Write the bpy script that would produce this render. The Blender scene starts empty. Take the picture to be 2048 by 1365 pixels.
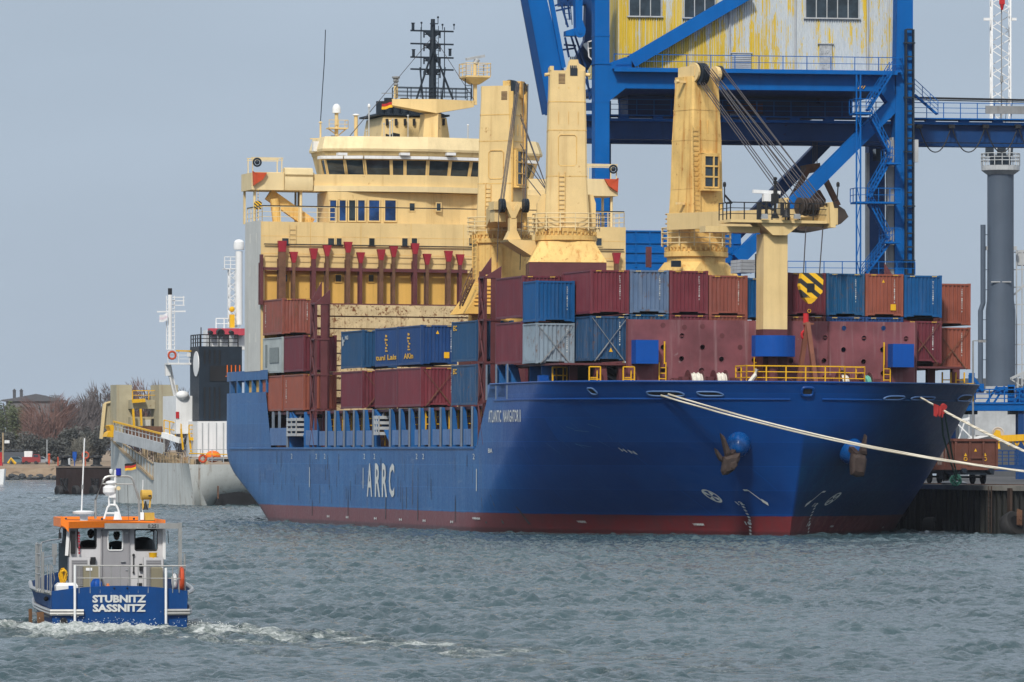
import bpy, math, random
import numpy as np
from mathutils import Vector, Matrix
random.seed(7)
SC = bpy.context.scene
COL = SC.collection
R = math.radians
# ---------------------------------------------------------------- camera
F, HZ, CX, HC = 11400.0, 907.0, 1024.0, 4.95      # focal length and horizon of the photo (2048 px wide), eye height
cd = bpy.data.cameras.new('camera'); cam = bpy.data.objects.new('camera', cd); COL.objects.link(cam)
cd.sensor_width = 36; cd.lens = F / 2048 * 36; cd.shift_y = (HZ - 682.5) / 2048
cd.clip_start = 1; cd.clip_end = 20000
cam.location = (0, 0, HC); cam.rotation_euler = (R(90), 0, 0)
SC.camera = cam
# ---------------------------------------------------------------- world and sun
SUN_AZ, SUN_EL = R(-14), R(42)                    # sun behind the viewer, a little to the left
to_sun = Vector((math.sin(SUN_AZ) * math.cos(SUN_EL), -math.cos(SUN_AZ) * math.cos(SUN_EL), math.sin(SUN_EL)))
W = bpy.data.worlds.new('World'); SC.world = W; W.use_nodes = True
nt = W.node_tree; bg = nt.nodes['Background']
sky = nt.nodes.new('ShaderNodeTexSky'); sky.sky_type = 'NISHITA'; sky.sun_disc = False
sky.sun_elevation = SUN_EL; sky.sun_rotation = math.pi + SUN_AZ; sky.air_density = 1.0; sky.dust_density = 4.0
tcw = nt.nodes.new('ShaderNodeTexCoord'); sep = nt.nodes.new('ShaderNodeSeparateXYZ')
nt.links.new(tcw.outputs['Generated'], sep.inputs[0])
ramp = nt.nodes.new('ShaderNodeValToRGB'); cr = ramp.color_ramp   # thin overcast: grey-blue low down, paler above
cr.elements[0].position = 0.0; cr.elements[0].color = (4.6, 5.5, 6.6, 1)
cr.elements[1].position = 0.6; cr.elements[1].color = (8.6, 9.2, 9.9, 1)
e = cr.elements.new(0.07); e.color = (4.4, 5.35, 6.55, 1)
e = cr.elements.new(0.25); e.color = (6.6, 7.4, 8.5, 1)
nt.links.new(sep.outputs['Z'], ramp.inputs[0])
mpw = nt.nodes.new('ShaderNodeMapping'); mpw.inputs['Scale'].default_value = (5, 5, 14)
clw = nt.nodes.new('ShaderNodeTexNoise'); clw.inputs['Scale'].default_value = 2.2; clw.inputs['Detail'].default_value = 3
nt.links.new(tcw.outputs['Generated'], mpw.inputs[0]); nt.links.new(mpw.outputs[0], clw.inputs['Vector'])
clr = nt.nodes.new('ShaderNodeMapRange'); clr.inputs['To Min'].default_value = .90; clr.inputs['To Max'].default_value = 1.10
nt.links.new(clw.outputs['Fac'], clr.inputs[0])
clm = nt.nodes.new('ShaderNodeVectorMath'); clm.operation = 'SCALE'
nt.links.new(ramp.outputs[0], clm.inputs[0]); nt.links.new(clr.outputs[0], clm.inputs['Scale'])
mx = nt.nodes.new('ShaderNodeMixRGB'); mx.inputs[0].default_value = .88
nt.links.new(sky.outputs[0], mx.inputs[1]); nt.links.new(clm.outputs[0], mx.inputs[2])
nt.links.new(mx.outputs[0], bg.inputs[0]); bg.inputs[1].default_value = 0.086
sd = bpy.data.lights.new('sun', 'SUN'); sd.energy = 2.85; sd.angle = R(6); sd.color = (1, .94, .84)
so = bpy.data.objects.new('sun', sd); COL.objects.link(so)
so.rotation_euler = to_sun.to_track_quat('Z', 'Y').to_euler()
SC.view_settings.view_transform = 'Standard'; SC.view_settings.look = 'None'
SC.view_settings.exposure = 0.22; SC.view_settings.gamma = 1
SC.cycles.max_bounces = 6; SC.cycles.transparent_max_bounces = 12
SC.cycles.caustics_reflective = False; SC.cycles.caustics_refractive = False
# ---------------------------------------------------------------- frames: a pixel of the photo -> a point on a real plane
class Fr:
    def __init__(s, M): s.M = M; s.I = M.inverted()
    def at(s, px, py, x=None, y=None, z=None):
        o = s.I @ Vector((0, 0, HC)); d = s.I.to_3x3() @ Vector(((px - CX) / F, 1, (HZ - py) / F))
        k, v = (0, x) if x is not None else (1, y) if y is not None else (2, z)
        return o + d * ((v - o[k]) / d[k])
    def px(s, p):
        w = s.M @ Vector(p); return CX + F * w.x / w.y, HZ - F * (w.z - HC) / w.y
T = Matrix.Translation
def Rz(a): return Matrix.Rotation(R(a), 4, 'Z')
WF = Fr(Matrix.Identity(4))
SH = Fr(T((15.8, 345, 0)) @ Rz(15.5) @ Matrix.Rotation(R(.3), 4, 'Y'))   # ship: x to port, y aft, z up; origin at the foremast
# ---------------------------------------------------------------- mesh builder
class MB:
    def __init__(s): s.v = []; s.f = []; s.m = []; s.p = []; s.q = []
    def add(s, vs, fs, mi=0):
        n = len(s.v); s.v += [tuple(p) for p in vs]
        s.p.append((n, len(s.f)))
        for f in fs: s.f.append(tuple(i + n for i in f)); s.m.append(mi)
        s.q.append((len(s.v), len(s.f))); return s
    def box(s, x0, x1, y0, y1, z0, z1, mi=0):
        if x0 > x1: x0, x1 = x1, x0
        if y0 > y1: y0, y1 = y1, y0
        if z0 > z1: z0, z1 = z1, z0
        return s.add([(x, y, z) for z in (z0, z1) for y in (y0, y1) for x in (x0, x1)],
                     [(0, 2, 3, 1), (4, 5, 7, 6), (0, 1, 5, 4), (2, 6, 7, 3), (0, 4, 6, 2), (1, 3, 7, 5)], mi)
    def bar(s, p, q, w, h=None, mi=0, up=(0, 0, 1)):
        p, q = Vector(p), Vector(q); h = h or w; d = (q - p).normalized(); u = Vector(up)
        if abs(d.dot(u)) > .98: u = Vector((0, 1, 0))
        a = d.cross(u).normalized() * w / 2; b = a.normalized().cross(d) * h / 2
        return s.add([p - a - b, p + a - b, p + a + b, p - a + b, q - a - b, q + a - b, q + a + b, q - a + b],
                     [(3, 2, 1, 0), (4, 5, 6, 7), (0, 1, 5, 4), (1, 2, 6, 5), (2, 3, 7, 6), (3, 0, 4, 7)], mi)
    def ring(s, c, d, r, n, ph=0.0):
        d = Vector(d).normalized(); u = Vector((0, 0, 1)) if abs(d.z) < .95 else Vector((1, 0, 0))
        a = d.cross(u).normalized(); b = a.cross(d)
        return [Vector(c) + (a * math.cos(t) + b * math.sin(t)) * r for t in (ph + 2 * math.pi * i / n for i in range(n))]
    def loft(s, rings, cap=True, mi=0, closed=True):
        n = len(rings[0]); vs = [p for r in rings for p in r]; fs = []
        for k in range(len(rings) - 1):
            for i in range(n if closed else n - 1):
                j = (i + 1) % n; fs.append((k * n + i, k * n + j, (k + 1) * n + j, (k + 1) * n + i))
        if cap: fs.append(tuple(range(n - 1, -1, -1))); fs.append(tuple((len(rings) - 1) * n + i for i in range(n)))
        return s.add(vs, fs, mi)
    def tube(s, pts, r, n=5, mi=0):
        pts = [Vector(p) for p in pts]; rs = []
        for i, p in enumerate(pts):
            d = pts[min(i + 1, len(pts) - 1)] - pts[max(i - 1, 0)]
            rs.append(s.ring(p, d, r, n))
        return s.loft(rs, True, mi)
    def cyl(s, p, q, r0, r1=None, n=14, mi=0, cap=True):
        p, q = Vector(p), Vector(q); d = q - p
        return s.loft([s.ring(p, d, r0, n), s.ring(q, d, r0 if r1 is None else r1, n)], cap, mi)
    def prism(s, poly, ax, d0, d1, mi=0):
        def P(a, b, d): return (d, a, b) if ax == 'x' else (a, d, b) if ax == 'y' else (a, b, d)
        return s.loft([[P(a, b, d0) for a, b in poly], [P(a, b, d1) for a, b in poly]], True, mi)
    def lathe(s, prof, c=(0, 0, 0), n=16, mi=0, cap=True):
        c = Vector(c)
        return s.loft([[c + Vector((r * math.cos(t), r * math.sin(t), z)) for t in (2 * math.pi * i / n for i in range(n))] for r, z in prof], cap, mi)
    def sph(s, c, r, n=12, m=7, sc=(1, 1, 1), mi=0):
        c = Vector(c); rs = []
        for k in range(m + 1):
            a = -math.pi / 2 + math.pi * k / m; q = max(math.cos(a), .02)
            rs.append([c + Vector((r * sc[0] * q * math.cos(t), r * sc[1] * q * math.sin(t), r * sc[2] * math.sin(a))) for t in (2 * math.pi * i / n for i in range(n))])
        return s.loft(rs, True, mi)
    def torus(s, c, ax, R0, r, n=18, m=6, mi=0):
        pts = s.ring(c, ax, R0, n); rs = []; ax = Vector(ax).normalized()
        for p in pts:
            o = (p - Vector(c)).normalized()
            rs.append([p + (o * math.cos(t) + ax * math.sin(t)) * r for t in (2 * math.pi * i / m for i in range(m))])
        return s.loft(rs + [rs[0]], False, mi)
    def pb(s, fr, x0, y0, x1, y1, y, d, mi=0):       # box behind a pixel rectangle, on the frontal plane y of a frame
        a = fr.at(x0, y0, y=y); b = fr.at(x1, y1, y=y)
        return s.box(a.x, b.x, y, y + d, b.z, a.z, mi)
    def rail(s, pts, h=1.05, n=3, r=.03, post=1.6, mi=0):
        pts = [Vector(p) for p in pts]; up = Vector((0, 0, 1))
        for p, q in zip(pts, pts[1:]):
            for k in range(n): s.bar(p + up * h * (k + 1) / n, q + up * h * (k + 1) / n, r * 2 if k == n - 1 else r * 1.5, mi=mi)
            m = max(1, round((q - p).length / post))
            for i in range(m + 1): b = p.lerp(q, i / m); s.bar(b, b + up * h, r * 2, mi=mi)
        return s
    def ladder(s, p, q, w=.45, step=.32, r=.025, side=(1, 0, 0), mi=0):
        p, q, sd = Vector(p), Vector(q), Vector(side) * w / 2
        s.bar(p - sd, q - sd, r * 2, mi=mi); s.bar(p + sd, q + sd, r * 2, mi=mi)
        n = max(2, int((q - p).length / step))
        for i in range(1, n): c = p.lerp(q, i / n); s.bar(c - sd, c + sd, r * 1.6, mi=mi)
        return s
    def xf(s, M): s.v = [tuple(M @ Vector(p)) for p in s.v]; return s
    def mesh(s, name, mats, smooth=False):
        me = bpy.data.meshes.new(name); me.from_pydata(s.v, [], s.f)
        for m in (mats if isinstance(mats, (list, tuple)) else [mats]): me.materials.append(m)
        if any(s.m): me.polygons.foreach_set('material_index', s.m)
        if smooth:
            me.polygons.foreach_set('use_smooth', [True] * len(s.f))
            try: me.set_sharp_from_angle(angle=R(38))
            except Exception: pass
        me.update(); return me
def each(mb, name, mats, parent, smooth=False):      # every separately added shape becomes a part of its own
    if len(mb.p) != len(mb.q): raise ValueError(name)
    for (v0, f0), (v1, f1) in zip(mb.p, mb.q):
        k = MB(); k.v = mb.v[v0:v1]; k.f = [tuple(i - v0 for i in f) for f in mb.f[f0:f1]]; k.m = [0] * len(k.f); o = part(k, name, mats, parent, None, smooth)
    return o
def link(name, me, parent=None):
    o = bpy.data.objects.new(name, me); COL.objects.link(o)
    if parent is not None: o.parent = parent
    return o
def part(mb, name, mats, parent, label=None, smooth=False):
    o = link(name, mb.mesh(name, mats, smooth), parent)
    if label: o['label'] = label
    return o
def thing(name, label, cat, M, group=None):
    o = bpy.data.objects.new(name, None); COL.objects.link(o); o.empty_display_size = .5
    o.matrix_world = M; o['label'] = label; o['category'] = cat
    if group: o['group'] = group
    return o
def solo(mb, name, mats, label, cat, M=None, group=None, smooth=False, kind=None):
    o = link(name, mb.mesh(name, mats, smooth)); o.matrix_world = M or Matrix.Identity(4)
    if kind: o['kind'] = kind
    else: o['label'] = label; o['category'] = cat
    if group: o['group'] = group
    return o
# ---------------------------------------------------------------- materials
def lin(r, g, b):
    f = lambda c: c / 255 / 12.92 if c <= 10 else ((c / 255 + .055) / 1.055) ** 2.4
    return (f(r), f(g), f(b))
class NG:
    def __init__(s, name):
        s.m = bpy.data.materials.new(name); s.m.use_nodes = True; s.t = s.m.node_tree; s.b = s.t.nodes['Principled BSDF']
        s.tc = s.n('ShaderNodeTexCoord')
    def n(s, ty, **k):
        q = s.t.nodes.new(ty)
        for a, b in k.items(): setattr(q, a, b)
        return q
    def l(s, a, b): s.t.links.new(a, b)
    def noise(s, scale, det=4, rough=.6, st=(1, 1, 1), vec=None, off=(0, 0, 0)):
        m = s.n('ShaderNodeMapping'); m.inputs['Scale'].default_value = st; m.inputs['Location'].default_value = off
        s.l(vec or s.tc.outputs['Object'], m.inputs[0])
        q = s.n('ShaderNodeTexNoise'); q.inputs['Scale'].default_value = scale; q.inputs['Detail'].default_value = det; q.inputs['Roughness'].default_value = rough
        s.l(m.outputs[0], q.inputs['Vector']); return q.outputs['Fac']
    def rng(s, v, a, b, c=0, d=1):
        q = s.n('ShaderNodeMapRange'); q.interpolation_type = 'SMOOTHSTEP'
        for i, x in zip((1, 2, 3, 4), (a, b, c, d)): q.inputs[i].default_value = x
        s.l(v, q.inputs[0]); return q.outputs[0]
    def mul(s, a, b, op='MULTIPLY'):
        q = s.n('ShaderNodeMath', operation=op)
        for i, v in enumerate((a, b)):
            if isinstance(v, (int, float)): q.inputs[i].default_value = v
            else: s.l(v, q.inputs[i])
        return q.outputs[0]
    def mix(s, f, a, b, bt='MIX'):
        q = s.n('ShaderNodeMixRGB', blend_type=bt)
        for i, v in enumerate((f, a, b)):
            if isinstance(v, (int, float)): q.inputs[i].default_value = v
            elif isinstance(v, tuple): q.inputs[i].default_value = (*v[:3], 1)
            else: s.l(v, q.inputs[i])
        return q.outputs[0]
    def out(s, col, rough, metal=0, spec=None):
        if isinstance(col, tuple): s.b.inputs['Base Color'].default_value = (*col[:3], 1)
        else: s.l(col, s.b.inputs['Base Color'])
        if isinstance(rough, (int, float)): s.b.inputs['Roughness'].default_value = rough
        else: s.l(rough, s.b.inputs['Roughness'])
        s.b.inputs['Metallic'].default_value = metal
        if spec is not None: s.b.inputs['Specular IOR Level'].default_value = spec
        return s.m
    def bump(s, h, st, dist=.02):
        q = s.n('ShaderNodeBump'); q.inputs['Strength'].default_value = st; q.inputs['Distance'].default_value = dist
        s.l(h, q.inputs['Height']); s.l(q.outputs[0], s.b.inputs['Normal'])
RUST = (.14, .05, .022)
def paint(name, col, rough=.5, var=.25, rust=.0, streak=.0, sc=1.0, rcol=RUST, metal=0, dirt=.0, spec=.3, bump=.15):
    g = NG(name)
    a = g.noise(.9 * sc, 5); b = g.noise(.55 * sc, 6, .65, (6, 6, .35)); c = g.noise(7 * sc, 4)
    v = g.rng(a, .25, .75, 1 - var, 1 + var * .4)
    base = g.mix(1.0, col, v, 'MULTIPLY')
    base = g.mix(g.mul(g.rng(b, .42, .72), .35 + dirt), base, tuple(x * .66 + .002 for x in col))
    if streak: base = g.mix(g.mul(g.rng(b, .60 - .1 * streak, .76, 0, 1), streak), base, rcol)
    if rust:
        k = g.mul(g.noise(1.3 * sc, 8, .7), g.noise(5 * sc, 4), 'ADD'); k = g.mul(k, .5)
        base = g.mix(g.rng(k, .62 - .14 * rust, .70 - .10 * rust), base, g.mix(c, tuple(x * .5 for x in rcol), rcol))
    if bump: g.bump(a, bump, .01)
    return g.out(base, g.rng(c, .2, .8, rough - .08, min(1, rough + .12)), metal, spec)
def flat(name, col, rough=.5, metal=0):
    g = NG(name); c = g.noise(5, 4)
    return g.out(g.mix(1.0, col, g.rng(c, .2, .8, .82, 1.1), 'MULTIPLY'), rough, metal)
M_ = {}
M_['cream'] = paint('cream_paint', (.72, .535, .255), .5, .12, .10, .35, .5, (.42, .20, .045))
M_['cream_rust'] = paint('rusty_cream_paint', (.73, .485, .165), .55, .2, .42, 1.0, .8, (.46, .19, .03))
M_['pale_cream'] = paint('pale_cream_paint', (.72, .58, .33), .5, .1, .05, .2, .5, (.45, .25, .08))
M_['amber'] = paint('amber_paint', (.74, .45, .115), .5, .12, .08, .3, .6, (.3, .12, .03))
M_['plank'] = paint('rust_stained_cream_plates', (.60, .48, .28), .6, .25, .75, .75, 1.2, (.20, .07, .02))
M_['offwhite'] = paint('off_white_paint', (.56, .56, .53), .5, .1, .02, .25, .5, (.45, .36, .2))
M_['white'] = paint('white_paint', (.74, .75, .76), .45, .08, .02, .15, .8, (.4, .25, .12))
M_['maroon'] = paint('maroon_paint', (.115, .035, .04), .5, .25, .15, .3, .8, (.10, .035, .02))
M_['maroon_pale'] = paint('weathered_maroon_paint', (.195, .064, .077), .55, .4, .12, .85, .5, (.30, .19, .20))
M_['redcap'] = paint('red_cap_paint', (.30, .02, .035), .45, .15)
M_['blue'] = paint('ship_blue_paint', (.018, .12, .36), .45, .2, .05, .2, .8, (.06, .05, .05))
M_['blue_faded'] = paint('faded_blue_paint', (.085, .17, .36), .5, .2, .04, .5, .8, (.05, .075, .13))
M_['blue_box'] = paint('royal_blue_paint', (.0008, .066, .33), .5, .08, 0, .05, .8, spec=.2)
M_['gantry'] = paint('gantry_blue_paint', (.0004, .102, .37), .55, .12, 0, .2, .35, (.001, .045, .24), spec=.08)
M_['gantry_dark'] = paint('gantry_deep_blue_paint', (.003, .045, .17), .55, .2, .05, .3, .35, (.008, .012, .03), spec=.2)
M_['black'] = paint('black_paint', (.016, .017, .02), .5, .3)
M_['navy'] = paint('dark_navy_paint', (.012, .022, .036), .5, .3)
M_['dark'] = flat('dark_opening', (.006, .007, .01), .8)
M_['grey'] = paint('grey_steel', (.24, .25, .26), .5, .2, .1, .3, 1)
M_['ltgrey'] = paint('light_grey_steel', (.42, .44, .46), .5, .2, .05, .2, 1)
M_['steel'] = flat('galvanised_steel', (.45, .46, .47), .35, .6)
M_['yellow'] = paint('yellow_paint', (.72, .40, .012), .45, .1, .05, .1, 2)
M_['orange'] = paint('orange_paint', (.80, .16, .012), .45, .12, 0, 0, 2)
M_['red'] = paint('red_paint', (.48, .02, .025), .45, .15)
M_['redorange'] = paint('red_orange_paint', (.52, .075, .025), .45, .15)
M_['rusty'] = paint('rusty_steel', (.15, .075, .045), .75, .4, .5, .5, 2, (.09, .04, .02))
M_['grabm'] = paint('dark_grab_steel', (.055, .043, .037), .6, .4, .3, .5, 1)
M_['rope'] = flat('pale_rope', (.50, .46, .38), .9)
M_['cable'] = flat('steel_cable', (.05, .045, .05), .6)
M_['rubber'] = flat('black_rubber', (.018, .018, .02), .75)
M_['concrete'] = paint('concrete', (.30, .29, .27), .85, .3, 0, .5, .6, (.1, .09, .07))
M_['asphalt'] = paint('asphalt', (.07, .07, .072), .9, .3, 0, 0, .6)
M_['whiteline'] = flat('white_lettering', (.56, .58, .57), .6)
def glass_dark(name, col=(.012, .02, .028), rough=.06):
    g = NG(name); c = g.noise(.8, 3)
    m = g.out(g.mix(g.rng(c, .35, .65), col, tuple(x * 2.2 for x in col)), rough); return m
M_['glass'] = glass_dark('dark_window_glass'); M_['glass_blue'] = glass_dark('blue_window_glass', (.008, .03, .10))
M_['glass_clear'] = NG('clear_glass').m
_b = M_['glass_clear'].node_tree.nodes['Principled BSDF']; _b.inputs['Transmission Weight'].default_value = 1; _b.inputs['Roughness'].default_value = 0.0
_b.inputs['IOR'].default_value = 1.05; _b.inputs['Base Color'].default_value = (.62, .72, .72, 1)
# ---------------------------------------------------------------- lettering
_tx = {}
def text(s, bold=.0):
    if (s, bold) in _tx: return _tx[(s, bold)]
    c = bpy.data.curves.new('lettering', 'FONT'); c.body = s; c.size = 1; c.resolution_u = 2; c.offset = bold
    o = bpy.data.objects.new('lettering', c); COL.objects.link(o)
    dg = bpy.context.evaluated_depsgraph_get(); me = bpy.data.meshes.new_from_object(o.evaluated_get(dg))
    v = [(p.co.x, p.co.y) for p in me.vertices]; f = [tuple(p.vertices) for p in me.polygons]
    bpy.data.objects.remove(o); bpy.data.curves.remove(c); bpy.data.meshes.remove(me)
    x0 = min(p[0] for p in v); y0 = min(p[1] for p in v); w = max(p[0] for p in v) - x0; h = max(p[1] for p in v) - y0
    v = [((a - x0) / w, (b - y0) / h) for a, b in v]
    _tx[(s, bold)] = (v, f, w / h); return _tx[(s, bold)]
def letter(mb, s, fn, bold=.0, mi=0):                # fn maps (0..1, 0..1) of the text box to a point
    v, f, _ = text(s, bold); mb.add([fn(a, b) for a, b in v], f, mi); return mb
# ================================================================ water (real waves in a mesh, finer ripples as bump)
def rough_noise(X, Y, seed, n=18, l0=.35, l1=6.):
    rg = np.random.RandomState(seed); Z = np.zeros_like(X)
    for i in range(n):
        lam = l0 * (l1 / l0) ** (i / (n - 1)); th = rg.uniform(0, 2 * np.pi); k = 2 * np.pi / lam
        Z += np.sin(k * (np.cos(th) * X + np.sin(th) * Y) + rg.uniform(0, 6.28)) * lam ** .5
    return Z / np.sqrt(n)
BX, BY = -11.55, 160.6                               # the small boat's transom on the water
def make_water():
    NR, NC = 3000, 740
    yy = np.concatenate([105 * np.exp(np.linspace(0, math.log(3.55), 1800, endpoint=False)), 372.75 * np.exp(np.linspace(0, math.log(1.95), NR - 2050, endpoint=False)), 726.9 * np.exp(np.linspace(0, math.log(1.55), 250))]); u = np.linspace(-1, 1, NC)
    X = u[None, :] * (yy[:, None] * .105 + 13); Y = np.repeat(yy[:, None], NC, 1)
    rg = np.random.RandomState(3); Z = np.zeros_like(X)
    dX = (yy * .105 + 13) * 2 / NC; dY = np.gradient(yy)
    for i in range(90):
        lam = .38 * (2.2 / .38) ** (rg.rand() ** 1.2); th = R(-75) + rg.normal(0, 1.0); k = 2 * np.pi / lam
        amp = .0088 * lam ** .60 * rg.uniform(.5, 1.4)
        kx, ky = k * math.cos(th), k * math.sin(th)
        ok = np.clip((1.0 - np.maximum(abs(kx) * dX, abs(ky) * dY) / 3.0) * 2.5, 0, 1)[:, None]   # leave out waves too short for the mesh
        ph = kx * X + ky * Y + rg.uniform(0, 6.28)
        s = np.sin(ph); Z += amp * ok * (s + .30 * np.cos(2 * ph))
    grp = rough_noise(X * .55, Y * .22, 11, 14, .8, 5) + .5 * rough_noise(X * .05, Y * .02, 12, 8, .5, 4)
    Z *= .85 + .35 * np.clip(grp, -1, 1.6)
    # the boat's churned wake and its bow wave
    dx, dy = X - BX, BY - Y                          # dy > 0 : behind the boat, towards the viewer
    nz = rough_noise(X, Y, 5, 22, .22, 3.0); nz2 = rough_noise(X, Y * .6, 8, 16, .5, 5)
    band = np.exp(-((dx + .1 * dy) / (1.9 + .10 * np.abs(dy))) ** 2)
    boil = band * np.exp(-np.clip(dy, 0, None) / 3.6) * (dy > -.1)
    Z += boil * (.20 + .20 * np.clip(nz, -1.2, 2.0)) * np.clip(dy / .25, 0, 1)
    foam = boil * 1.75 + .30 * boil * nz
    for sgn in (-1, 1):                              # spray off both quarters
        side = np.exp(-((sgn * dx - 2.7 - .42 * np.clip(dy + 1.5, 0, None)) / (.55 + .12 * np.clip(dy + 2, 0, None))) ** 2)
        lenf = np.exp(-np.clip(dy, 0, None) / (9 if sgn > 0 else 6.0)) * (dy > -3.5) * np.clip((dy + 3.5) / 2, 0, 1)
        foam += side * lenf * (.80 + .34 * nz); Z += side * lenf * (.05 + .07 * np.clip(nz, -1, 2))
    trail = np.exp(-((dx - .58 * np.clip(dy, 0, None) * 1.0) / (1.1 + .13 * np.clip(dy, 0, None))) ** 2) * (dy > 1)
    foam += trail * np.exp(-np.clip(dy, 0, None) / 20) * (.22 + .20 * nz2 + .2 * nz)
    foam += np.exp(-((dx - .45 * np.clip(dy, 0, None)) / (2.4 + .3 * np.clip(dy, 0, None))) ** 2) * (dy > .5) * np.exp(-np.clip(dy, 0, None) / 14) * (.30 + .25 * nz)
    inner = np.exp(-((dx - .25 * dy) / (2 + .5 * np.clip(dy, 0, None))) ** 4) * (dy > 0)
    foam += inner * np.exp(-np.clip(dy, 0, None) / 30) * np.clip(nz2 - .55, 0, 1) * .55
    Z *= 1 - .35 * inner * np.exp(-np.clip(dy - 4, 0, None) / 60)
    tx, ty = np.array([17.7, -35.]), None             # diverging wake crest running to the lower right
    d = tx / np.linalg.norm(tx); ax, ay = X - (-6.1), Y - 164.; al = ax * d[0] + ay * d[1]; pe = -ax * d[1] + ay * d[0]
    seg = np.clip(np.sin(al * .72 + .5 * nz2) * .9 + .25, 0, 1.2)
    Z += .14 * seg * np.exp(-((pe + .5 * np.sin(al * .36)) / .42) ** 2) * (al > -2)
    # wash along the ship's side and a few whitecaps far off
    Lx = (X - 15.8) * .9636 + (Y - 345) * .2672; Ly = -(X - 15.8) * .2672 + (Y - 345) * .9636
    edge = np.exp(-((np.abs(Lx) - 14.3) / .6) ** 2) * (Ly > 16) * (Ly < 76)
    foam += edge * np.clip(nz2 - .5, 0, 1) * .35
    cap = np.clip(rough_noise(X * .5, Y * .16, 21, 20, .5, 5) - 1.55, 0, 1) * np.clip((Y - 380) / 200, 0, 1)
    foam += cap * 1.2
    quay = np.exp(-((Lx - 14.6) / 1.2) ** 2) * (Ly < 3); foam += quay * np.clip(nz2 + .1, 0, 1) * .7
    n = NR * NC
    co = np.empty((n, 3), np.float32); co[:, 0] = X.ravel(); co[:, 1] = Y.ravel(); co[:, 2] = Z.ravel()
    idx = np.arange(n).reshape(NR, NC); q = np.stack([idx[:-1, :-1], idx[:-1, 1:], idx[1:, 1:], idx[1:, :-1]], -1).reshape(-1, 4)
    me = bpy.data.meshes.new('water'); me.vertices.add(n); me.vertices.foreach_set('co', co.ravel())
    m = len(q); me.loops.add(m * 4); me.loops.foreach_set('vertex_index', q.ravel().astype(np.int32))
    me.polygons.add(m); me.polygons.foreach_set('loop_start', np.arange(0, m * 4, 4, dtype=np.int32))
    me.polygons.foreach_set('use_smooth', np.ones(m, bool))
    me.update(calc_edges=True)
    at = me.attributes.new('foam', 'FLOAT', 'POINT'); at.data.foreach_set('value', np.clip(foam, 0, 1.5).ravel().astype(np.float32))
    g = NG('harbour_water'); fo = g.n('ShaderNodeAttribute', attribute_name='foam').outputs['Fac']
    P = g.tc.outputs['Object']
    n1 = g.noise(2.6, 5, .62, (1, .55, 1), P); n2 = g.noise(6.0, 4, .6, (1, .7, 1), P); n3 = g.noise(.05, 3, .5, (1, .35, 1), P)
    fn = g.noise(2.6, 6, .72, (1, .8, 1), P); f2 = g.noise(9, 4, .7, (1, 1, 1), P)
    h = g.mul(g.mul(n1, .55), g.mul(n2, .22), 'ADD')
    fm = g.mul(g.mul(fn, f2, 'ADD'), g.rng(fo, .05, .5)); g.bump(g.mul(h, fm, 'ADD'), 1.0, .24)
    k = g.mul(fo, g.mul(g.mul(g.mul(fn, f2, 'ADD'), .5), .5, 'SUBTRACT'), 'ADD')
    k = g.rng(g.mul(g.mul(g.mul(fn, f2, 'ADD'), .95), g.mul(fo, .8), 'ADD'), 1.18, 1.95)
    k = g.mul(k, g.rng(fo, .02, .25))
    deep = g.mix(g.rng(n3, .35, .65), (.034, .062, .074), (.048, .082, .096))
    turb = g.mix(g.mul(g.rng(fo, .15, .9), .6), deep, (.15, .20, .17))
    col = g.mix(k, turb, g.mix(g.rng(f2, .35, .68), (.44, .50, .49), (.86, .89, .89)))
    rr = g.mix(k, (.10, .10, .10), (.8, .8, .8))
    g.out(col, rr); g.b.inputs['IOR'].default_value = 1.33
    me.materials.append(g.m)
    o = link('water', me); o['kind'] = 'structure'
    far = MB(); far.add([(-9000, -300, -.4), (9000, -300, -.4), (9000, 14000, -.4), (-9000, 14000, -.4)], [(0, 1, 2, 3)])
    o = solo(far, 'sea_bed_water', g.m, 0, 0, kind='structure')
    return g.m
make_water()
# ================================================================ quay on the right (ship frame: x to port)
QX, QZ = 15.3, 3.0
def quay():
    m = MB()
    m.box(QX, 420, -90, 245, -2, QZ)                                     # body and deck
    o = solo(m, 'quay_ground', M_['asphalt'], 0, 0, SH.M, kind='structure')
    w = MB(); p = []                                                    # sheet piling below the cap
    for i in range(140):
        y = -60 + i * 1.0
        p += [(QX - .02, y), (QX - .02, y + .35), (QX - .3, y + .5), (QX - .3, y + .85)]
    w.loft([[(a, b, -1.5) for a, b in p], [(a, b, QZ - .26) for a, b in p]], False, 0, False)
    t = thing('quay_wall', 'dark sheet pile quay wall with a worn concrete cap right of the bow', 'quay wall', SH.M)
    part(w, 'sheet_piling', paint('shade_dark_piling', (.013, .014, .014), .6, .5, .3, .8, 1.0, (.04, .045, .025)), t)  # piling base kept near black: the wall's shadow put into the colour
    c = MB(); c.box(QX - .40, QX + .9, -60, 80, QZ - .26, QZ + .06); part(c, 'cap_beam', M_['concrete'], t)
    f = MB()
    for y in (-1.5, -14, -30): f.box(QX - .62, QX - .46, y, y + .5, -1, QZ - .1)
    for y in (2.2, -9.0, -21): f.ladder((QX - .55, y, -.5), (QX - .55, y, QZ), .5, .3, .03, (0, 1, 0))
    part(f, 'fender_post', paint('dark_rusty_post', (.06, .04, .032), .75, .4, .4, .4, 2), t)
    return t
quay()
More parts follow.
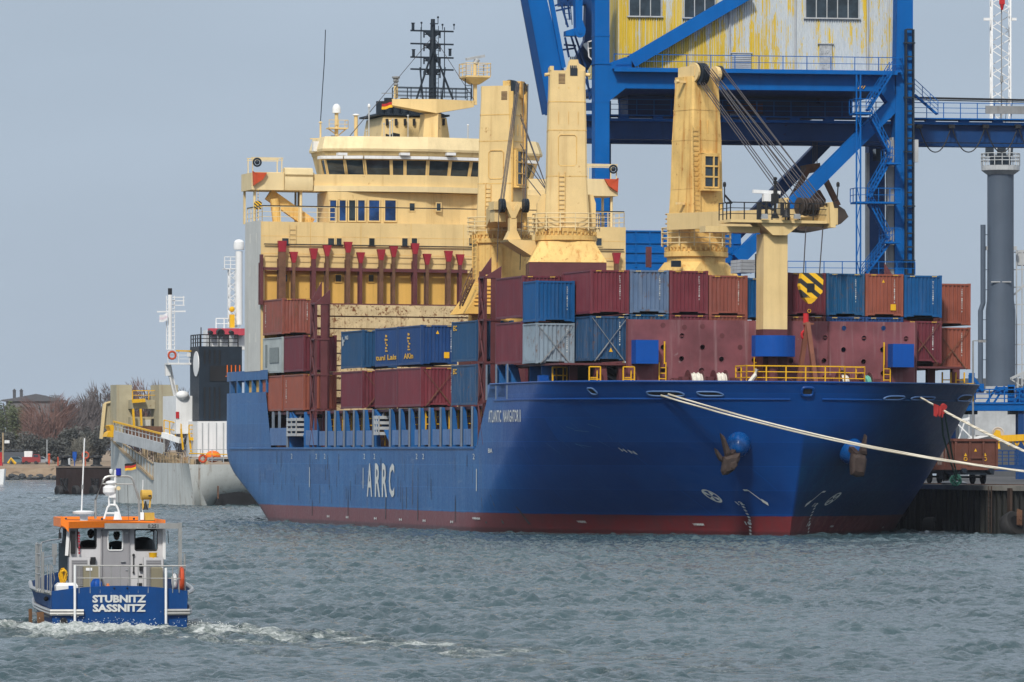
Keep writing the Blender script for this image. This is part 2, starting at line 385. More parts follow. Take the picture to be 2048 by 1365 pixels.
# ================================================================ the container ship: hull
B = 13.9
def lerp(a, b, t): return a + (b - a) * t
def clamp(x, a=0, b=1): return max(a, min(b, x))
def stem(z): return -3.2 - 3.4 * clamp(z / 9.2, -.2, 1) ** 1.0 if z > 0 else -3.2 + .2 * z
def should(z): return lerp(19, 3.6, clamp(z / 9.2, -.1, 1.02))
def pq(z): return lerp(1.55, 2.15, clamp(z / 9.2))
def qexp(z): return lerp(1.0, 2.15, clamp((z - 1.0) / 8.2) ** 1.1)
def stern(z): return float(np.interp(z, (0, 1.1, 2.0, 3.3, 4.3, 5.2), (74.5, 77.6, 80.9, 85.6, 88.0, 88.5)))
def arc(a, z): d = (hb(a + .02, z) - hb(a - .02, z)) / .04; return 1 / math.sqrt(1 + d * d)   # metres of station per metre along the skin
def hb(a, z):                                        # half breadth of the hull at station a, height z
    s, h = stem(z), should(z)
    if a < h:
        t = clamp((a - s) / (h - s)); return B * max(0, 1 - (1 - t) ** pq(z)) ** (1 / qexp(z))
    ae = stern(z); Ls = 9.0
    if a > ae: return B * math.sqrt(max(0, 1 - ((a - ae) / Ls) ** 2))
    return B
_hg = {}
def hull_pt(px, py, side=-1):                        # the hull point seen at a pixel of the photo
    if side not in _hg:
        P = []
        for z in np.linspace(-.5, 9.3, 130):
            last = -1e9
            for a in np.concatenate([stem(z) + (np.linspace(0, 1, 120) ** 2) * 25, np.linspace(22, 92, 141)]):
                p = SH.px((side * hb(a, z), a, z))
                if side > 0 and p[0] < last: break          # past the visible edge of the port bow
                last = p[0]; P.append((a, z) + p)
        _hg[side] = np.array(P)
    P = _hg[side]; i = int(np.argmin((P[:, 2] - px) ** 2 + (P[:, 3] - py) ** 2)); return P[i, 0], P[i, 1]
def on_hull(a, z, side, off=.03):
    d = .05; h = hb(a, z); na = -(hb(a + d, z) - hb(a - d, z)) / (2 * d); nz = -(hb(a, z + d) - hb(a, z - d)) / (2 * d)
    n = Vector((1, na, nz)).normalized(); return Vector((side * (h + n.x * off), a + n.y * off, z + n.z * off))
def hull_mat():
    g = NG('hull_paint'); P = g.tc.outputs['Object']; sp = g.n('ShaderNodeSeparateXYZ'); g.l(P, sp.inputs[0]); X, Y, Z = sp.outputs
    n = g.noise(.35, 6, .6); st = g.noise(.6, 6, .7, (2.2, 2.2, .16)); fine = g.noise(6, 4); pl = g.noise(.8, 2, .5, (.12, .12, 1.1))
    b0 = g.mix(g.rng(n, .3, .7), (.0005, .042, .205), (.0007, .054, .240))
    b0 = g.mix(g.mul(g.rng(pl, .45, .6), .16), b0, (.002, .055, .24))
    bk = g.n('ShaderNodeTexBrick'); bk.offset = .5; bk.inputs['Scale'].default_value = 1; bk.inputs['Brick Width'].default_value = 7.5; bk.inputs['Row Height'].default_value = 1.45; bk.inputs['Mortar Size'].default_value = .03; bk.inputs['Mortar Smooth'].default_value = .6
    bk.inputs['Color1'].default_value = (.78, .80, .84, 1); bk.inputs['Color2'].default_value = (1.08, 1.06, 1.04, 1); bk.inputs['Mortar'].default_value = (1.22, 1.2, 1.16, 1)
    cb = g.n('ShaderNodeCombineXYZ'); g.l(Y, cb.inputs[0]); g.l(g.mul(Z, .2, 'ADD'), cb.inputs[1]); g.l(cb.outputs[0], bk.inputs['Vector'])
    # paler, streaked blue along the flat starboard side, aft of the bow
    aft = g.mul(g.rng(Y, 7, 20), g.rng(X, -11.5, -13.6))
    side_blue = g.mix(g.rng(st, .35, .65), (.009, .092, .265), (.024, .130, .325))
    side_blue = g.mix(g.mul(g.rng(pl, .42, .6), .35), side_blue, (.017, .10, .29))
    b0 = g.mix(g.mul(aft, .88), b0, side_blue)
    # port bow: shade painted in as darker green-blue, mixed with scuffs
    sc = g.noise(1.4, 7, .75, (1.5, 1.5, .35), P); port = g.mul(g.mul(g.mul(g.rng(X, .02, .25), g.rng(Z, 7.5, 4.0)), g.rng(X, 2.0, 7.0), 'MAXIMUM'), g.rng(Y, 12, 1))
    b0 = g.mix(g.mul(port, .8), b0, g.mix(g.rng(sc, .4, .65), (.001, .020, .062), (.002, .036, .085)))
    scr = g.noise(.9, 6, .75, (3, 3, .5)); sh = g.mul(g.rng(X, 9, 13), g.rng(scr, .42, .62))
    b0 = g.mix(g.mul(sh, .55), b0, (.10, .125, .17))
    b0 = g.mix(g.mul(g.rng(st, .66, .78), g.mul(aft, .5)), b0, (.10, .09, .09))
    b0 = g.mix(1.0, b0, bk.outputs['Color'], 'MULTIPLY'); run = g.noise(.9, 5, .7, (1, 1.6, .07)); b0 = g.mix(g.mul(g.rng(run, .60, .72), g.mul(aft, .55)), b0, (.085, .070, .060)); scf = g.noise(.5, 6, .8, (1, .5, 2.5)); b0 = g.mix(g.mul(g.rng(scf, .58, .70), g.mul(aft, .5)), b0, (.16, .22, .32))
    r0 = g.mix(g.rng(st, .35, .7), (.17, .022, .026), (.125, .030, .034))
    r0 = g.mix(g.mul(g.rng(X, -8, -13.6), g.mul(g.rng(Y, 5, 18), .6)), r0, (.145, .055, .062))
    r0 = g.mix(g.mul(g.rng(X, .1, 1.5), .5), r0, g.mix(g.rng(sc, .45, .6), (.075, .015, .022), (.20, .09, .085)))  # port side of the boot top: painted shade mixed with scraped red
    wob = g.mul(g.mul(g.noise(1.2, 5), .5, 'SUBTRACT'), .10); lv = g.mul(Z, wob, 'ADD')
    wet = g.rng(lv, .32, .12); r0 = g.mix(g.mul(wet, .6), r0, (.02, .012, .014))
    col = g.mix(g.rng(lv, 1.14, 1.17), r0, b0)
    dent = g.noise(.55, 2, .4, (.3, 1.3, .55)); g.bump(g.mul(g.mul(n, g.mul(pl, .6), 'ADD'), g.mul(dent, 1.6), 'ADD'), .5, .035)
    return g.out(col, g.rng(fine, .2, .8, .34, .46), 0, .3)
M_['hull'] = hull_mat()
ship = thing('cargo_ship', 'big blue container ship with cream bridge and three cream deck cranes moored at the quay', 'cargo ship', SH.M)
def make_hull():
    m = MB(); NB = 44
    def line(z, aend=None):
        s, h = stem(z), should(z); t = [(i / NB) ** 1.7 for i in range(NB + 1)]
        a = [s + (h - s) * k for k in t]
        if aend is not None: return [x if x < aend else aend for x in a] + [aend] * 0
        ae = stern(z)
        a += list(np.linspace(h, ae, 14)[1:]) + [ae + 9.0 * math.sin(R(90) * i / 12) for i in range(1, 13)]
        return a
    zs = [-1.5, -.7, 0, .4, .8, 1.16, 1.6, 2.2, 2.8, 3.4, 4.0, 4.6, 5.25]
    for sd in (-1, 1):
        rows = [[(sd * hb(a, z), a, z) for a in line(z)] for z in zs]
        m.loft(rows if sd < 0 else [r[::-1] for r in rows], False, 0, False)
    # forecastle shell, raised bow with a raking after edge
    zb = [5.25, 5.8, 6.4, 7.0, 7.6, 8.15, 8.7, 9.15]
    for sd in (-1, 1):
        rows = []
        for z in zb:
            s, h = stem(z), should(z); cut = lerp(17.6, 14.2, (z - 5.25) / 3.9)
            a = [s + (h - s) * (i / NB) ** 1.7 for i in range(NB + 1)] + [lerp(h, cut, i / 4) for i in range(1, 5)]
            rows.append([(sd * hb(x, z), x, z) for x in a])
        m.loft(rows if sd < 0 else [r[::-1] for r in rows], False, 0, False)
    # raised quarter aft, with openings along the mooring deck
    for sd in (-1, 1):
        def quarter(z0, z1, a0, a1):
            aa = [lerp(a0, 88.5, i / 4) for i in range(5)] + [88.5 + 9 * math.sin(R(90) * i / 10) for i in range(1, 11)]
            rows = [[(sd * hb(a, 9), a if i else lerp(a0, a1, k), z) for i, a in enumerate(aa)] for k, z in ((0, z0), (1, z1))]
            m.loft(rows if sd < 0 else [r[::-1] for r in rows], False, 0, False)
        quarter(5.25, 9.35, 74.4, 76.2); quarter(10.25, 10.95, 75.6, 75.6)
        for a in (76.0, 78.2, 80.6, 83.0, 85.6, 88.0): m.box(sd * (B - .02), sd * (B - .35), a, a + .35, 9.3, 10.3)
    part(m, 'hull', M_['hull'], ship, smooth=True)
    d = MB()
    def deck(z, aa):
        vs = [(-hb(a, z) + .02, a, z) for a in aa] + [(hb(a, z) - .02, a, z) for a in reversed(aa)]; d.add(vs, [tuple(range(len(vs)))])
    deck(5.2, [12 + i for i in range(64)] + [76, 80, 85, 88.5, 91, 93.5, 95.5, 96.8])
    deck(8.1, [stem(8.1) + (i / 20) ** 2 * 22 for i in range(21)])
    deck(9.0, [76, 80, 85, 88.5, 91, 93.5, 95.5, 96.8])
    d.box(-12.2, 12.2, 16.2, 60.4, 5.2, 7.5); d.box(-12.6, 12.6, 63, 77.6, 5.2, 7.4)     # hatch coamings
    d.box(-13.2, 13.2, 16.0, 16.3, 5.2, 7.6)
    part(d, 'deck', paint('deck_paint', (.09, .035, .035), .7, .3, .2, .3), ship)
    k = MB()                                                            # rubbing line round the bow and the sheer line
    for sd in (-1, 1):
        k.tube([on_hull(a, 8.16, sd, .0) for a in [stem(8.16) + .03 + (i / 40) ** 1.8 * 19.5 for i in range(41)]], .07, 5)
        k.tube([on_hull(a, 5.22, sd, .0) for a in np.linspace(18, 88, 30)], .09, 5)
    k.tube([(-hb(x, 9.15), x, 9.17) for x in [stem(9.15) + .02 + (i / 40) ** 1.8 * 20.8 for i in range(41)]][::-1] + [(hb(x, 9.15), x, 9.17) for x in [stem(9.15) + .02 + (i / 40) ** 1.8 * 20.8 for i in range(41)]], .07, 6)
    part(k, 'rubbing_strake', M_['hull'], ship, smooth=True)
make_hull()
def side_deck():
    # bulwark plates, web brackets and flanges between the hatch coaming and the side
    pl, br, fl, pt = MB(), MB(), MB(), MB()
    st = [18.6, 21.2, 23.8, 26.4, 29.2, 31.8, 34.4, 37.0, 39.6, 44.2, 46.8, 49.6, 52.4, 55.0, 57.6]
    for i, a in enumerate(st):
        if a != 39.6: pl.box(-B + .01, -B + .06, a + .35, a + (2.0 if a not in (31.8,) else 1.2), 5.42, 6.42)
        br.prism([(-B + .05, 6.3), (-B + .05, 7.82), (-B + .30, 7.82), (-B + .58, 5.3), (-B + .05, 5.3)], 'y', a, a + .06)
        br.prism([(B - .05, 5.3), (B - 1.25, 5.3), (B - .75, 7.82), (B - .05, 7.82)], 'y', a, a + .06)
        fl.box(-B - .01, -B + .05, a - .12, a + .16, 5.3, 7.85)
        pt.box(-B + .02, -B + .10, a + .2, a + .34, 5.3, 6.5)
        pl.box(B - .06, B - .01, a + .35, a + 2, 5.42, 6.42)
    pl.box(-B + .01, -B + .06, 60.3, 63.7, 5.45, 6.5); pl.box(-B + .01, -B + .06, 69.6, 74.9, 5.45, 6.7)
    fl.box(-B - .01, -B + .05, 69.2, 69.6, 5.3, 7.9); br.box(-B + .1, -B + 1.6, 69, 69.1, 5.3, 7.8)
    br.prism([(-B + .1, 5.3), (-B + 1.6, 5.3), (-B + .9, 7.8), (-B + .1, 7.8)], 'y', 64.5, 64.6)
    br.bar((-B + .4, 68.5, 7.8), (-B + .8, 65.2, 5.4), .5, .1); br.bar((-B + .3, 44.0, 7.8), (-B + .6, 41.2, 5.6), .4, .1)
    for a in (72.2, 74.2): fl.box(-B + .02, -B + .2, a, a + .12, 6.4, 7.9)
    # forecastle side: the same plates and brackets one deck higher
    for a in (13.2, 10.8):
        pl.box(-B + .0, -B + .06, a - .1, a + 1.7, 8.35, 9.15)
        br.prism([(-B + .05, 8.1), (-B + 1.3, 8.1), (-B + .8, 10.35), (-B + .05, 10.35)], 'y', a, a + .06)
    for a in (7.6, 5.0): br.prism([(-B + .7, 8.1), (-B + 1.9, 8.1), (-B + 1.4, 10.35), (-B + .7, 10.35)], 'y', a, a + .06)
    for a in (15.2, 12.9, 10.3): fl.box(-B - .01, -B + .05, a - .1, a + .12, 8.2, 10.4)
    each(pl, 'bulwark_plate', M_['blue_faded'], ship); each(br, 'web_bracket', M_['blue'], ship)
    each(fl, 'bracket_flange', paint('faded_flange_paint', (.17, .21, .27), .5, .2, .2, .3), ship); each(pt, 'bulwark_stay', M_['maroon'], ship)
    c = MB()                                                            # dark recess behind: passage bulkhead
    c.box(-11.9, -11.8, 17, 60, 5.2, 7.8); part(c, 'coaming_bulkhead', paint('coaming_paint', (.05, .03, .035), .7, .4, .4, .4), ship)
    c = MB(); c.box(-13.6, 13.6, 17.2, 58.8, 7.66, 7.84); c.box(-13.6, 13.6, 64.2, 77.2, 7.66, 7.84); c.box(-13.2, 12.6, 1.1, 15.8, 10.2, 10.32)
    each(c, 'container_platform', M_['maroon'], ship)
    for a, d in ((60.2, 0), (58.4, .5), (55.8, .5), (53, .7), (48.0, 0), (46.5, .6), (36.4, .6), (32.6, 0), (30.6, .5), (27.2, .5), (22.6, .2), (18.9, 0)):
        y = MB(); y.ladder((-B + .72 + d * .3, a - .9, 5.4), (-B + .72 + d * .3, a - .9, 7.7), .6, .45, .04); part(y, 'yellow_ladder', M_['yellow'], ship)
    for a in (8.3, 5.9, 3.6): y = MB(); y.rail([(-B + 1.0, a, 8.6), (-B + 1.9, a, 8.6), (-B + 1.9, a + .8, 8.6)], 1.5, 3, .04); part(y, 'yellow_guard', M_['yellow'], ship)
    # folded gangways hung along the side
    for a, w in ((66.2, 2.2), (42.2, 1.0)):
        s = MB()
        for k in range(4): s.box(-B - .10, -B + .9, a, a + 2.9 * w / 2.2, 6.1 + k * .36, 6.3 + k * .36)
        for q in (0, .5, .95): s.box(-B - .12, -B - .04, a + 2.9 * w / 2.2 * q, a + 2.9 * w / 2.2 * q + .1, 6.1, 7.4)
        s.bar((-B + .4, a + .8, 7.4), (-B + .7, a + 1.4, 7.8), .1)
        part(s, 'stowed_gangway', M_['ltgrey'], ship)
side_deck()
def lashing_tower(a, z1, ztop):
    m = MB(); x0, x1 = -B + .05, -B + .85
    m.box(x0 + .42, x1 + .25, a, a + .08, 8.0, z1); m.box(x0, x0 + .42, a + 1.25, a + 1.33, 7.9, z1 + .4)
    for z in np.linspace(7.9, z1, 4): m.box(x0, x1 + .25, a - .05, a + 1.4, z - .06, z + .06)
    for y in (a - .02, a + 1.32): m.box(x0, x0 + .16, y, y + .14, 5.3, z1)
    m.prism([(x0, z1), (x1 + .3, z1), (x1 + .3, ztop)], 'y', a, a + .1); m.prism([(x0, z1 + .2), (x1, z1 + .2), (x1, ztop + .6)], 'y', a + 1.3, a + 1.4)
    for y in (a, a + 1.3): m.box(x1 + .1, x1 + .25, y, y + .1, 5.3, z1)
    n = 4
    for i in range(n):
        za, zb_ = lerp(5.4, z1, i / n), lerp(5.4, z1, (i + 1) / n)
        m.bar((x0 - .02, a, za), (x0 - .02, a + 1.35, zb_), .07); m.bar((x0 - .02, a + 1.35, za), (x0 - .02, a, zb_), .07)
    for s in (1,):
        mm = MB(); mm.add([(-x, y, z) for x, y, z in m.v], [f[::-1] for f in m.f]); m.add(mm.v, mm.f)
    m.box(-B + 1.4, B - 1.4, a + .1, a + 1.2, z1 - 5.0, z1 - 4.8)
    part(m, 'lashing_tower', M_['maroon'], ship)
lashing_tower(61.2, 15.4, 16.4); lashing_tower(15.9, 15.9, 16.6)
def hull_marks():
    m = MB()
    def band(s, a0, a1, z0, z1, side, bold=0, slant=0):
        k = MB(); letter(k, s, lambda u, v: on_hull(lerp(a0, a1, u) + slant * v, lerp(z0, z1, v), side, .04), bold); part(k, 'hull_marking', M_['whiteline'], ship)
    m0 = m
    for c, a in zip('ARRC', (45.6, 43.4, 41.5, 39.6)): m = MB(); letter(m, c, lambda u, v: on_hull(lerp(a, a - 1.45, u), lerp(1.95, 4.2, v), -1, .04), .022); part(m, 'painted_letter', M_['whiteline'], ship)
    m = m0
    aL, zL = hull_pt(979, 845); aR, zR = hull_pt(1043, 845); aT, zT = hull_pt(979, 822)
    m = MB(); letter(m, 'ATLANTIC  NAVIGATOR II', lambda u, v: on_hull(lerp(aL, aR, u), lerp(zL, zT, v), -1, .04), .012); part(m, 'ship_name', M_['whiteline'], ship); m = m0
    for a in (62.4, 46.8, 17.4): m = MB(); m.add([on_hull(a, 2.5, -1, .03), on_hull(a - .16, 2.5, -1, .03), on_hull(a - .16, 3.9, -1, .03), on_hull(a, 3.9, -1, .03)], [(0, 1, 2, 3)]); part(m, 'side_line', M_['whiteline'], ship)
    for a in (68, 60.5, 58, 46.6, 43.8, 32.5, 30.8, 18.2): band('2', a, a - .45, 4.5, 4.85, -1)
    for a in (57.0, 51.5, 43.6, 36.8, 30.6, 23.6): band('TUG' if a < 0 else 'H', a, a - .7, .42, .58, -1, .05)
    for px, py in ((955, 1040), (1165, 1045), (1398, 1050)):
        a0, z0 = hull_pt(px - 9, py); a1, _ = hull_pt(px + 9, py); band('WMMM', a0, a1, z0, z0 + .15, -1, .03)
    for px, py, sd in ((1658, 1054, 1), (1762, 1056, 1)):
        a0, z0 = hull_pt(px, py, 1); band('MM', a0, a0 + .35, z0, z0 + .12, 1, .03)
    # thruster ring with a cross, bulbous bow sign, draught marks, on both bows
    for sd, th, bu, dr in ((-1, (1425, 991), (1512, 995), [(1482, 1008), (1500, 1068)]), (1, (1665, 996), (1626, 998), [(1629, 1010), (1615, 1070)])):
        m = MB(); a0, z0 = hull_pt(*th, sd); r = .38; ring = []
        for i in range(24):
            t = 2 * math.pi * i / 24; ring.append((math.cos(t) * arc(a0, z0), math.sin(t)))
        for i in range(24):
            p, q = ring[i], ring[(i + 1) % 24]
            m.add([on_hull(a0 + k * r * x, z0 + k * r * y, sd, .04) for x, y, k in ((*p, .82), (*p, 1.05), (*q, 1.05), (*q, .82))], [(0, 1, 2, 3)])
        for t0 in (45, 135, 225, 315):
            m.add([on_hull(a0, z0, sd, .05)] + [on_hull(a0 + .8 * r * math.cos(R(t0 + d)) * arc(a0, z0), z0 + .8 * r * math.sin(R(t0 + d)), sd, .05) for d in (-22, 0, 22)], [(0, 1, 2, 3)])
        part(m, 'thruster_sign', M_['whiteline'], ship); m = MB(); a0, z0 = hull_pt(*bu, sd)
        for (u0, v0, u1, v1, w) in ((.55, .55, .1, .55, .10), (.1, .55, -.25, -.35, .10), (-.2, -.2, -.5, -.5, .28)):
            dx, dz = u1 - u0, v1 - v0; L = math.hypot(dx, dz); nx, nz_ = -dz / L * w / 2, dx / L * w / 2
            m.add([on_hull(a0 + (u + e * nx) * .6 * arc(a0, z0), z0 + v * .8 + e * nz_, sd, .05) for u, v, e in ((u0, v0, 1), (u1, v1, 1), (u1, v1, -1), (u0, v0, -1))], [(0, 1, 2, 3)])
        part(m, 'bulb_sign', M_['whiteline'], ship); m = MB(); pa, pb_ = [hull_pt(*p, sd) for p in dr]
        for i in range(10):
            t = i / 9; a, z = lerp(pa[0], pb_[0], t), lerp(pa[1], pb_[1], t)
            if i in (0, 6): letter(m, '12' if i == 0 else '10', lambda u, v: on_hull(a + (.30 - u * .42) * arc(a, z) * (1 if sd < 0 else -1), z + v * .22 - .08, sd, .05), .02)
            m.add([on_hull(a + x * .07 * arc(a, z), z + y * .06, sd, .05) for x, y in ((-1, -1), (1, -1), (1, 1), (-1, 1))], [(0, 1, 2, 3)])
        part(m, 'draught_marks', M_['whiteline'], ship)
    m = MB(); a0, z0 = hull_pt(1257, 901); letter(m, 'H N', lambda u, v: on_hull(a0 + (.4 - .8 * u) * arc(a0, z0), z0 - .1 + v * .22 - .2 * (u - .5), -1, .04), .02)
    part(m, 'hull_marking', M_['whiteline'], ship); m = MB(); a0, z0 = hull_pt(982, 902); letter(m, 'BA', lambda u, v: on_hull(a0 + .5 - u, z0 - .14 + v * .28, -1, .04), .02)
    part(m, 'hull_marking', M_['whiteline'], ship)
    r, s = MB(), MB(); rr = random.Random(3)             # rust runs at the boot top, scrapes on the shoulder
    for px, h in ((625, .5), (697, 1.3), (773, 1.3), (837, 1.2), (909, 1.1), (963, 1.0), (990, 1.2), (560, .6), (1040, .5)):
        a = hull_pt(px, 1020, -1)[0]; w = .10 
        r.add([on_hull(a + w, .5, -1, .022), on_hull(a - w, .5, -1, .022), on_hull(a - w * .8, 1.1 + h * .5, -1, .022), on_hull(a - w * .3, 1.1 + h, -1, .022), on_hull(a + w * .3, 1.1 + h, -1, .022)], [(0, 1, 2, 3, 4)])
    for i in range(46):
        a, z = rr.uniform(17, 80), rr.uniform(2.5, 5.1); h, w = rr.uniform(.3, 1.6), rr.uniform(.02, .06); r.add([on_hull(a + w, z - h, -1, .02), on_hull(a - w, z - h, -1, .02), on_hull(a - w * .6, z, -1, .02), on_hull(a + w * .6, z, -1, .02)], [(0, 1, 2, 3)])
    for i in range(16):
        px, py = rr.uniform(1095, 1230), rr.uniform(835, 890); a, z = hull_pt(px, py, -1); a2, z2 = hull_pt(px + rr.uniform(8, 30), py + rr.uniform(4, 22), -1); s.add([on_hull(a, z, -1, .02), on_hull(a2, z2, -1, .02), on_hull(a2, z2 + .025, -1, .02), on_hull(a, z + .035, -1, .02)], [(0, 1, 2, 3)])
    o = part(r, 'rust_runs', paint('rust_run', (.075, .075, .08), .8, .4, .4, .6, 2, (.11, .06, .04)), ship); o['kind'] = 'stuff'
    o = part(s, 'paint_scrapes', flat('scraped_paint', (.06, .16, .30), .6), ship); o['kind'] = 'stuff'
    # mooring openings: rims round dark slots, two round fairleads
    for (px, py, w, h, sd) in ((1329, 788, 42, 4.5, -1), (1416, 788, 29, 4, -1), (1183, 783, 9, 6, -1), (1612, 784, 12, 8, 0), (1789, 795, 21, 3.5, 1), (1846, 797, 24, 3, 1), (1932, 797, 8, 6, 1)):
        rim, hole = MB(), MB(); s = sd or -1; a0, z0 = hull_pt(px, py, s); pts, inn = [], []
        dz = h / 33.0
        for i in range(28):
            t = 2 * math.pi * i / 28; cx, cz = abs(math.cos(t)) ** .45 * (1 if math.cos(t) > 0 else -1), abs(math.sin(t)) ** .7 * (1 if math.sin(t) > 0 else -1)
            if sd == 0:
                pts.append(Vector((cx * .36, stem(z0 + cz * .24) - .06, z0 + cz * .24))); inn.append(pts[-1] + Vector((0, -.01, 0)))
            else:
                a1, _ = hull_pt(px + w, py, s) if i == 0 else (a1, 0)
                p = on_hull(a0 + cx * abs(a1 - a0), z0 + cz * dz, s, .03); pts.append(p); inn.append(p)
        rim.tube(pts + [pts[0]], .05 if sd else .09, 6); hole.add(inn, [tuple(range(28))] if True else [])
        o = part(rim, 'fairlead', M_['hull'] if sd == 0 else M_['blue_faded'], ship, smooth=True)
        part(hole, 'opening', M_['dark'], o)
hull_marks()
# ================================================================ accommodation block, bridge, funnel, radar mast
FA = 78.0                                            # front of the house
def q(px, py, y=FA): return SH.at(px, py, y=y)
def zq(py, y=FA, px=880): return SH.at(px, py, y=y).z
def window(x0, x1, z0, z1, y, glass='glass', name='window', fr=.07, slant=0.0, mats='cream', ang=0, c=None):
    f, p = MB(), MB()
    for (a0, a1, b0, b1) in ((x0 - fr, x0, z0 - fr, z1 + fr), (x1, x1 + fr, z0 - fr, z1 + fr), (x0, x1, z0 - fr, z0), (x0, x1, z1, z1 + fr)):
        f.box(a0, a1, y - .06, y + .03, b0, b1)
    p.box(x0, x1, y - .025, y + .02, z0, z1)
    o = part(f, name, M_[mats], ship); part(p, 'pane', M_[glass], o); return o
def winpx(x0, y0, x1, y1, y, **k):
    a, b = q(x0, y0, y), q(x1, y1, y); return window(a.x, b.x, b.z, a.z, y, **k)
def house():
    zt = zq(449); zb = zq(546); zl = zq(612)
    w = MB()
    w.box(-B, B, FA, FA + 5, zb, zt)                                     # the block that overhangs the recess
    w.box(-B + .02, -B + .3, FA + .0, FA + 5, 10.9, zb); w.box(B - .3, B - .02, FA, FA + 5, 10.9, zb)
    part(w, 'house_wall', M_['cream'], ship)
    w = MB(); w.box(-B + .3, B - .3, FA + .3, FA + 5, 7.6, zb); part(w, 'recessed_wall', M_['amber'], ship)
    w = MB(); w.box(-B - .03, -B - .004, FA + .02, FA + 5.1, 10.9, zt + .1)
    for z in np.linspace(13, zt - 1.5, 4):
        for a in (79.4, 81.4): w.box(-B - .05, -B - .03, a, a + .1, z, z + .7)
    part(w, 'white_side_plating', M_['offwhite'], ship)
    w = MB(); z0 = zq(815)                                              # horizontal plate strakes, hatch cover stack
    n = 9; zz = np.linspace(7.7, zl, n + 1)
    for i in range(n):
        w.box(-9.1, 2.4, 76.55 + .0 * (i % 2), 77.2, zz[i] + .05, zz[i + 1] - .05)
        w.box(-10.2, -9.45, 76.6, 77.2, zz[i] + .09, zz[i + 1] - .09)
    part(w, 'strake_bulkhead', M_['plank'], ship)
    w = MB()
    for i in range(n + 1): w.box(-10.2, 2.4, 76.75, 77.2, zz[i] - .05, zz[i] + .05)
    w.box(-9.45, -9.1, 76.4, 77.2, 5.2, zl + .3); w.box(-10.4, -10.2, 76.4, 77.2, 5.2, zl); w.box(2.4, 3.2, 76.4, 77.4, 7.6, zl + .4); w.box(3.2, B - .5, 77.0, 77.3, 7.6, zl)
    w.box(-B + .3, B - .4, FA + .1, FA + .7, zl - .35, zl - .02)
    part(w, 'bulkhead_frame', M_['maroon'], ship)
    w = MB(); w.rail([(-B + .2, FA - .12, zb - .1), (B - .2, FA - .12, zb - .1)], 1.25, 3, .02, 2.6); part(w, 'catwalk_rail', M_['cream'], ship)
    w = MB(); w.bar((-B + .2, FA - .16, zq(494)), (B - .2, FA - .16, zq(494)), .08); part(w, 'grab_rail', M_['black'], ship)
    w = MB()                                                            # plate seams on the front
    for x in (-10.2, -6.4, -2.6, 1.4, 5.2, 9.0): w.box(x, x + .035, FA - .012, FA, zb, zt)
    for z in (lerp(zb, zt, .34), lerp(zb, zt, .70)): w.box(-B, B, FA - .01, FA, z, z + .03)
    part(w, 'plate_seam', M_['cream_rust'], ship)
    # container guide posts with flared red heads
    P = [(524, 490), (565, 482), (588, 504), (628, 497), (655, 491), (697, 484), (722, 505), (763, 499), (788, 493), (831, 487), (855, 508), (898, 502), (921, 509), (1234, 506)]
    for i, (px, py) in enumerate(P):
        p = MB(); h = MB(); y = FA - .55; a = q(px, py, y); x = a.x; zt_ = a.z; lo = zl - .1
        wd = .15 if i % 2 else .11
        if px == 565: lo = 5.3; wd = .26
        p.box(x - wd, x + wd, y, y + .34, lo, zt_ - .7); p.box(x - wd - .05, x + wd + .05, y + .34, y + .42, lo, zt_ - 1.3)
        o = part(p, 'guide_post', M_['rusty'] if i % 3 else M_['maroon'], ship)
        if px not in (524,):
            h.loft([[(x - wd, y - .02, zt_ - .8), (x + wd, y - .02, zt_ - .8), (x + wd, y + .3, zt_ - .8), (x - wd, y + .3, zt_ - .8)],
                    [(x - .31, y - .04, zt_), (x + .31, y - .04, zt_), (x + .31, y + .32, zt_), (x - .31, y + .32, zt_)]])
            part(h, 'flared_head', M_['redcap'], o)
    g = MB(); zc = zq(543); g.box(-B + 1.2, 1.6, FA - .5, FA - .25, zc - .12, zc + .12); g.box(-B + .1, -B + 2.0, FA - .5, FA - .3, zc - .1, zc + .1); part(g, 'guide_beam', M_['maroon'], ship)
    for x0, x1 in ((564, 577), (656, 668), (673, 683), (738, 749), (804, 815), (823, 834), (938, 948), (1192, 1203)): winpx(x0, 477, x1, 492, FA - .02)
    for x0, x1 in ((564, 574), (671, 682), (737, 747), (821, 832)): winpx(x0, 550, x1, 564, FA + .28, mats='amber')
    l = MB(); a = q(585, 452); l.ladder((a.x, FA - .08, zq(492)), (a.x, FA - .08, zq(454)), .5, .3, .018); part(l, 'wall_ladder', M_['cream'], ship)
    # deck above: open on the starboard side, deckhouse in the middle
    zd = zt; z2 = zq(386); yh = 79.6
    r = MB(); r.rail([(-B + .1, FA + 5, zd), (-B + .1, FA + .1, zd), (-B + 5.6, FA + .1, zd)], 1.1, 3, .025, 1.4); r.rail([(7.5, FA + .1, zd), (B - .1, FA + .1, zd), (B - .1, FA + 8, zd)], 1.1, 3, .025, 1.4)
    part(r, 'deck_rail', M_['pale_cream'], ship)
    r = MB(); r.bar((-B + .1, FA + .1, zd + 1.16), (B - .1, FA + .1, zd + 1.16), .07); r.bar((-B + .1, FA + .1, zd + 1.16), (-B + .1, FA + 5, zd + 1.16), .07); part(r, 'hand_rail', M_['black'], ship)
    h = MB(); xl = q(656, 420, yh).x; xr = -xl + 1.0
    plan = [(xl, yh), (-1.1, yh - .15), (1.7, yh + .5), (xr, yh + .3), (xr, 83), (xl, 83)]
    h.prism(plan, 'z', zd, z2 + .02); part(h, 'deckhouse', M_['cream'], ship)
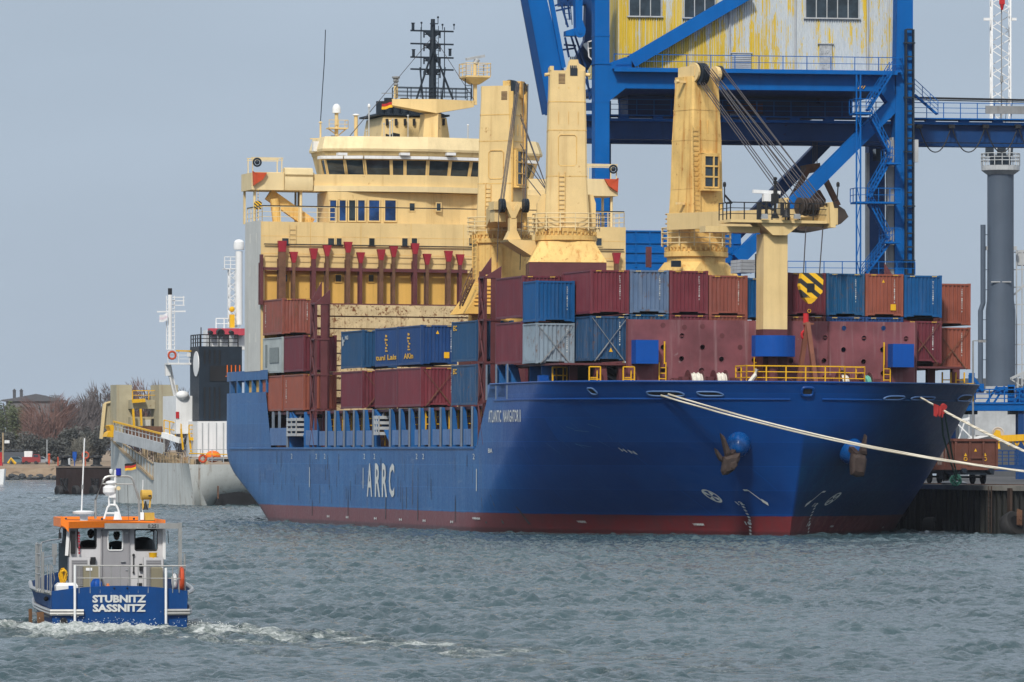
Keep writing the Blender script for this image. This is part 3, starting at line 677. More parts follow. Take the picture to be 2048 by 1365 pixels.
    for x0, x1, gl in ((660, 672, 'glass_blue'), (679, 691, 'glass_blue'), (698, 710, 'glass'), (716, 729, 'glass_blue'), (738, 758, 'glass_blue'), (770, 791, 'glass_blue')):
        winpx(x0, 401, x1, 442, yh - .12 if x1 < 735 else yh - .14, glass=gl, name='tall_window', fr=.09)
    for x0, x1 in ((819, 829), (873, 881)): winpx(x0, 407, x1, 422, yh - .12)
    # bridge wings
    zf = zq(386, 80); ztop = zq(352, 80); xw = q(503, 370, 80.3).x; xe = q(1236, 380, 80.3).x; yw = 80.3
    w = MB()
    w.box(xw, q(568, 370, yw).x, yw, yw + 3.4, zf, ztop); w.box(q(568, 370, yw).x, q(1120, 370, yw).x, yw + .6, yw + 3.4, zf, ztop - .1); w.box(q(1120, 370, yw).x, xe, yw, yw + 3.4, zf, ztop)
    part(w, 'bridge_wing', M_['pale_cream'], ship)
    w = MB(); xa, xb = q(569, 360, yw).x, q(625, 360, yw).x; prof = [(yw + .6, zf), (yw - .1, zf), (yw - .22, zf + .5), (yw - .12, zf + 1.0), (yw - .25, ztop - .1), (yw - .15, ztop + .3), (yw + .2, ztop + .42), (yw + .6, ztop + .3)]
    w.prism(prof, 'x', xa, xb); part(w, 'wing_bulge', M_['pale_cream'], ship, smooth=True)
    # front walk below the bridge windows: faceted
    V = [(625, 80.6), (731, 79.7), (853, 79.2), (975, 80.0), (1100, 81.6)]
    def facet(y0, y1, dy0, dy1, mat, nm, thick=.6, dx=0.0):
        m = MB(); za, zb_ = zq(y0, 80), zq(y1, 80); rows = []
        for z, dy in ((zb_, dy1), (za, dy0)):
            rows.append([(q(px, 350, y).x * (1 + dx * (dy)), y + dy, z) for px, y in V])
        pts_b, pts_t = rows
        back = lambda r: [(x, y + thick, z) for x, y, z in r][::-1]
        m.loft([pts_b + back(pts_b), pts_t + back(pts_t)]); return part(m, nm, M_[mat], ship)
    facet(376, 387, -.5, -.5, 'pale_cream', 'walkway_edge', 1.6); facet(353, 376, -.15, -.15, 'cream', 'walkway_bulwark', .8)
    # wheelhouse with outward raking windows
    VB = [(650, 82.6), (657, 81.6), (731, 80.5), (853, 79.9), (975, 80.8), (1060, 82.8), (1066, 84)]
    zs0, zs1, zs2, zr0, zr1 = zq(356, 80), zq(351, 80), zq(322, 80), zq(304, 80), zq(276, 80)
    def ring(z, out):
        c = Vector((.4, 88, 0)); r = []
        for px, y in VB:
            p = Vector((q(px, 340, y).x, y, 0)); d = (p - c); d.x *= 1 + out * .062; d.y *= 1 + out * .09; r.append((c.x + d.x, c.y + d.y, z))
        return r + [(r[-1][0], 86.5, z), (r[0][0], 85.0, z)]
    m = MB(); m.loft([ring(zs0 - .6, 0), ring(zs1, 0), ring(zs2 + .35, .75)]); m.loft([ring(zs2 + .35, .82), ring(zr0, .95)])
    part(m, 'wheelhouse', M_['cream'], ship)
    m = MB(); m.loft([ring(zr0 - .05, 1.18), ring(zr0 + .12, 1.25), ring(zr1 - .15, .8), ring(zr1, .7)]); part(m, 'wheelhouse_roof', M_['pale_cream'], ship)
    lo, hi = ring(zq(355, 80), .0), ring(zs2 + .05, .68)
    def wpane(i, t0, t1):
        A, B_, C, D = Vector(lo[i]), Vector(lo[i + 1]), Vector(hi[i + 1]), Vector(hi[i]); n = (B_ - A).cross(D - A).normalized() * -1
        if n.y > 0: n = -n
        P = lambda t, s, o: (A.lerp(B_, t)).lerp(D.lerp(C, t), s) + n * o
        f, g = MB(), MB(); e = .025
        g.add([P(t0, .06, .05), P(t1, .06, .05), P(t1, .95, .05), P(t0, .95, .05)], [(0, 1, 2, 3)])
        for (a, b, c, d) in ((t0 - e, t0, 0, 1), (t1, t1 + e, 0, 1), (t0, t1, 0, .06), (t0, t1, .95, 1.0)):
            f.loft([[P(a, c, .0), P(b, c, .0), P(b, d, .0), P(a, d, .0)], [P(a, c, .09), P(b, c, .09), P(b, d, .09), P(a, d, .09)]])
        o = part(f, 'bridge_window', M_['cream'], ship); part(g, 'pane', M_['glass'], o)
        b = MB(); b.bar(P(t0 - e, 1.12, .16), P(t1 + e, 1.12, .16), .3, .22); part(b, 'sun_blind', M_['white'], ship)
    for i, t0, t1 in ((0, .1, .9), (1, .03, .46), (1, .54, .97), (2, .03, .40), (2, .45, .62), (2, .67, .98), (3, .03, .33), (3, .38, .66), (3, .71, .98), (4, .05, .48), (4, .54, .95)): wpane(i, t0, t1)
    l = MB()
    for px in (683, 808, 900): a = q(px, 309, 79.4); l.box(a.x - .35, a.x + .35, a.y - .4, a.y + .2, a.z - .1, a.z + .1)
    each(l, 'floodlight', M_['white'], ship)
    # wing ends: rail frames, orange boards, posts, crane beam below
    r = MB(); za = ztop
    for xs, s in ((xw, 1), (xe, -1)):
        for d in (.1, 2.3):
            for y in (yw + .1, yw + 1.6): r.bar((xs + s * d, y, za), (xs + s * d, y, za + 1.1), .07)
        for y in (yw + .1, yw + 1.6): r.bar((xs + s * .0, y, za + 1.1), (xs + s * 2.4, y, za + 1.1), .07); r.bar((xs + s * .0, y, za + .95), (xs + s * 2.4, y, za + .95), .05)
        r.box(xs + s * .15, xs + s * .3, yw + 3.4, yw + 3.2, zd, zf); r.cyl((xs + s * .35, yw + .5, zd), (xs + s * .35, yw + .5, zf), .1); r.cyl((xs + s * 3.8, yw + .3, zd), (xs + s * 3.8, yw + .3, zf), .1)
    r.bar((xw + .2, yw + .2, za), (q(630, 350, yw).x, yw + .2, za + .02), .09)
    part(r, 'wing_rail', M_['pale_cream'], ship)
    for xs, s in ((xw, 1), (xe, -1)):
        o = MB(); o.prism([(xs + s * .05, zf + 2.45 - 1.1), (xs + s * .05, za + .0), (xs + s * 1.1, za + .0), (xs + s * .8, zf + .75), (xs + s * .1, zf + .3)], 'y', yw - .32, yw - .02)
        part(o, 'orange_screen', M_['redorange'], ship)
        o = MB(); o.torus((xs + s * .4, yw - .1, za + .75), (0, 1, 0), .28, .07); o.sph((xs + s * .4, yw - .1, za + .75), .18); part(o, 'searchlight', M_['navy'], ship)
    g = MB(); a, b = q(537, 389, 81.5), q(622, 449, 81.5); g.bar(a, b, .5, .85); a, b = q(548, 398, 81), q(554, 446, 81); g.cyl(b, a, .32); part(g, 'stores_crane_boom', M_['cream_rust'], ship)
    for px in (591, 597): g = MB(); a = q(px, 392, 83); g.cyl((a.x, 83, zd), (a.x, 83, zf), .08); part(g, 'deck_pipe', M_['grey'], ship)
    h = MB(); a = q(516, 411, 80); h.prism([(a.x - .22, a.z - .3), (a.x + .22, a.z - .3), (a.x + .28, a.z + .2), (a.x + .12, a.z + .32), (a.x - .12, a.z + .32), (a.x - .28, a.z + .2)], 'y', 79.9, 80.1)
    h.bar((a.x, 80, a.z - .3), (a.x, 80, a.z - 1.0), .06); h.bar((a.x, 80, a.z + .3), (a.x, 80, zf), .035)
    solo(h, 'hook_block', stripes('small_stripe', .09), 'small yellow and black hook block hanging below the starboard bridge wing', 'hook block', SH.M)
    # funnel
    yf = 90
    f = MB(); a, b, c, d = q(758, 276, yf), q(905, 278, yf), q(768, 233, yf), q(895, 236, yf)
    f.loft([[(a.x, yf, a.z - 1.2), (b.x, yf, a.z - 1.2), (b.x, yf + 6, a.z - 1.2), (a.x, yf + 6, a.z - 1.2)], [(c.x, yf + .3, c.z), (d.x, yf + .3, c.z), (d.x, yf + 5.5, c.z), (c.x, yf + 5.5, c.z)]])
    fo = part(f, 'funnel', M_['cream'], ship)
    f = MB()
    for px in (775, 793, 811, 829, 888):
        a, b = q(px - 2, 238, yf), q(px + 2, 251, yf); f.box(a.x, b.x, yf - .0, yf + .4, b.z, a.z)
    a, b = q(771, 268, yf), q(799, 274, yf); f.prism([(a.x, b.z - .1), (b.x, b.z - .1), (b.x, a.z), ((a.x + b.x) / 2, a.z + .1), ((a.x * 2 + b.x) / 3, a.z - .1), (a.x, a.z)], 'y', yf - .12, yf - .04)
    each(f, 'slot', M_['dark'], fo)
    f = MB(); z = zq(233, yf)
    f.box(c.x - .5, d.x + .2, yf + .1, yf + 5.8, z - .0, z + .14)
    for i, px in enumerate((774, 790, 806, 822, 838)): p = q(px, 200, yf); f.cyl((p.x, yf + 2, z), (p.x, yf + 2, p.z + .25 * (i % 2)), .34); f.box(p.x + .3, p.x + .5, yf + 3, yf + 3.2, z, p.z - .4)
    f.prism([(d.x - 2.6, z + .1), (d.x + .1, z + .1), (d.x - 2.2, z + .9)], 'y', yf + .4, yf + 1.4); f.box(c.x + .2, c.x + 5, yf + 2.6, yf + 2.7, z, z + .6)
    each(f, 'exhaust_pipe', M_['navy'], ship)
    # mast column with the swept yoke
    ym = 86.0; P = lambda px, py, y=ym: SH.at(px, py, y=y)
    m = MB(); a, b, c_, d = P(845, 276), P(884, 276), P(850, 228), P(882, 228)
    m.loft([[(a.x, ym, a.z - .5), ((a.x + b.x) / 2 + .2, ym - .8, a.z - .5), (b.x, ym, a.z - .5), (b.x, ym + 1.4, a.z - .5), (a.x, ym + 1.4, a.z - .5)], [(c_.x, ym, c_.z), ((c_.x + d.x) / 2 + .2, ym - .8, c_.z), (d.x, ym, c_.z), (d.x, ym + 1.4, c_.z), (c_.x, ym + 1.4, c_.z)]])
    mid = P(867, 201).x; zt_ = P(867, 200).z; zk = P(867, 228).z; zr = P(800, 211).z
    for xt, s in ((P(785, 200).x, -1), (2 * mid - P(785, 200).x, 1)):
        m.loft([[(mid, ym - .9, zk), (mid, ym - .9, zt_), (mid, ym + 1.3, zt_), (mid, ym + 1.3, zk)], [(xt, ym + .1, zr), (xt, ym + .1, zt_ + .0), (xt, ym + 1.2, zt_ + .0), (xt, ym + 1.2, zr)]])
    part(m, 'mast_yoke', M_['cream'], ship)
    r = MB(); xl_, xr_ = P(792, 196).x, 2 * mid - P(792, 196).x; r.rail([(xl_, ym, zt_), (xr_, ym, zt_)], .9, 3, .03, 1.15); r.rail([(xl_, ym + 1.1, zt_), (xr_, ym + 1.1, zt_)], .9, 3, .03, 1.15); part(r, 'mast_rail', M_['navy'], ship)
    m = MB(); zt2 = P(866, 38).z
    m.loft([m.ring((mid, ym + .3, zt_), (0, 0, 1), .30, 8), m.ring((mid, ym + .3, P(866, 95).z), (0, 0, 1), .25, 8), m.ring((mid, ym + .3, zt2), (0, 0, 1), .16, 8)])
    for py, hw in ((62, 43), (88, 43), (115, 43), (139, 43)):
        x0, x1 = P(866 - hw, py).x, P(866 + hw, py).x; z = P(866, py).z; m.bar((x0, ym + .3, z), (x1, ym + .3, z), .12); m.prism([(mid - .7, z), (mid + .7, z), (mid + .2, z - .45), (mid - .2, z - .45)], 'y', ym + .2, ym + .5)
    for py in (69, 96, 122, 149): z = P(866, py).z; x0, x1 = P(850, py).x, P(882, py).x; m.bar((x0, ym + .3, z), (x1, ym + .3, z), .08); [m.bar((x, ym + .3, z - .25), (x, ym + .3, z + .25), .1) for x in (x0, x1)]
    for px in (842, 889): m.bar(P(px, 196), P(px, 55), .06)
    for px0, px1 in ((833, 864), (906, 869)): m.bar(P(px0, 199), P(px1, 105), .13)
    for px0, px1 in ((846, 840), (884, 890)): m.bar(P(px0, 199), P(px1, 135), .10)
    m.ladder(P(872, 199), P(872, 52), .38, .3, .02)
    for px, py in ((828, 60), (829, 113), (902, 112)): a = P(px, py); m.cyl((a.x, ym + .3, a.z), (a.x, ym + .3, a.z + .5), .11); m.cyl((a.x, ym + .3, a.z + .5), (a.x, ym + .3, a.z + .55), .15)
    for px, y0, y1 in ((908, 60, 50), (843, 60, 46), (876, 48, 35), (885, 60, 50)): m.bar(P(px, y0), P(px, y1), .05); a = P(px, y1); m.sph(a, .09, 6, 4)
    m.bar(P(860, 48), P(876, 48), .08)
    part(m, 'signal_mast', M_['navy'], ship)
    m = MB(); m.bar(P(862, 78), P(760, 200), .04); m.bar(P(760, 200), q(700, 272, 82), .04); m.bar(P(870, 78), P(948, 200), .035); part(m, 'mast_stay', M_['cable'], ship)
    m = MB(); a = P(795, 196); m.cyl((a.x, ym + .5, a.z), (a.x, ym + .5, P(795, 172).z), .16); part(m, 'lamp_post', M_['cream'], ship)
    m = MB(); m.lathe([(.1, 0), (.2, .1), (.12, .25), (.22, .35), (.2, .55), (.32, .62), (.3, .72), (.1, .75)], (a.x, ym + .5, P(795, 172).z), 10); m.bar(P(763, 187), P(792, 187), .05); part(m, 'signal_lamp', M_['grey'], ship)
    # radar platform right of the mast
    m = MB(); a, b = P(928, 155), P(977, 155); zp = a.z; cx = (a.x + b.x) / 2
    m.loft([[(cx - .3, ym, zp - .5), (cx + .3, ym, zp - .5), (cx + .3, ym + .8, zp - .5), (cx - .3, ym + .8, zp - .5)], [(a.x, ym - .6, zp), (b.x, ym - .6, zp), (b.x, ym + 1.4, zp), (a.x, ym + 1.4, zp)], [(a.x, ym - .6, zp + .12), (b.x, ym - .6, zp + .12), (b.x, ym + 1.4, zp + .12), (a.x, ym + 1.4, zp + .12)]])
    m.box(cx - .12, cx + .12, ym + .2, ym + .5, zt_ - .3, zp); m.rail([(a.x, ym - .6, zp + .1), (b.x, ym - .6, zp + .1), (b.x, ym + 1.4, zp + .1), (a.x, ym + 1.4, zp + .1), (a.x, ym - .6, zp + .1)], .95, 3, .025, .9); m.cyl((cx, ym + .4, zp), (cx, ym + .4, P(950, 128).z), .13)
    part(m, 'radar_platform', M_['cream'], ship)
    m = MB(); zc = P(950, 118).z; m.cyl((cx - .0, ym + .4, zc - .35), (cx + .2, ym + .4, zc), .2); m.bar((cx - .75, ym + .1, zc - .05), (cx + .8, ym + .7, zc + .28), .22, .2); part(m, 'radar_scanner', M_['ltgrey'], ship)
    m = MB(); m.ladder(P(937, 199), P(937, 158), .5, .4, .03); part(m, 'mast_ladder', M_['navy'], ship)
    # domes and aerials on the wheelhouse roof
    yr = 83.5; Q = lambda px, py: SH.at(px, py, y=yr)
    def dome(px, y0, y1, r, base, k):
        m, s = MB(), MB(); a, b = Q(px, y1), Q(px, y0); s.cyl((a.x, yr, base), (a.x, yr, a.z), .14 if r > .25 else .05); part(s, 'aerial_post', M_['cream'] if r > .25 else M_['ltgrey'], ship)
        h = b.z - a.z
        m.lathe([(r * .8, 0), (r, .02), (r, h * .45), (r * .92, h * .65), (r * .65, h * .88), (r * .25, h * .99), (.02, h)] if k else [(r * .25, 0), (r, h * .4), (r * .9, h * .8), (r * .3, h)], (a.x, yr, a.z), 14)
        part(m, 'satellite_dome', M_['white'], ship, smooth=True)
    zro = zr1 - .1
    dome(673, 208, 227, .32, zro - .2, 1); dome(712, 228, 233, .27, zro, 0); dome(738, 208, 215, .11, zro, 1); dome(936, 249, 252, .08, zro, 0); dome(780, 241, 244, .07, zro, 0)
    m = MB(); a, b = Q(655, 257), Q(693, 257); m.box(a.x, b.x, yr - .5, yr + .5, a.z - .05, a.z + .05); m.rail([(a.x, yr - .5, a.z), (b.x, yr - .5, a.z), (b.x, yr + .5, a.z)], .6, 2, .02, .7); c = Q(676, 272); m.bar((a.x, yr, a.z), (c.x, yr, c.z), .07); m.bar((b.x, yr, a.z), (c.x, yr, c.z), .07); m.cyl(Q(673, 275), Q(673, 228), .13)
    m.cyl(Q(641, 300), Q(641, 245), .07); m.bar(Q(620, 278), Q(655, 278), .08); m.cyl(Q(641, 246), Q(641, 243), .16, .05)
    part(m, 'aerial_platform', M_['cream'], ship)
    m = MB(); m.box(Q(660, 0).x, Q(672, 0).x, yr - .7, yr - .45, Q(0, 271).z, Q(0, 259).z); part(m, 'deck_floodlight', M_['navy'], ship)
    m = MB(); m.tube([Q(641, 245), Q(645, 180), Q(649, 120), Q(651, 60)], .035, 5); part(m, 'whip_aerial', M_['navy'], ship)
    m = MB(); m.pb(SH, 627, 283, 642, 303, 82.6, .5); part(m, 'name_board', M_['white'], ship)
    for px, y0 in ((768, 248), (785, 240), (733, 262), (816, 232)): m = MB(); m.cyl(Q(px, 280), Q(px, y0), .03, n=6); m.sph(Q(px, y0), .08, 6, 4); part(m, 'rod_aerial', M_['ltgrey'], ship)
def stripes(name, w, c0=(.80, .46, .01), c1=(.02, .02, .022)):
    g = NG(name); m = g.n('ShaderNodeMapping'); m.inputs['Rotation'].default_value = (0, R(-38), 0); g.l(g.tc.outputs['Object'], m.inputs[0])
    sx = g.n('ShaderNodeSeparateXYZ'); g.l(m.outputs[0], sx.inputs[0])
    f = g.mul(g.mul(sx.outputs['Z'], 1 / (2 * w)), 0.0, 'ADD'); fr = g.n('ShaderNodeMath', operation='FRACT'); g.l(f, fr.inputs[0])
    gt = g.mul(fr.outputs[0], .5, 'GREATER_THAN'); return g.out(g.mix(gt, c0, c1), .5)
house()
def flag(x, y, z, w, h, fr, label, cols, seed=0, name='flag'):
    m = MB(); nu, nv = 14, 6
    for j in range(nv + 1):
        for i in range(nu + 1):
            u, v = i / nu, j / nv; m.v.append((x - u * w * .95, y + .16 * w * math.sin(u * 6 + v * 1.4 + seed) * u, z - v * h - u * h * .28 + .05 * h * math.sin(u * 7 + seed)))
    for j in range(nv):
        for i in range(nu):
            a = j * (nu + 1) + i; m.f.append((a, a + 1, a + nu + 2, a + nu + 1)); m.m.append(min(len(cols) - 1, j * len(cols) // nv))
    return solo(m, name, [flat('flag_cloth', c, .8) for c in cols], label, 'flag', fr.M, smooth=True)
_p = SH.at(785, 199, y=86.2)
flag(_p.x, 86.2, _p.z, .85, .62, SH, 'small black, red and gold flag flying below the mast yoke', [(.015, .015, .018), (.42, .02, .02), (.80, .45, .02)])
# ================================================================ the ship's three deck cranes and the foremast
def sq(w, d, z, ch=.12):
    a, b = w / 2, d / 2; c = ch
    return [(-a + c, -b, z), (a - c, -b, z), (a, -b + c, z), (a, b - c, z), (a - c, b, z), (-a + c, b, z), (-a, b - c, z), (-a, -b + c, z)]
def crane(a, th, zt, zr, zb, wt, wm, wb, rr, mat='cream'):
    K = T((0, a, 0)) @ Rz(th)                        # local -y is the face turned to the viewer
    m = MB(); h = zt - zr
    m.loft([sq(wb, wb, zr), sq(wm + .1, wm + .1, zr + h * .33), sq(wm, wm, zr + h * .62), sq(wt, wt, zt - .9), sq(wt, wt, zt)])
    m.xf(K); root = part(m, 'deck_crane', M_[mat], ship)
    m = MB()
    for k, w0, w1, t in ((.62, wm, wm, 0), (.33, wm + .1, wm + .1, 0), (.80, lerp(wm, wt, .55), 0, 0)): z = zr + h * k; m.loft([sq(w0 + .03, w0 + .03, z), sq(w0 + .03, w0 + .03, z + .06)], False)
    for x in (-.62, .05, .7): m.box(x * wt / 2.4, x * wt / 2.4 + .05, -wt / 2 - .03, -wt / 2 + .02, zt - 1.25, zt - 1.12); m.box(x * wt / 2.4, x * wt / 2.4 + .03, -wm / 2 - .012, -wm / 2 + .05, zr + h * .66, zr + h * .74)
    m.xf(K); part(m, 'weld_seam', M_['cream_rust'], root)
    m = MB()                                         # pedestal, slewing ring with its bolts
    m.lathe([(rr, zb), (rr, zr - .8), (rr + .18, zr - .75), (rr + .18, zr - .45), (rr, zr - .4), (rr, zr + .05)], (0, 0, 0), 28)
    for i in range(40): t = 2 * math.pi * i / 40; m.box(rr * math.cos(t) * 1.05 - .05, rr * math.cos(t) * 1.05 + .05, rr * math.sin(t) * 1.05 - .05, rr * math.sin(t) * 1.05 + .05, zr - .4, zr - .15)
    m.xf(K); part(m, 'pedestal', M_['cream_rust'], root, smooth=True)
    m = MB(); R1 = rr + .35                          # guard rail round the ring
    for k in range(4): m.torus((0, 0, zr + .1 + .32 * k), (0, 0, 1), R1, .035, 28, 5)
    for i in range(14): t = 2 * math.pi * i / 14; m.bar((R1 * math.cos(t), R1 * math.sin(t), zr - .1), (R1 * math.cos(t), R1 * math.sin(t), zr + 1.08), .06)
    m.xf(K); part(m, 'ring_rail', M_['pale_cream'], root)
    return K, root
def face(K, root, fn, mat, name, label=None): m = MB(); fn(m); m.xf(K); return part(m, name, M_[mat], root, label)
def outline(m, x0, x1, z0, z1, y, r=.03):
    c = .14; P = [(x0 + c, y, z0), (x1 - c, y, z0), (x1, y, z0 + c), (x1, y, z1 - c), (x1 - c, y, z1), (x0 + c, y, z1), (x0, y, z1 - c), (x0, y, z0 + c), (x0 + c, y, z0)]
    m.tube(P, r, 5)
def cab(K, root, x0, x1, z0, z1, y):
    m = MB(); m.box(x0, x1, y - .25, y + .3, z0, z1); m.xf(K); c = part(m, 'crane_cab', M_['glass'], root)
    m = MB(); n = 3
    for i in range(n + 1): z = lerp(z0, z1, i / n); m.box(x0 - .06, x1 + .06, y - .33, y - .26, z - .05, z + .05)
    for x in (x0 - .02, (x0 * .35 + x1 * .65), x1 + .02): m.box(x - .04, x + .04, y - .34, y - .255, z0, z1)
    m.box(x0 - .2, x0 - .06, y - .3, y + .3, z0 - .1, z1 + .15); m.box(x0 - .2, x1 + .15, y - .5, y + .3, z0 - .22, z0 - .1); m.box(x0 - .2, x1 + .1, y - .3, y + .3, z1 + .06, z1 + .16)
    m.xf(K); part(m, 'cab_frame', M_['cream_rust'], c)
def sheaves(K, root, xs, y, z, r=.55, w=.09):
    m = MB()
    for x in xs: m.cyl((x, y, z), (x + w, y, z), r, n=18)
    m.xf(K); part(m, 'rope_sheave', M_['navy'], root)
# ---- crane 3, nearest the bow, jib resting on the foremast
K3, C3 = crane(15.9, 18.2, 28.7, 18.1, 16.4, 2.1, 2.35, 2.75, 1.85, 'cream_rust')
def f(m):
    m.box(-1.0, -.35, -1.1, .4, 28.7, 29.35); m.prism([(-.9, 28.6), (.9, 28.6), (.6, 29.0), (.0, 29.2), (-.4, 29.4), (-.9, 29.3)], 'y', -.7, .8)
    m.cyl((.65, -.9, 28.9), (.95, -.9, 28.9), .5, n=16); m.cyl((-.95, -.9, 28.95), (-.8, -.9, 28.95), .6, n=16)
    m.box(-1.55, -1.05, -.3, -.1, 28.3, 28.45); m.cyl((-1.6, -.2, 28.38), (-1.8, -.2, 28.36), .13)
    m.box(-1.9, -1.3, -.6, -.4, 20.6, 20.75)
face(K3, C3, f, 'cream', 'crane_head')
sheaves(K3, C3, (-.75, -.6, -.45, -.3), -1.0, 28.85, .72); sheaves(K3, C3, (.95, 1.05), -.95, 28.95, .5)
cab(K3, C3, -.55, .52, 21.7, 23.7, -1.36)
face(K3, C3, lambda m: m.ladder((-1.02, -1.5, 20.2), (-.95, -1.22, 25.6), .5, .3, .022), 'cream_rust', 'crane_ladder')
face(K3, C3, lambda m: (m.loft([sq(3.6, 3.6, 17.0, .9), sq(4.1, 4.1, 16.1, .2)]), [m.torus((0, 0, 19.45 + .3 * k), (0, 0, 1), 1.95, .03, 28, 5) for k in range(3)]), 'cream_rust', 'pedestal_skirt')
m = MB(); v = [SH.at(1352, 528, y=13.7)]; m.box(v[0].x - .3, v[0].x + .3, 13.6, 13.8, v[0].z - .2, v[0].z + .2); part(m, 'floodlight', M_['navy'], C3)
# jib: two box arms joined by the head, laid down forward to the foremast
m = MB(); s0, s1 = SH.at(1340, 441, y=15.2), SH.at(1662, 431, y=-1.6)
d = (s1 - s0); n_ = Vector((-d.y, d.x, 0)).normalized() * -1
for o, hh in ((0, .95), (2.6, .9)):
    p = s0 + n_ * -o if n_.x > 0 else s0 - n_ * o; qq = s0.lerp(s1, .91 if o else 1) + (n_ * -o * .55 if n_.x > 0 else n_ * -o * .55)
    m.loft([[(p + n_ * -.22 + Vector((0, 0, k))) if j == 0 else (p + n_ * .22 + Vector((0, 0, k))) for j, k in ((0, -.62), (1, -.62), (1, .42), (0, .42))],
            [(qq + n_ * -.2 + Vector((0, 0, k))) if j == 0 else (qq + n_ * .2 + Vector((0, 0, k))) for j, k in ((0, -.5), (1, -.5), (1, .5), (0, .5))]])
for t in (.25, .55, .9): a_, b_ = s0.lerp(s1, t), s0.lerp(s1, t) + Vector((1.6, 1.6, 0)) * .9; m.bar(a_, b_, .3)
part(m, 'jib', M_['cream'], C3)
m = MB(); hd = SH.at(1628, 414, y=-1.2); u = d.normalized()
for i in range(8): c = hd + Vector((-.95 + .24 * i, .15 * i, 0)); m.cyl(c, c + Vector((.08, .02, 0)), .56 - .05 * (i % 2), n=18)
part(m, 'rope_sheave', M_['grabm'], C3)
m = MB(); a_ = SH.at(1660, 423, y=-1.4); m.prism([(a_.x - .12, a_.z - 1.0), (a_.x + .2, a_.z - 1.0), (a_.x + .2, a_.z - .2), (a_.x, a_.z + .55), (a_.x - .2, a_.z + .5)], 'y', -1.9, -.4); b_ = SH.at(1577, 412, y=-1); m.prism([(b_.x - .3, b_.z - 1), (b_.x + .3, b_.z - 1), (b_.x + .12, b_.z + .5), (b_.x - .12, b_.z + .5)], 'y', -.6, .6); m.box(b_.x, a_.x, -.5, -.3, a_.z - .9, a_.z - .35); part(m, 'jib_head', M_['cream'], C3)
m = MB()
top = lambda x, z=29.3: (K3 @ Vector((x, -1.3, z)))
for px, py, x, z in ((1573, 408, -.75, 28.3), (1580, 408, -.6, 28.35), (1587, 410, -.45, 28.4), (1600, 404, -.5, 29.4), (1612, 404, -.4, 29.45), (1618, 404, -.3, 29.5), (1624, 404, -.3, 29.3), (1632, 404, .2, 29.2), (1640, 404, .3, 29.1), (1648, 404, .95, 29.2), (1652, 410, 1.05, 29.3)):
    m.bar(top(x, z), SH.at(px, py, y=-1.1), .045)
part(m, 'luffing_cable', M_['cable'], C3)
# ---- crane 2, its plain back turned to the bow
K2, C2 = crane(45.7, -13.0, 31.0, 20.2, 19.3, 2.42, 2.6, 3.1, 1.95)
face(K2, C2, lambda m: (m.loft([[((1.9 * math.cos(t) if 0 else 1.9 * max(-1, min(1, 1.35 * math.cos(t)))), 1.9 * max(-1, min(1, 1.35 * math.sin(t))), 19.35) for t in (2 * math.pi * i / 24 for i in range(24))], [(2.65 * max(-1, min(1, 1.42 * math.cos(t))), 2.65 * max(-1, min(1, 1.42 * math.sin(t))), 17.9) for t in (2 * math.pi * i / 24 for i in range(24))]])), 'cream_rust', 'pedestal_skirt')
face(K2, C2, lambda m: m.box(-2.62, 2.62, -2.62, 2.62, 8.0, 17.88), 'maroon', 'pedestal_base')
face(K2, C2, lambda m: outline(m, -.62, .62, 24.5, 26.6, -1.33), 'cream_rust', 'hatch')
face(K2, C2, lambda m: (m.box(-1.22, -.95, -1.2, 1.2, 31.0, 31.3), m.prism([(-.1, 31), (1.2, 31), (1.2, 31.2), (.75, 31.5), (.7, 31.75), (.15, 31.75), (.1, 31.5)], 'y', -1.15, 1.1), m.cyl((-1.25, -.9, 30.75), (-1.55, -1.0, 30.7), .12), m.cyl((1.25, -.9, 30.75), (1.55, -1.0, 30.7), .12)), 'cream', 'crane_head')
face(K2, C2, lambda m: [m.box(-.62, -.18, -1.235, -1.21, 30.1 + .09 * i, 30.145 + .09 * i) for i in range(8)], 'rusty', 'louvre')
face(K2, C2, lambda m: (m.box(.16, .66, -1.25, -1.2, 30.65, 31.15), [m.bar((.2 + .12 * i, -1.2, 31.15), (.2 + .12 * i, -.8, 31.95), .09) for i in range(4)]), 'navy', 'rope_opening')
face(K2, C2, lambda m: m.ladder((-.38, -1.6, 20.3), (-.38, -1.42, 24.1), .42, .3, .022), 'cream_rust', 'crane_ladder')
face(K2, C2, lambda m: (m.prism([(-2.0, 20.4), (-1.25, 20.4), (-1.25, 22.6), (-1.7, 22.6), (-2.0, 22.0)], 'y', -.5, .5), m.prism([(1.5, 20.4), (2.0, 20.4), (2.0, 22.0), (1.8, 22.6), (1.5, 22.6)], 'y', -.5, .5)), 'cream', 'jib_pivot')
m = MB(); g_ = SH.at(1097, 386, y=47)
for px, py in ((1049, 245), (1049, 252), (1049, 305), (1049, 330)): m.bar(SH.at(px - 8, py - 16, y=61), g_, .05)
m.bar(SH.at(1049, 350, y=61), SH.at(1085, 396, y=50), .05)
part(m, 'luffing_cable', M_['cable'], C2)
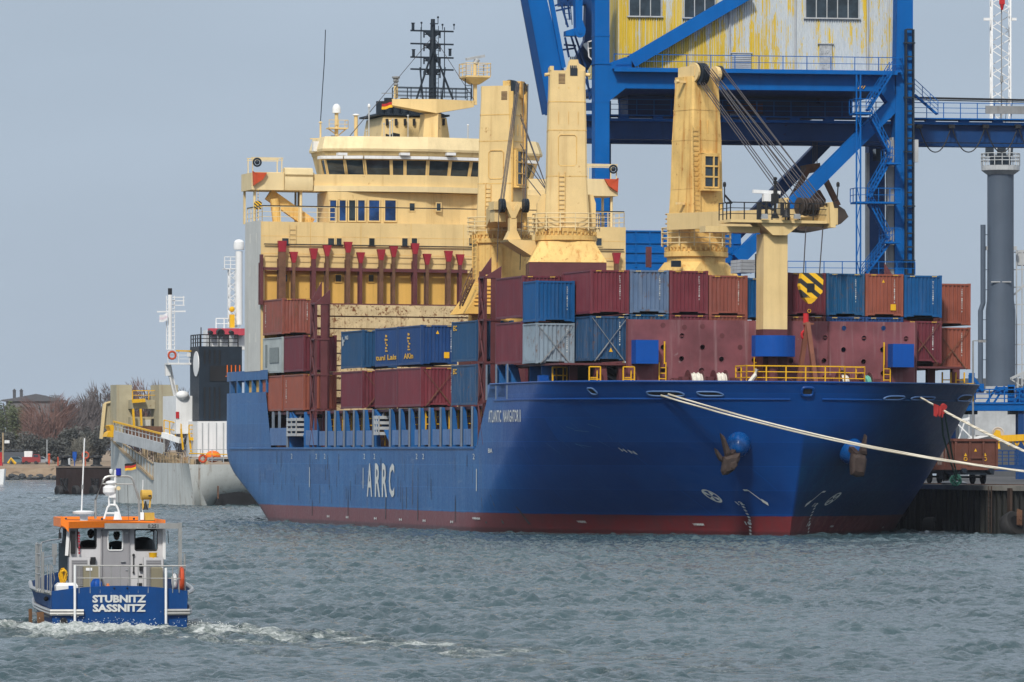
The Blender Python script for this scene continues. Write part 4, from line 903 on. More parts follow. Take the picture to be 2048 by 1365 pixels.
# ---- crane 1, cab and rope head turned right, jib head on its rest
K1, C1 = crane(62.4, 50.0, 31.0, 20.6, 12.5, 2.32, 2.5, 2.75, 2.05)
KL = K1 @ Rz(-90)                                     # the left visible face
face(KL, C1, lambda m: outline(m, -.4, .75, 24.4, 26.4, -1.31), 'cream_rust', 'hatch')
face(KL, C1, lambda m: [m.box(.5, .95, -1.19, -1.165, 30.0 + .09 * i, 30.045 + .09 * i) for i in range(7)], 'rusty', 'louvre')
face(KL, C1, lambda m: m.ladder((-.4, -1.42, 20.7), (-.4, -1.34, 24.0), .42, .3, .022), 'cream_rust', 'crane_ladder')
face(K1, C1, lambda m: (m.box(-1.15, .2, -1.15, -.6, 31.0, 31.35), m.box(.5, 1.1, -1.3, -.2, 30.2, 31.4), m.cyl((1.1, -.8, 30.9), (1.5, -1, 30.95), .13), m.box(-1.16, -1.0, -1.4, -1.1, 20.6, 30.6), m.box(.95, 1.16, -1.5, -1.1, 20.6, 31.2)), 'cream_rust', 'crane_head')
cab(K1, C1, -.75, .55, 24.0, 26.4, -1.3)
sheaves(K1, C1, (-1.0, -.75, -.5, .95), -1.05, 30.9, .52)
m = MB(); jh = SH.at(1025, 412, y=48.5); s = 29.0
x0, x1 = SH.at(990, 0, y=48.5).x, SH.at(1061, 0, y=48.5).x
m.box(x0, x1, 48.5, 49.9, jh.z - .28, jh.z + .28); m.box(x0 + .1, x0 + .9, 48.7, 49.9, jh.z - 1.1, jh.z - .3); m.box(x1 - .9, x1 - .1, 48.7, 49.9, jh.z - 1.1, jh.z - .3)
m.loft([[(x0 + .2, 49.9, jh.z - .6), (x1 - .2, 49.9, jh.z - .6), (x1 - .2, 49.9, jh.z + .25), (x0 + .2, 49.9, jh.z + .25)], [(-1.5, 61, 20.9), (1.2, 61, 20.9), (1.2, 61, 22.2), (-1.5, 61, 22.2)]])
part(m, 'jib', M_['cream'], C1)
m = MB()
for px in (1003, 1050): c = SH.at(px, 412, y=48.4); [m.cyl((c.x - .2 + .13 * k, 48.2, c.z), (c.x - .11 + .13 * k, 48.2, c.z), .48, n=16) for k in range(3)]
part(m, 'rope_sheave', M_['navy'], C1)
m = MB()
for px, x in ((1000, -1.0), (1002, -.8), (1005, -.7), (1007, -.5), (1046, .2), (1049, .95), (1051, 1.0)): m.bar(K1 @ Vector((x, -1.6, 31.2)), SH.at(px, 405, y=48.3), .05)
for px, py in ((1000, 525), (1046, 540)): c = SH.at(px - 2, 418, y=48.1); b_ = SH.at(px - 6, py, y=48.1); m.bar(c, b_, .045)
part(m, 'luffing_cable', M_['cable'], C1)
m = MB(); c0, c1 = SH.at(1025, 437, y=48), SH.at(1025, 480, y=48)     # jib rest on a bracket off crane 2's pedestal
m.box(c0.x - .25, c0.x + .25, 47.8, 48.3, c1.z, c0.z); m.prism([(c0.x - .6, c0.z + 1.0), (c0.x - .15, c0.z), (c0.x + .15, c0.z), (c0.x + .6, c0.z + 1.0), (c0.x + .3, c0.z + 1.0), (c0.x, c0.z + .4), (c0.x - .3, c0.z + 1.0)], 'y', 47.75, 48.35)
m.prism([(c0.x - .55, c1.z), (c0.x - .1, c1.z + .9), (c0.x + .1, c1.z + .9), (c0.x + .55, c1.z)], 'y', 47.7, 48.4)
e1, e2 = SH.at(1011, 480, y=47), SH.at(1068, 482, y=46.5); e3, e4 = SH.at(1062, 512, y=46.5), SH.at(1013, 484, y=47)
m.prism([(e1.x, e1.z), (e4.x, e4.z), (e3.x, e3.z), (e2.x + .6, e3.z), (e2.x + .6, e2.z)], 'y', 46.4, 48.6)
part(m, 'jib_rest', M_['cream'], C2)
m = MB()
m.box(-.9, -.5, 60.2, 60.35, 16, 19.5); m.ladder((-2.15, 61.6, 14), (-2.15, 61.6, 20.4), .4, .3, .025, (.7, -.7, 0)); part(m, 'pedestal_door', M_['cream_rust'], C1)
m = MB()                                             # orange rusty stair house at the foot of crane 1
a_, b_ = SH.at(938, 565, y=59), SH.at(985, 612, y=59); m.prism([(a_.x - .6, b_.z - .6), (b_.x, b_.z - .6), (b_.x, a_.z), (a_.x + .9, a_.z), (a_.x + .2, b_.z + .5)], 'y', 58, 62)
m.lathe([(2.3, 13.6), (2.3, 15.2), (2.15, 15.6)], (0, 62.4, 0), 24)
for k in range(6): z = lerp(b_.z, a_.z, k / 6); m.box(a_.x + .1 - .0, b_.x, 57.9, 58, z, z + .06)
part(m, 'stair_house', M_['amber'], C1); m = MB(); m.box(-3.2, 3.2, 58.5, 62, 7.5, 13.6); part(m, 'pedestal_base', M_['maroon'], C1)
m = MB(); m.ladder(SH.at(922, 612, y=57.5), SH.at(946, 560, y=58.5), .5, .3, .05, (.5, .5, 0)); m.rail([SH.at(920, 618, y=57.4), SH.at(944, 562, y=58.4)], .9, 2, .03); part(m, 'rusty_stair', M_['rusty'], C1)
# ---- foremast
fm = MB(); P0 = lambda px, py, y=-.8: SH.at(px, py, y=y)
xl, xr = P0(1527, 560).x, P0(1575, 560).x; z0, zh = 8.1, P0(1550, 468).z
fm.box(xl, xr, -.8, .62, P0(0, 641).z, zh); fmast = part(fm, 'foremast', M_['cream'], ship)
fm = MB(); fm.box(xl - .003, xr + .003, -.803, .6, z0, P0(0, 641).z); part(fm, 'mast_foot', M_['maroon'], fmast)
fm = MB(); A = [P0(x, y, -1.3) for x, y in ((1519, 445), (1546, 470.6), (1574, 471), (1601, 449), (1601, 440), (1519, 440))]
fm.prism([(p.x, p.z) for p in A], 'y', -1.3, .7); a_, b_ = P0(1461, 439, -1.5), P0(1667, 448, -1.5); fm.box(a_.x, b_.x, -1.5, .9, b_.z, a_.z)
a_, b_ = P0(1411, 452, -.4), P0(1520, 466, -.4); fm.box(a_.x, b_.x, -.4, .8, b_.z, a_.z)
part(fm, 'mast_platform', M_['cream'], fmast)
fm = MB(); zp = P0(1461, 438.5, -1.5).z; x0, x1 = P0(1463, 0, -1.45).x, P0(1656, 0, -1.45).x
fm.rail([(x0, .8, zp), (x0, -1.45, zp), (x1, -1.45, zp), (x1, .8, zp)], 1.02, 3, .03, .85)
for px in (1516, 1520, 1577): p = P0(px, 438, -1.45); fm.bar((p.x, -1.45, zp), (p.x, -1.45, zp + 1.02), .14)
l0 = P0(1449, 372, -1.4); fm.tube([P0(1449, 374, -1.4), P0(1449, 403, -1.4), P0(1452, 407, -1.4), P0(1464, 407, -1.4)], .04); fm.bar(P0(1449, 390, -1.4), P0(1464, 407, -1.4), .1); fm.bar(P0(1676, 374, -1.4), P0(1674, 402, -1.4), .06); fm.bar(P0(1674, 400, -1.4), P0(1660, 408, -1.4), .05)
for px in (1449, 1676): p = P0(px, 374, -1.4); fm.lathe([(.10, 0), (.11, .18), (.08, .27), (.02, .3)], tuple(p), 10)
part(fm, 'black_railing', M_['black'], fmast)
fm = MB(); p = P0(1550, 437, -.6); fm.lathe([(.28, 0), (.1, .35), (.09, 1.4), (.14, 1.42), (.14, 1.75), (.08, 1.8), (.07, 2.05), (.13, 2.1), (.13, 2.25), (.05, 2.28), (.13, 2.35), (.13, 2.45), (.05, 2.5)], (p.x, -.6, p.z), 10); fm.bar((p.x - .1, -.6, p.z + .5), (p.x - 1.0, -.6, p.z + .85), .12); fm.cyl((p.x - .55, -.6, p.z), (p.x - .55, -.6, p.z + 1.15), .09); fm.box(p.x - .2, p.x + .2, -.7, -.3, p.z + .9, p.z + 1.5)
part(fm, 'light_stand', M_['black'], fmast)
fm = MB(); a_ = P0(1533, 385, -.6); fm.bar(P0(1506, 383, -.6), P0(1560, 386, -.5), .22, .2); fm.box(a_.x - .22, a_.x + .22, -.8, -.4, a_.z - .55, a_.z - .1); part(fm, 'radar_scanner', M_['white'], fmast)
fm = MB(); p = P0(1571, 432, -1.6); fm.lathe([(.30, 0), (.24, .06), (.16, .3), (.12, .45), (.05, .5)], (p.x, -1.7, p.z - .1), 12); fm.box(p.x - .3, p.x - .1, -1.7, -1.5, p.z, p.z + .8); part(fm, 'ship_bell', M_['black'], fmast)
for px in (1530, 1595): fm = MB(); p = P0(px, 433, -1.75); fm.loft([[(p.x - .2, -1.75, p.z - .15), (p.x + .2, -1.75, p.z - .15), (p.x + .2, -1.55, p.z - .12), (p.x - .2, -1.55, p.z - .12)], [(p.x - .17, -1.8, p.z + .12), (p.x + .17, -1.8, p.z + .12), (p.x + .17, -1.6, p.z + .15), (p.x - .17, -1.6, p.z + .15)]]); part(fm, 'floodlight', M_['ltgrey'], fmast)
# ================================================================ containers
def cont_mat(worn):
    g = NG('container_paint_worn' if worn else 'container_paint'); oi = g.n('ShaderNodeObjectInfo'); P = g.tc.outputs['Object']
    ad = g.n('ShaderNodeVectorMath', operation='ADD'); g.l(P, ad.inputs[0]); g.l(g.mul(oi.outputs['Random'], 57.0), ad.inputs[1]); P = ad.outputs[0]
    a = g.noise(.8, 5, .6, (1, 1, 1), P); s = g.noise(1.0, 6, .7, (4, 4, .3), P); k = g.noise(2.2, 8, .75, (1, 1, .6), P)
    base = g.mix(1.0, oi.outputs['Color'], g.rng(a, .25, .75, .80, 1.08), 'MULTIPLY')
    fade = g.mix(.5, oi.outputs['Color'], (.30, .30, .31)); base = g.mix(g.mul(g.rng(s, .45, .75), .45 if worn else .16), base, fade)
    base = g.mix(g.mul(g.rng(k, .54 if worn else .635, .66 if worn else .72), .85), base, (.12, .065, .04))
    g.bump(a, .1, .01); return g.out(base, g.rng(a, .3, .7, .42, .55), 0, .3)
M_['cont'] = cont_mat(False); M_['cont_worn'] = cont_mat(True)
M_['haz'] = flat('hazard_yellow', (.75, .50, .05), .6)
W2 = 1.219
_cm = {}
def cont_meshes(L, H, coarse):
    k = (L, H, coarse)
    if k in _cm: return _cm[k]
    fr, en, sd, rf, dk, hz, e2, s2 = [MB() for _ in range(8)]
    for x in (-1, 1):
        for y0 in (0, L - .16): fr.box(x * (W2 - .14), x * W2, y0, y0 + .16, .12, H - .12)
        fr.box(x * (W2 - .09), x * W2, .16, L - .16, .02, .17); fr.box(x * (W2 - .07), x * W2, .16, L - .16, H - .11, H - .02)
        for y0 in (-.006, L - .172):
            for z0 in (0, H - .12): fr.box(x * (W2 - .17), x * (W2 + .006), y0, y0 + .178, z0, z0 + .12)
    for y0 in (0.01, L - .13):
        fr.box(-W2 + .16, W2 - .16, y0, y0 + .12, H - .13, H - .02)
        fr.box(-W2 + .14, -W2 + .62, y0, y0 + .12, .05, .18); fr.box(W2 - .62, W2 - .14, y0, y0 + .12, .05, .18); fr.box(-.62, .62, y0 + .01, y0 + .12, .13, .24)
    def corr(m, fn, l0, l1, pitch, dep, z0, z1):
        n = max(2, round((l1 - l0) / pitch)); p = (l1 - l0) / n; pts = []
        for i in range(n):
            s = l0 + i * p; pts += [(s, 0), (s + p * .30, 0), (s + p * .5, dep), (s + p * .80, dep)]
        pts.append((l1, 0)); m.loft([[fn(a, b, z0) for a, b in pts], [fn(a, b, z1) for a, b in pts]], False, 0, False)
    ep = .23 if not coarse else .27
    corr(en, lambda a, b, z: (a, .035 + b, z), -W2 + .14, W2 - .14, ep, .05 if not coarse else .06, .17, H - .12)
    corr(e2, lambda a, b, z: (-a, L - .035 - b, z), -W2 + .14, W2 - .14, ep, .05, .17, H - .12)
    corr(sd, lambda a, b, z: (-W2 + .02 + b, L - a, z), .15, L - .15, .275, .04, .16, H - .1)
    corr(s2, lambda a, b, z: (W2 - .02 - b, a, z), .15, L - .15, .275, .04, .16, H - .1)
    rf.box(-W2 + .05, W2 - .05, .05, L - .05, H - .05, H - .025)
    dk.box(-W2 + .1, W2 - .1, .06, L - .06, .10, .15)
    for x in (-.86, .56):
        for i in range(4): a = x + .085 * i; hz.add([(a, .004, H - .105), (a + .045, .004, H - .105), (a + .085, .004, H - .045), (a + .04, .004, H - .045)], [(0, 1, 2, 3)])
    r = [(n, b.mesh(n, M_[k])) for n, b, k in (('frame', fr, 'cont'), ('end_panel', en, 'cont'), ('end_panel', e2, 'cont'), ('side_panel', sd, 'cont'), ('side_panel', s2, 'cont'), ('roof_panel', rf, 'cont'), ('floor', dk, 'dark'), ('hazard_stripe', hz, 'haz'))]
    _cm[k] = r; return r
CC = dict(maroon=(.125, .022, .034), maroon2=(.150, .026, .038), blue=(.001, .076, .235), navy=(.010, .060, .150), teal=(.001, .066, .170), brown=(.225, .066, .048), orange=(.265, .076, .048), greyblue=(.095, .150, .250), pale=(.21, .27, .33), grey=(.33, .37, .38), dkblue=(.008, .045, .160), redbrown=(.16, .045, .035))
def idtext(m, code, x, z1, y=.030, h=.088, dz=.118):
    for i, c in enumerate(code):
        if c == ' ': z1 += dz * .35; continue
        z = z1 - dz * (i + 1); letter(m, c, lambda u, v: (x + u * .072, y, z + v * h), .02)
def rods(m, H, flip=False):
    for s in (-1, 1):
        p, e = Vector((s * 1.1, -.06 - .02 * s, H - .1)), Vector((-s * .95, -.06 - .02 * s, -.02)); m.bar(p, e, .032); c = p.lerp(e, .58); m.bar(c, p.lerp(e, .95), .06)
N_ = [0]
def container(x, y, z, col, label, L=6.06, H=2.59, code=None, rod=False, worn=False, haz=True, extra=None, coarse=False, group='containers stowed on deck', markx=.62, sx=1):
    N_[0] += 1
    t = thing('shipping_container', label, 'container', SH.M @ T((x + W2, y, z)), group)
    c = CC[col]; j = random.uniform(.93, 1.06)
    for nm, me in cont_meshes(L, H, coarse):
        if nm == 'hazard_stripe' and not haz: continue
        o = link(nm, me, t); o.color = (c[0] * j, c[1] * j, c[2] * j, 1)
        if worn and nm not in ('floor', 'hazard_stripe'): o.material_slots[0].link = 'OBJECT'; o.material_slots[0].material = M_['cont_worn']
    if code: m = MB(); idtext(m, code, markx, H - .32); part(m, 'marking', M_['whiteline'], t)
    if rod: m = MB(); rods(m, H); part(m, 'lashing_rod', M_['rusty'] if rod == 1 else M_['grey'], t)
    if extra: extra(t, H, L)
    return t
def tri(x, z, s=.11):
    def f(t, H, L): m = MB(); m.add([(x - s, .028, z), (x + s, .028, z), (x, .028, z + 2.2 * s)], [(0, 1, 2)]); part(m, 'warning_sticker', M_['yellow'], t)
    return f
def square(x, z, s=.17):
    def f(t, H, L): m = MB(); m.box(x - s, x + s, .015, .03, z - s * 1.1, z + s * 1.1); part(m, 'placard', M_['yellow'], t)
    return f
def both(*fs):
    def f(t, H, L):
        for g in fs: g(t, H, L)
    return f
Z2, Z1 = 13.36, 10.72
# front row above the breakwater, starboard to port
YR = 1.2
container(-11.25, YR, 13.30, 'maroon2', 'dark red container above the weathered blue crossed-rod box, left of the faded grey-blue one', H=2.66, code='PLDU 405122 0')
container(-11.25, YR, 10.46, 'navy', 'weathered blue container with crossed lashing rods and a yellow triangle, left edge of the breakwater', code='HCIU 620410 1', rod=2, worn=True, extra=tri(.1, .55, .12), H=2.72)
container(-8.75, YR, Z2, 'greyblue', 'faded grey-blue container with rusty frame between two dark red ones in the top front row', code='TRIU 087214 3', worn=True, H=2.62, coarse=True)
container(-6.25, YR, Z2, 'maroon2', 'dark maroon container in the top front row directly below the foremost deck crane', code='PLDU 400221 5', extra=None, H=2.62)
container(-3.75, YR, Z2 - .05, 'brown', 'reddish brown container just left of the cream foremast in the top row', code='TGHU 418730 2', worn=False, H=2.42)
container(-1.25, YR + .3, Z2 - .2, 'blue', 'blue container half hidden behind the cream foremast', H=2.45)
container(1.25, YR, Z2, 'maroon', 'dark red container right of the foremast, behind the striped hook block', H=2.59)
container(3.75, YR, Z2, 'teal', 'teal blue container with worn dark corner posts in the top front row', code='SNBU 204713 9', worn=True)
container(6.25, YR, Z2, 'orange', 'orange-brown container with a yellow square placard in the top front row', code='TCKU 112418 8', extra=both(square(.58, .55), tri(-.06, 2.05, .09)))
container(8.75, YR, Z2 - .05, 'blue', 'bright blue container at the port end of the top front row', code='MYLU 080115 0')
container(11.32, YR + 1.9, 12.90, 'orange', 'orange-brown container, upper of the two at the far port side', code='TEMU 116224 0', haz=False, coarse=True)
container(11.32, YR + 1.9, 10.20, 'orange', 'orange-brown container with lashing rods, lower of the two at the far port side', code='TEMU 204518 4', rod=1, haz=False, coarse=True)
for x, c, lb in ((-8.75, 'teal', 'teal container whose white-lettered top rail shows above the breakwater'), (-6.25, 'maroon', 'maroon container whose top rail shows above the breakwater below the dark maroon box'), (-3.75, 'brown', 'brown container of which only the top rail shows above the breakwater, left of the foremast'), (1.25, 'redbrown', 'reddish container of which only the top rail shows above the breakwater, right of the foremast'), (3.75, 'dkblue', 'blue container whose top rail shows above the breakwater under the teal box'), (6.25, 'dkblue', 'blue container whose top rail shows above the breakwater under the orange box')):
    container(x, YR, Z1, c, lb, worn=(x == -8.75))
container(8.75, YR, Z1 - .2, 'maroon', 'maroon container with crossed lashing rods beside the right edge of the breakwater', code='GESU 303112 1', rod=1)
# starboard outermost row at the bow
container(-B + .12, 7.45, 13.17, 'maroon', 'maroon container with its long ribbed side showing, top of the stack at the starboard bow', code='BBXU 402', haz=True)
container(-B + .12, 7.45, 10.38, 'maroon', 'maroon container with its long ribbed side showing, bottom of the stack at the starboard bow')
container(-B + .12, 4.25, 12.86, 'blue', 'short bright blue container standing proud on the starboard bow', L=2.99, H=2.50, code='WNGU 512704 0', haz=False, extra=None, markx=.72)
container(-B + .12, 4.25, 10.33, 'pale', 'short pale grey-blue weathered container under the bright blue one, with crossed rods', L=2.99, H=2.46, code='FSCU 760411 1', rod=2, worn=True, haz=False, markx=.72, coarse=True)
container(-B + .12 + 2.5, 7.45, 13.2, 'maroon', 'maroon container behind the bright blue short one at the starboard bow', code=None)
container(-B + .12 + 2.5, 7.45, 10.45, 'maroon', 'maroon container in the shade behind the pale short one at the starboard bow')
# midships, starboard outermost row
XM = -B + .10
def ship_logo(words, dx):
    def f(t, H, L):
        m = MB(); xs = -W2 - .012
        for (u, v, w, h) in ((0, 1.95, .5, .18), (0, 1.72, .8, .14), (-.1, 1.5, .3, .18), (.2, 1.36, .5, .12), (0, 1.15, .45, .16), (.1, .98, .7, .1)):
            m.add([(xs, L / 2 + dx - (u - w / 2), v), (xs, L / 2 + dx - (u - w / 2), v + h), (xs, L / 2 + dx - (u + w / 2), v + h * .7), (xs, L / 2 + dx - (u + w / 2), v)], [(0, 1, 2, 3)])
        n = len(words) * .62; letter(m, words, lambda u, v: (xs, L / 2 + dx + n / 2 - u * n, .42 + v * .36), .03)
        part(m, 'logo', M_['yellow'], t)
    return f
def white_blot(t, H, L):
    m = MB(); xs = -W2 - .012
    for k, (a, z, w, h) in enumerate(((5.6, 1.55, .3, .35), (5.3, 1.8, .25, .25), (5.7, 1.75, .18, .5))): m.add([(xs, a, z), (xs, a - w, z + .1), (xs, a - w * .6, z + h), (xs, a + .1, z + h * .7)], [(0, 1, 2, 3)])
    letter(m, 'NG', lambda u, v: (xs, 4.9 - u * .9, 2.0 + v * .28), .03)
    part(m, 'marking', M_['whiteline'], t)
def yellow_E(t, H, L):
    m = MB(); xs = -W2 - .012; letter(m, 'EC', lambda u, v: (xs, 5.6 - u * .9, 2.0 + v * .34), .04); part(m, 'marking', M_['yellow'], t)
ZA, ZB = 10.68, 7.92
container(XM, 53.4 - 6.06 + .3, ZA, 'navy', 'blue container with a white blot on its side, leftmost of the blue ones amidships', worn=False, extra=white_blot)
container(XM, 53.4 - 6.06 + .3, ZB, 'maroon', 'maroon container below the blue one with a white blot amidships', rod=1)
container(XM, 31.8 + 6.2, ZA, 'dkblue', 'blue container with a yellow emblem and the longer yellow word on its side amidships', extra=ship_logo('tuni Lais', 0))
container(XM, 31.8 + 6.2, ZB, 'maroon', 'maroon container amidships under the blue one with the longer yellow word')
container(XM, 31.8, ZA, 'dkblue', 'blue container with a yellow emblem on its side and an orange placard on its end', code='DAXU 740012 0', extra=both(ship_logo('AKin', .2), tri(-.1, 2.0, .11), square(.52, .62, .18)), markx=.78)
container(XM, 31.8, ZB, 'maroon2', 'maroon container amidships with crossed lashing rods on its end', code='PZU 004418 8', rod=1, markx=.82)
container(XM, 18.0, ZA, 'navy', 'dull blue container with yellow letters, upper one beside the forward lashing tower', extra=yellow_E, worn=False)
container(XM, 18.0, ZB, 'navy', 'dull blue container with yellow letters and pale scrapes, lower one beside the forward lashing tower', extra=yellow_E, worn=True)
def side_code(t, H, L):
    m = MB(); xs = -W2 - .012
    for i, c in enumerate('TCLU 402618 4'):
        if c != ' ': letter(m, c, lambda u, v: (xs, 5.35 - u * .28, 2.1 - i * .125 + v * .085), .02)
    part(m, 'marking', M_['whiteline'], t)
def grey_patch(t, H, L):
    m = MB(); xs = -W2 - .012; m.box(xs, xs + .01, 1.0, 3.9, .75, 1.85); m.box(xs, xs + .01, 4.7, 5.3, .5, 2.1); part(m, 'painted_patch', flat('patch_paint', (.20, .23, .23), .6), t)
# aft stack by the house
container(XM, 64.9, ZB, 'orange', 'rust-orange container with white side code, bottom of the right column by the bridge front', extra=side_code)
container(XM, 64.9, ZA, 'maroon', 'maroon container in the middle of the right column by the bridge front')
container(XM, 71.6, ZB, 'orange', 'rust-orange container, bottom of the left column by the bridge front')
container(XM, 71.6, ZA, 'grey', 'pale grey container with darker painted patches in the left column by the bridge front', extra=grey_patch)
container(XM, 71.6, ZA + 2.78, 'brown', 'reddish brown container with white side code, top of the left column by the bridge front', code='TCNU 8812 0', worn=True, extra=side_code)
# inner rows, mostly hidden
container(XM + 2.5, 41.6, ZB, 'redbrown', 'dark red-brown container in the shade inside the midship stacks')
for i, x in enumerate((-8.9, -6.4)): container(x, 18.0, ZB, 'maroon', 'maroon container low behind the forward lashing tower, %s' % ('nearer the side' if i == 0 else 'nearer the middle'))
# ================================================================ foredeck: breakwater, winches, hook, anchors, mooring lines
from mathutils.geometry import tessellate_polygon
YB = .66
def holed_wall(outer, holes, y0, y1):
    loops = [[Vector((a, b, 0)) for a, b in outer]] + [[Vector((a, b, 0)) for a, b in h] for h in holes]
    tri_ = tessellate_polygon(loops); flat_ = [p for l in loops for p in l]; m = MB()
    m.add([(p.x, y0, p.y) for p in flat_], [tuple(t) for t in tri_]); m.add([(p.x, y1, p.y) for p in flat_], [tuple(t)[::-1] for t in tri_])
    for l in loops: m.loft([[(p.x, y0, p.y) for p in l], [(p.x, y1, p.y) for p in l]], False)
    return m
def circ(c, r, n=18): return [(c.x + r * math.cos(2 * math.pi * i / n), c.z + r * math.sin(2 * math.pi * i / n)) for i in range(n)]
qb = lambda px, py, y=YB: SH.at(px, py, y=y)
xl_, xr_ = qb(1254, 700).x, qb(1832, 700).x
ztl, ztr = qb(1260, 639).z, qb(1830, 645).z
HO = [(1363, 718), (1443, 719), (1326, 741), (1403, 741), (1480, 742), (1364, 672), (1405, 695), (1508, 720), (1582, 722), (1650, 676), (1648, 722), (1727, 724), (1688, 657), (1767, 657), (1728, 677), (1687, 700), (1812, 678), (1765, 700), (1766, 747), (1326, 695), (1684, 746)]
m = holed_wall([(xl_, 8.1), (xr_, 8.1), (xr_, ztr), (xl_, ztl)], [circ(qb(*h), .155) for h in HO], YB, YB + .04)
bw = part(m, 'breakwater', M_['maroon_pale'], ship)
m = MB()
for h in HO: c = qb(*h); m.torus((c.x, YB - .004, c.z), (0, 1, 0), .165, .018, 18, 4)
part(m, 'hole_rim', M_['maroon_pale'], bw)
m = MB()
for px, py in ((1326, 651), (1405, 653), (1444, 672), (1369, 655), (1480, 695)): c = qb(px, py); m.cyl((c.x, YB - .012, c.z), (c.x, YB + .01, c.z), .16, n=16)
part(m, 'blanking_plate', M_['maroon'], bw)
m = MB()
for k in range(1, 5): z = lerp(8.1, ztl, k / 5); m.box(xl_, xr_, YB + .05, YB + .12, z - .05, z + .05)
for px in (1254, 1657, 1832): x = qb(px, 700).x; m.box(x - .05, x + .05, YB - .03, YB + .1, 8.1, ztr)
part(m, 'wall_stiffener', M_['maroon'], bw)
m = MB(); m.box(-8.8, 9.0, 1.0, 1.06, 8.1, 10.66)  # this first box is a backing plate added to keep the breakwater holes dark
for x in (-10.9, -9.4): m.prism([(x, 8.1), (x + .9, 8.1), (x + .7, 10.35), (x, 10.35)], 'y', 1.3, 1.8)
for x in (9.7, 11.0, 12.6): m.box(x, x + .5, 3.2, 3.6, 8.1, 10.2)
m.box(-12.0, -11.5, 3.0, 3.2, 8.1, 10.3)
each(m, 'pillar_and_backing', M_['maroon'], ship); m = MB(); m.box(-12.9, 9.2, 9.0, 9.1, 8.1, 10.2); part(m, 'shade_backing', M_['navy'], ship)  # last box: sheet added below the containers, coloured dark for the deep shade there
for (x0, y0, x1, y1, dp, nm) in ((1272, 680, 1317, 728, .9, 0), (1786, 688, 1828, 735, .9, 0)):
    m = MB(); a, b = qb(x0, y0, -.3), qb(x1, y1, -.3); m.box(a.x, b.x, -.3, YB - .01, b.z, a.z); part(m, 'vent_box', M_['blue_box'], ship)
m = MB(); a, b = qb(1511, 671, -1.6), qb(1590, 714, -1.6); n = 14
pts = [(a.x + (b.x - a.x) * (i / n), -1.6 - .75 * math.sin(math.pi * i / n)) for i in range(n + 1)]
m.loft([[(x, y, b.z) for x, y in pts] + [(b.x, -.85, b.z), (a.x, -.85, b.z)], [(x, y, a.z) for x, y in pts] + [(b.x, -.85, a.z), (a.x, -.85, a.z)]]); part(m, 'round_front_tank', M_['blue_box'], ship, smooth=True)
m = MB(); m.box(a.x - .3, b.x + .3, -1.5, -.9, 8.1, 8.9); m.cyl(((a.x + b.x) / 2, -1.2, 8.1), ((a.x + b.x) / 2, -1.2, b.z), .3); part(m, 'tank_stand', M_['maroon'], ship)
# yellow rails and ladders
m = MB(); zr = qb(1600, 766, -5.0).z; r0, r1 = qb(1493, 766, -4.6), qb(1740, 770, -4.6)
m.rail([(r0.x, -2.5, zr - .05), (r0.x, -4.6, zr - .05), (r1.x - 1.6, -4.6, zr - .05), (r1.x - 1.6, -3.6, zr - .05), (r1.x, -3.6, zr - .05), (r1.x, -2.0, zr - .05)], 1.05, 3, .035, 1.15)
part(m, 'yellow_rail', M_['yellow'], ship)
m = MB()
for px, y0, y1 in ((1325, 725, 766), (1774, 727, 768), (1515, 715, 766)): a, b = qb(px, y0, YB - .25), qb(px, y1, YB - .25); m.ladder((a.x, a.y, 8.1), a, .42, .3, .03); c = qb(px + (4 if px < 1700 else -6), y0 - 42, YB - .2); m.bar((c.x, c.y, a.z - .1), c, .08)
part(m, 'yellow_ladder', M_['yellow'], ship)
# mooring winches with rope drums
zd = 8.1
def drum(px0, px1, py0, y, mat, fl='maroon'):
    a, b = SH.at(px0, py0, y=y), SH.at(px1, py0, y=y); r = .62; zc = a.z - r + .02
    w, f = MB(), MB(); n = 9
    for i in range(n): x = lerp(a.x, b.x, (i + .5) / n); w.torus((x, y, zc), (1, 0, .06 * (i % 3 - 1)), r - .1 - .05 * ((i * 7) % 3), (b.x - a.x) / n * .62, 20, 6)
    w.cyl((a.x, y, zc), (b.x, y, zc), r - .12)
    for x in (a.x - .06, b.x + .02): f.cyl((x, y, zc), (x + .06, y, zc), r + .1, n=22)
    f.box(a.x - .5, a.x - .1, y - .4, y + .4, zd, zc + .3); f.box(b.x + .15, b.x + .6, y - .35, y + .35, zd, zc + .25); f.cyl((b.x + .6, y, zc), (b.x + 1.0, y, zc), .22)
    o = part(f, 'mooring_winch', M_[fl], ship); part(w, 'rope_coil', M_[mat], o, smooth=True)
M_['rope_teal'] = flat('teal_rope', (.13, .42, .33), .9); M_['rope_white'] = flat('white_rope', (.66, .63, .56), .9)
drum(1377, 1402, 744, -2.6, 'rope_white'); drum(1428, 1450, 744, -2.6, 'rope_white'); drum(1678, 1694, 748, -2.2, 'rope_white'); drum(1722, 1738, 749, -2.2, 'rope_teal')
m = MB()
for px, h in ((1352, .7), (1470, .6), (1500, .9), (1555, .55), (1610, .5), (1640, .8), (1655, 1.1), (1752, .8)):
    p = SH.at(px, 760, y=-1.6); m.box(p.x - .22, p.x + .22, -1.9, -1.3, zd, 9.0 + h * .6); m.cyl((p.x - .35, -1.6, 9 + h * .3), (p.x + .35, -1.6, 9 + h * .3), .16)
for px in (1575, 1612): p = SH.at(px, 752, y=-3.4); m.torus((p.x, -3.4, 9.0), (0, 1, .1), .42, .05)
part(m, 'deck_machinery', M_['maroon'], ship)
m = MB(); p = SH.at(1507, 748, y=-4.8); m.tube([(p.x - .35, -4.8, 9.05), (p.x - .1, -4.8, 9.35), (p.x + .1, -4.8, 9.6), (p.x + .2, -4.8, 9.95)], .13, 6); part(m, 'white_rope_bight', M_['rope_white'], ship)
m = MB()
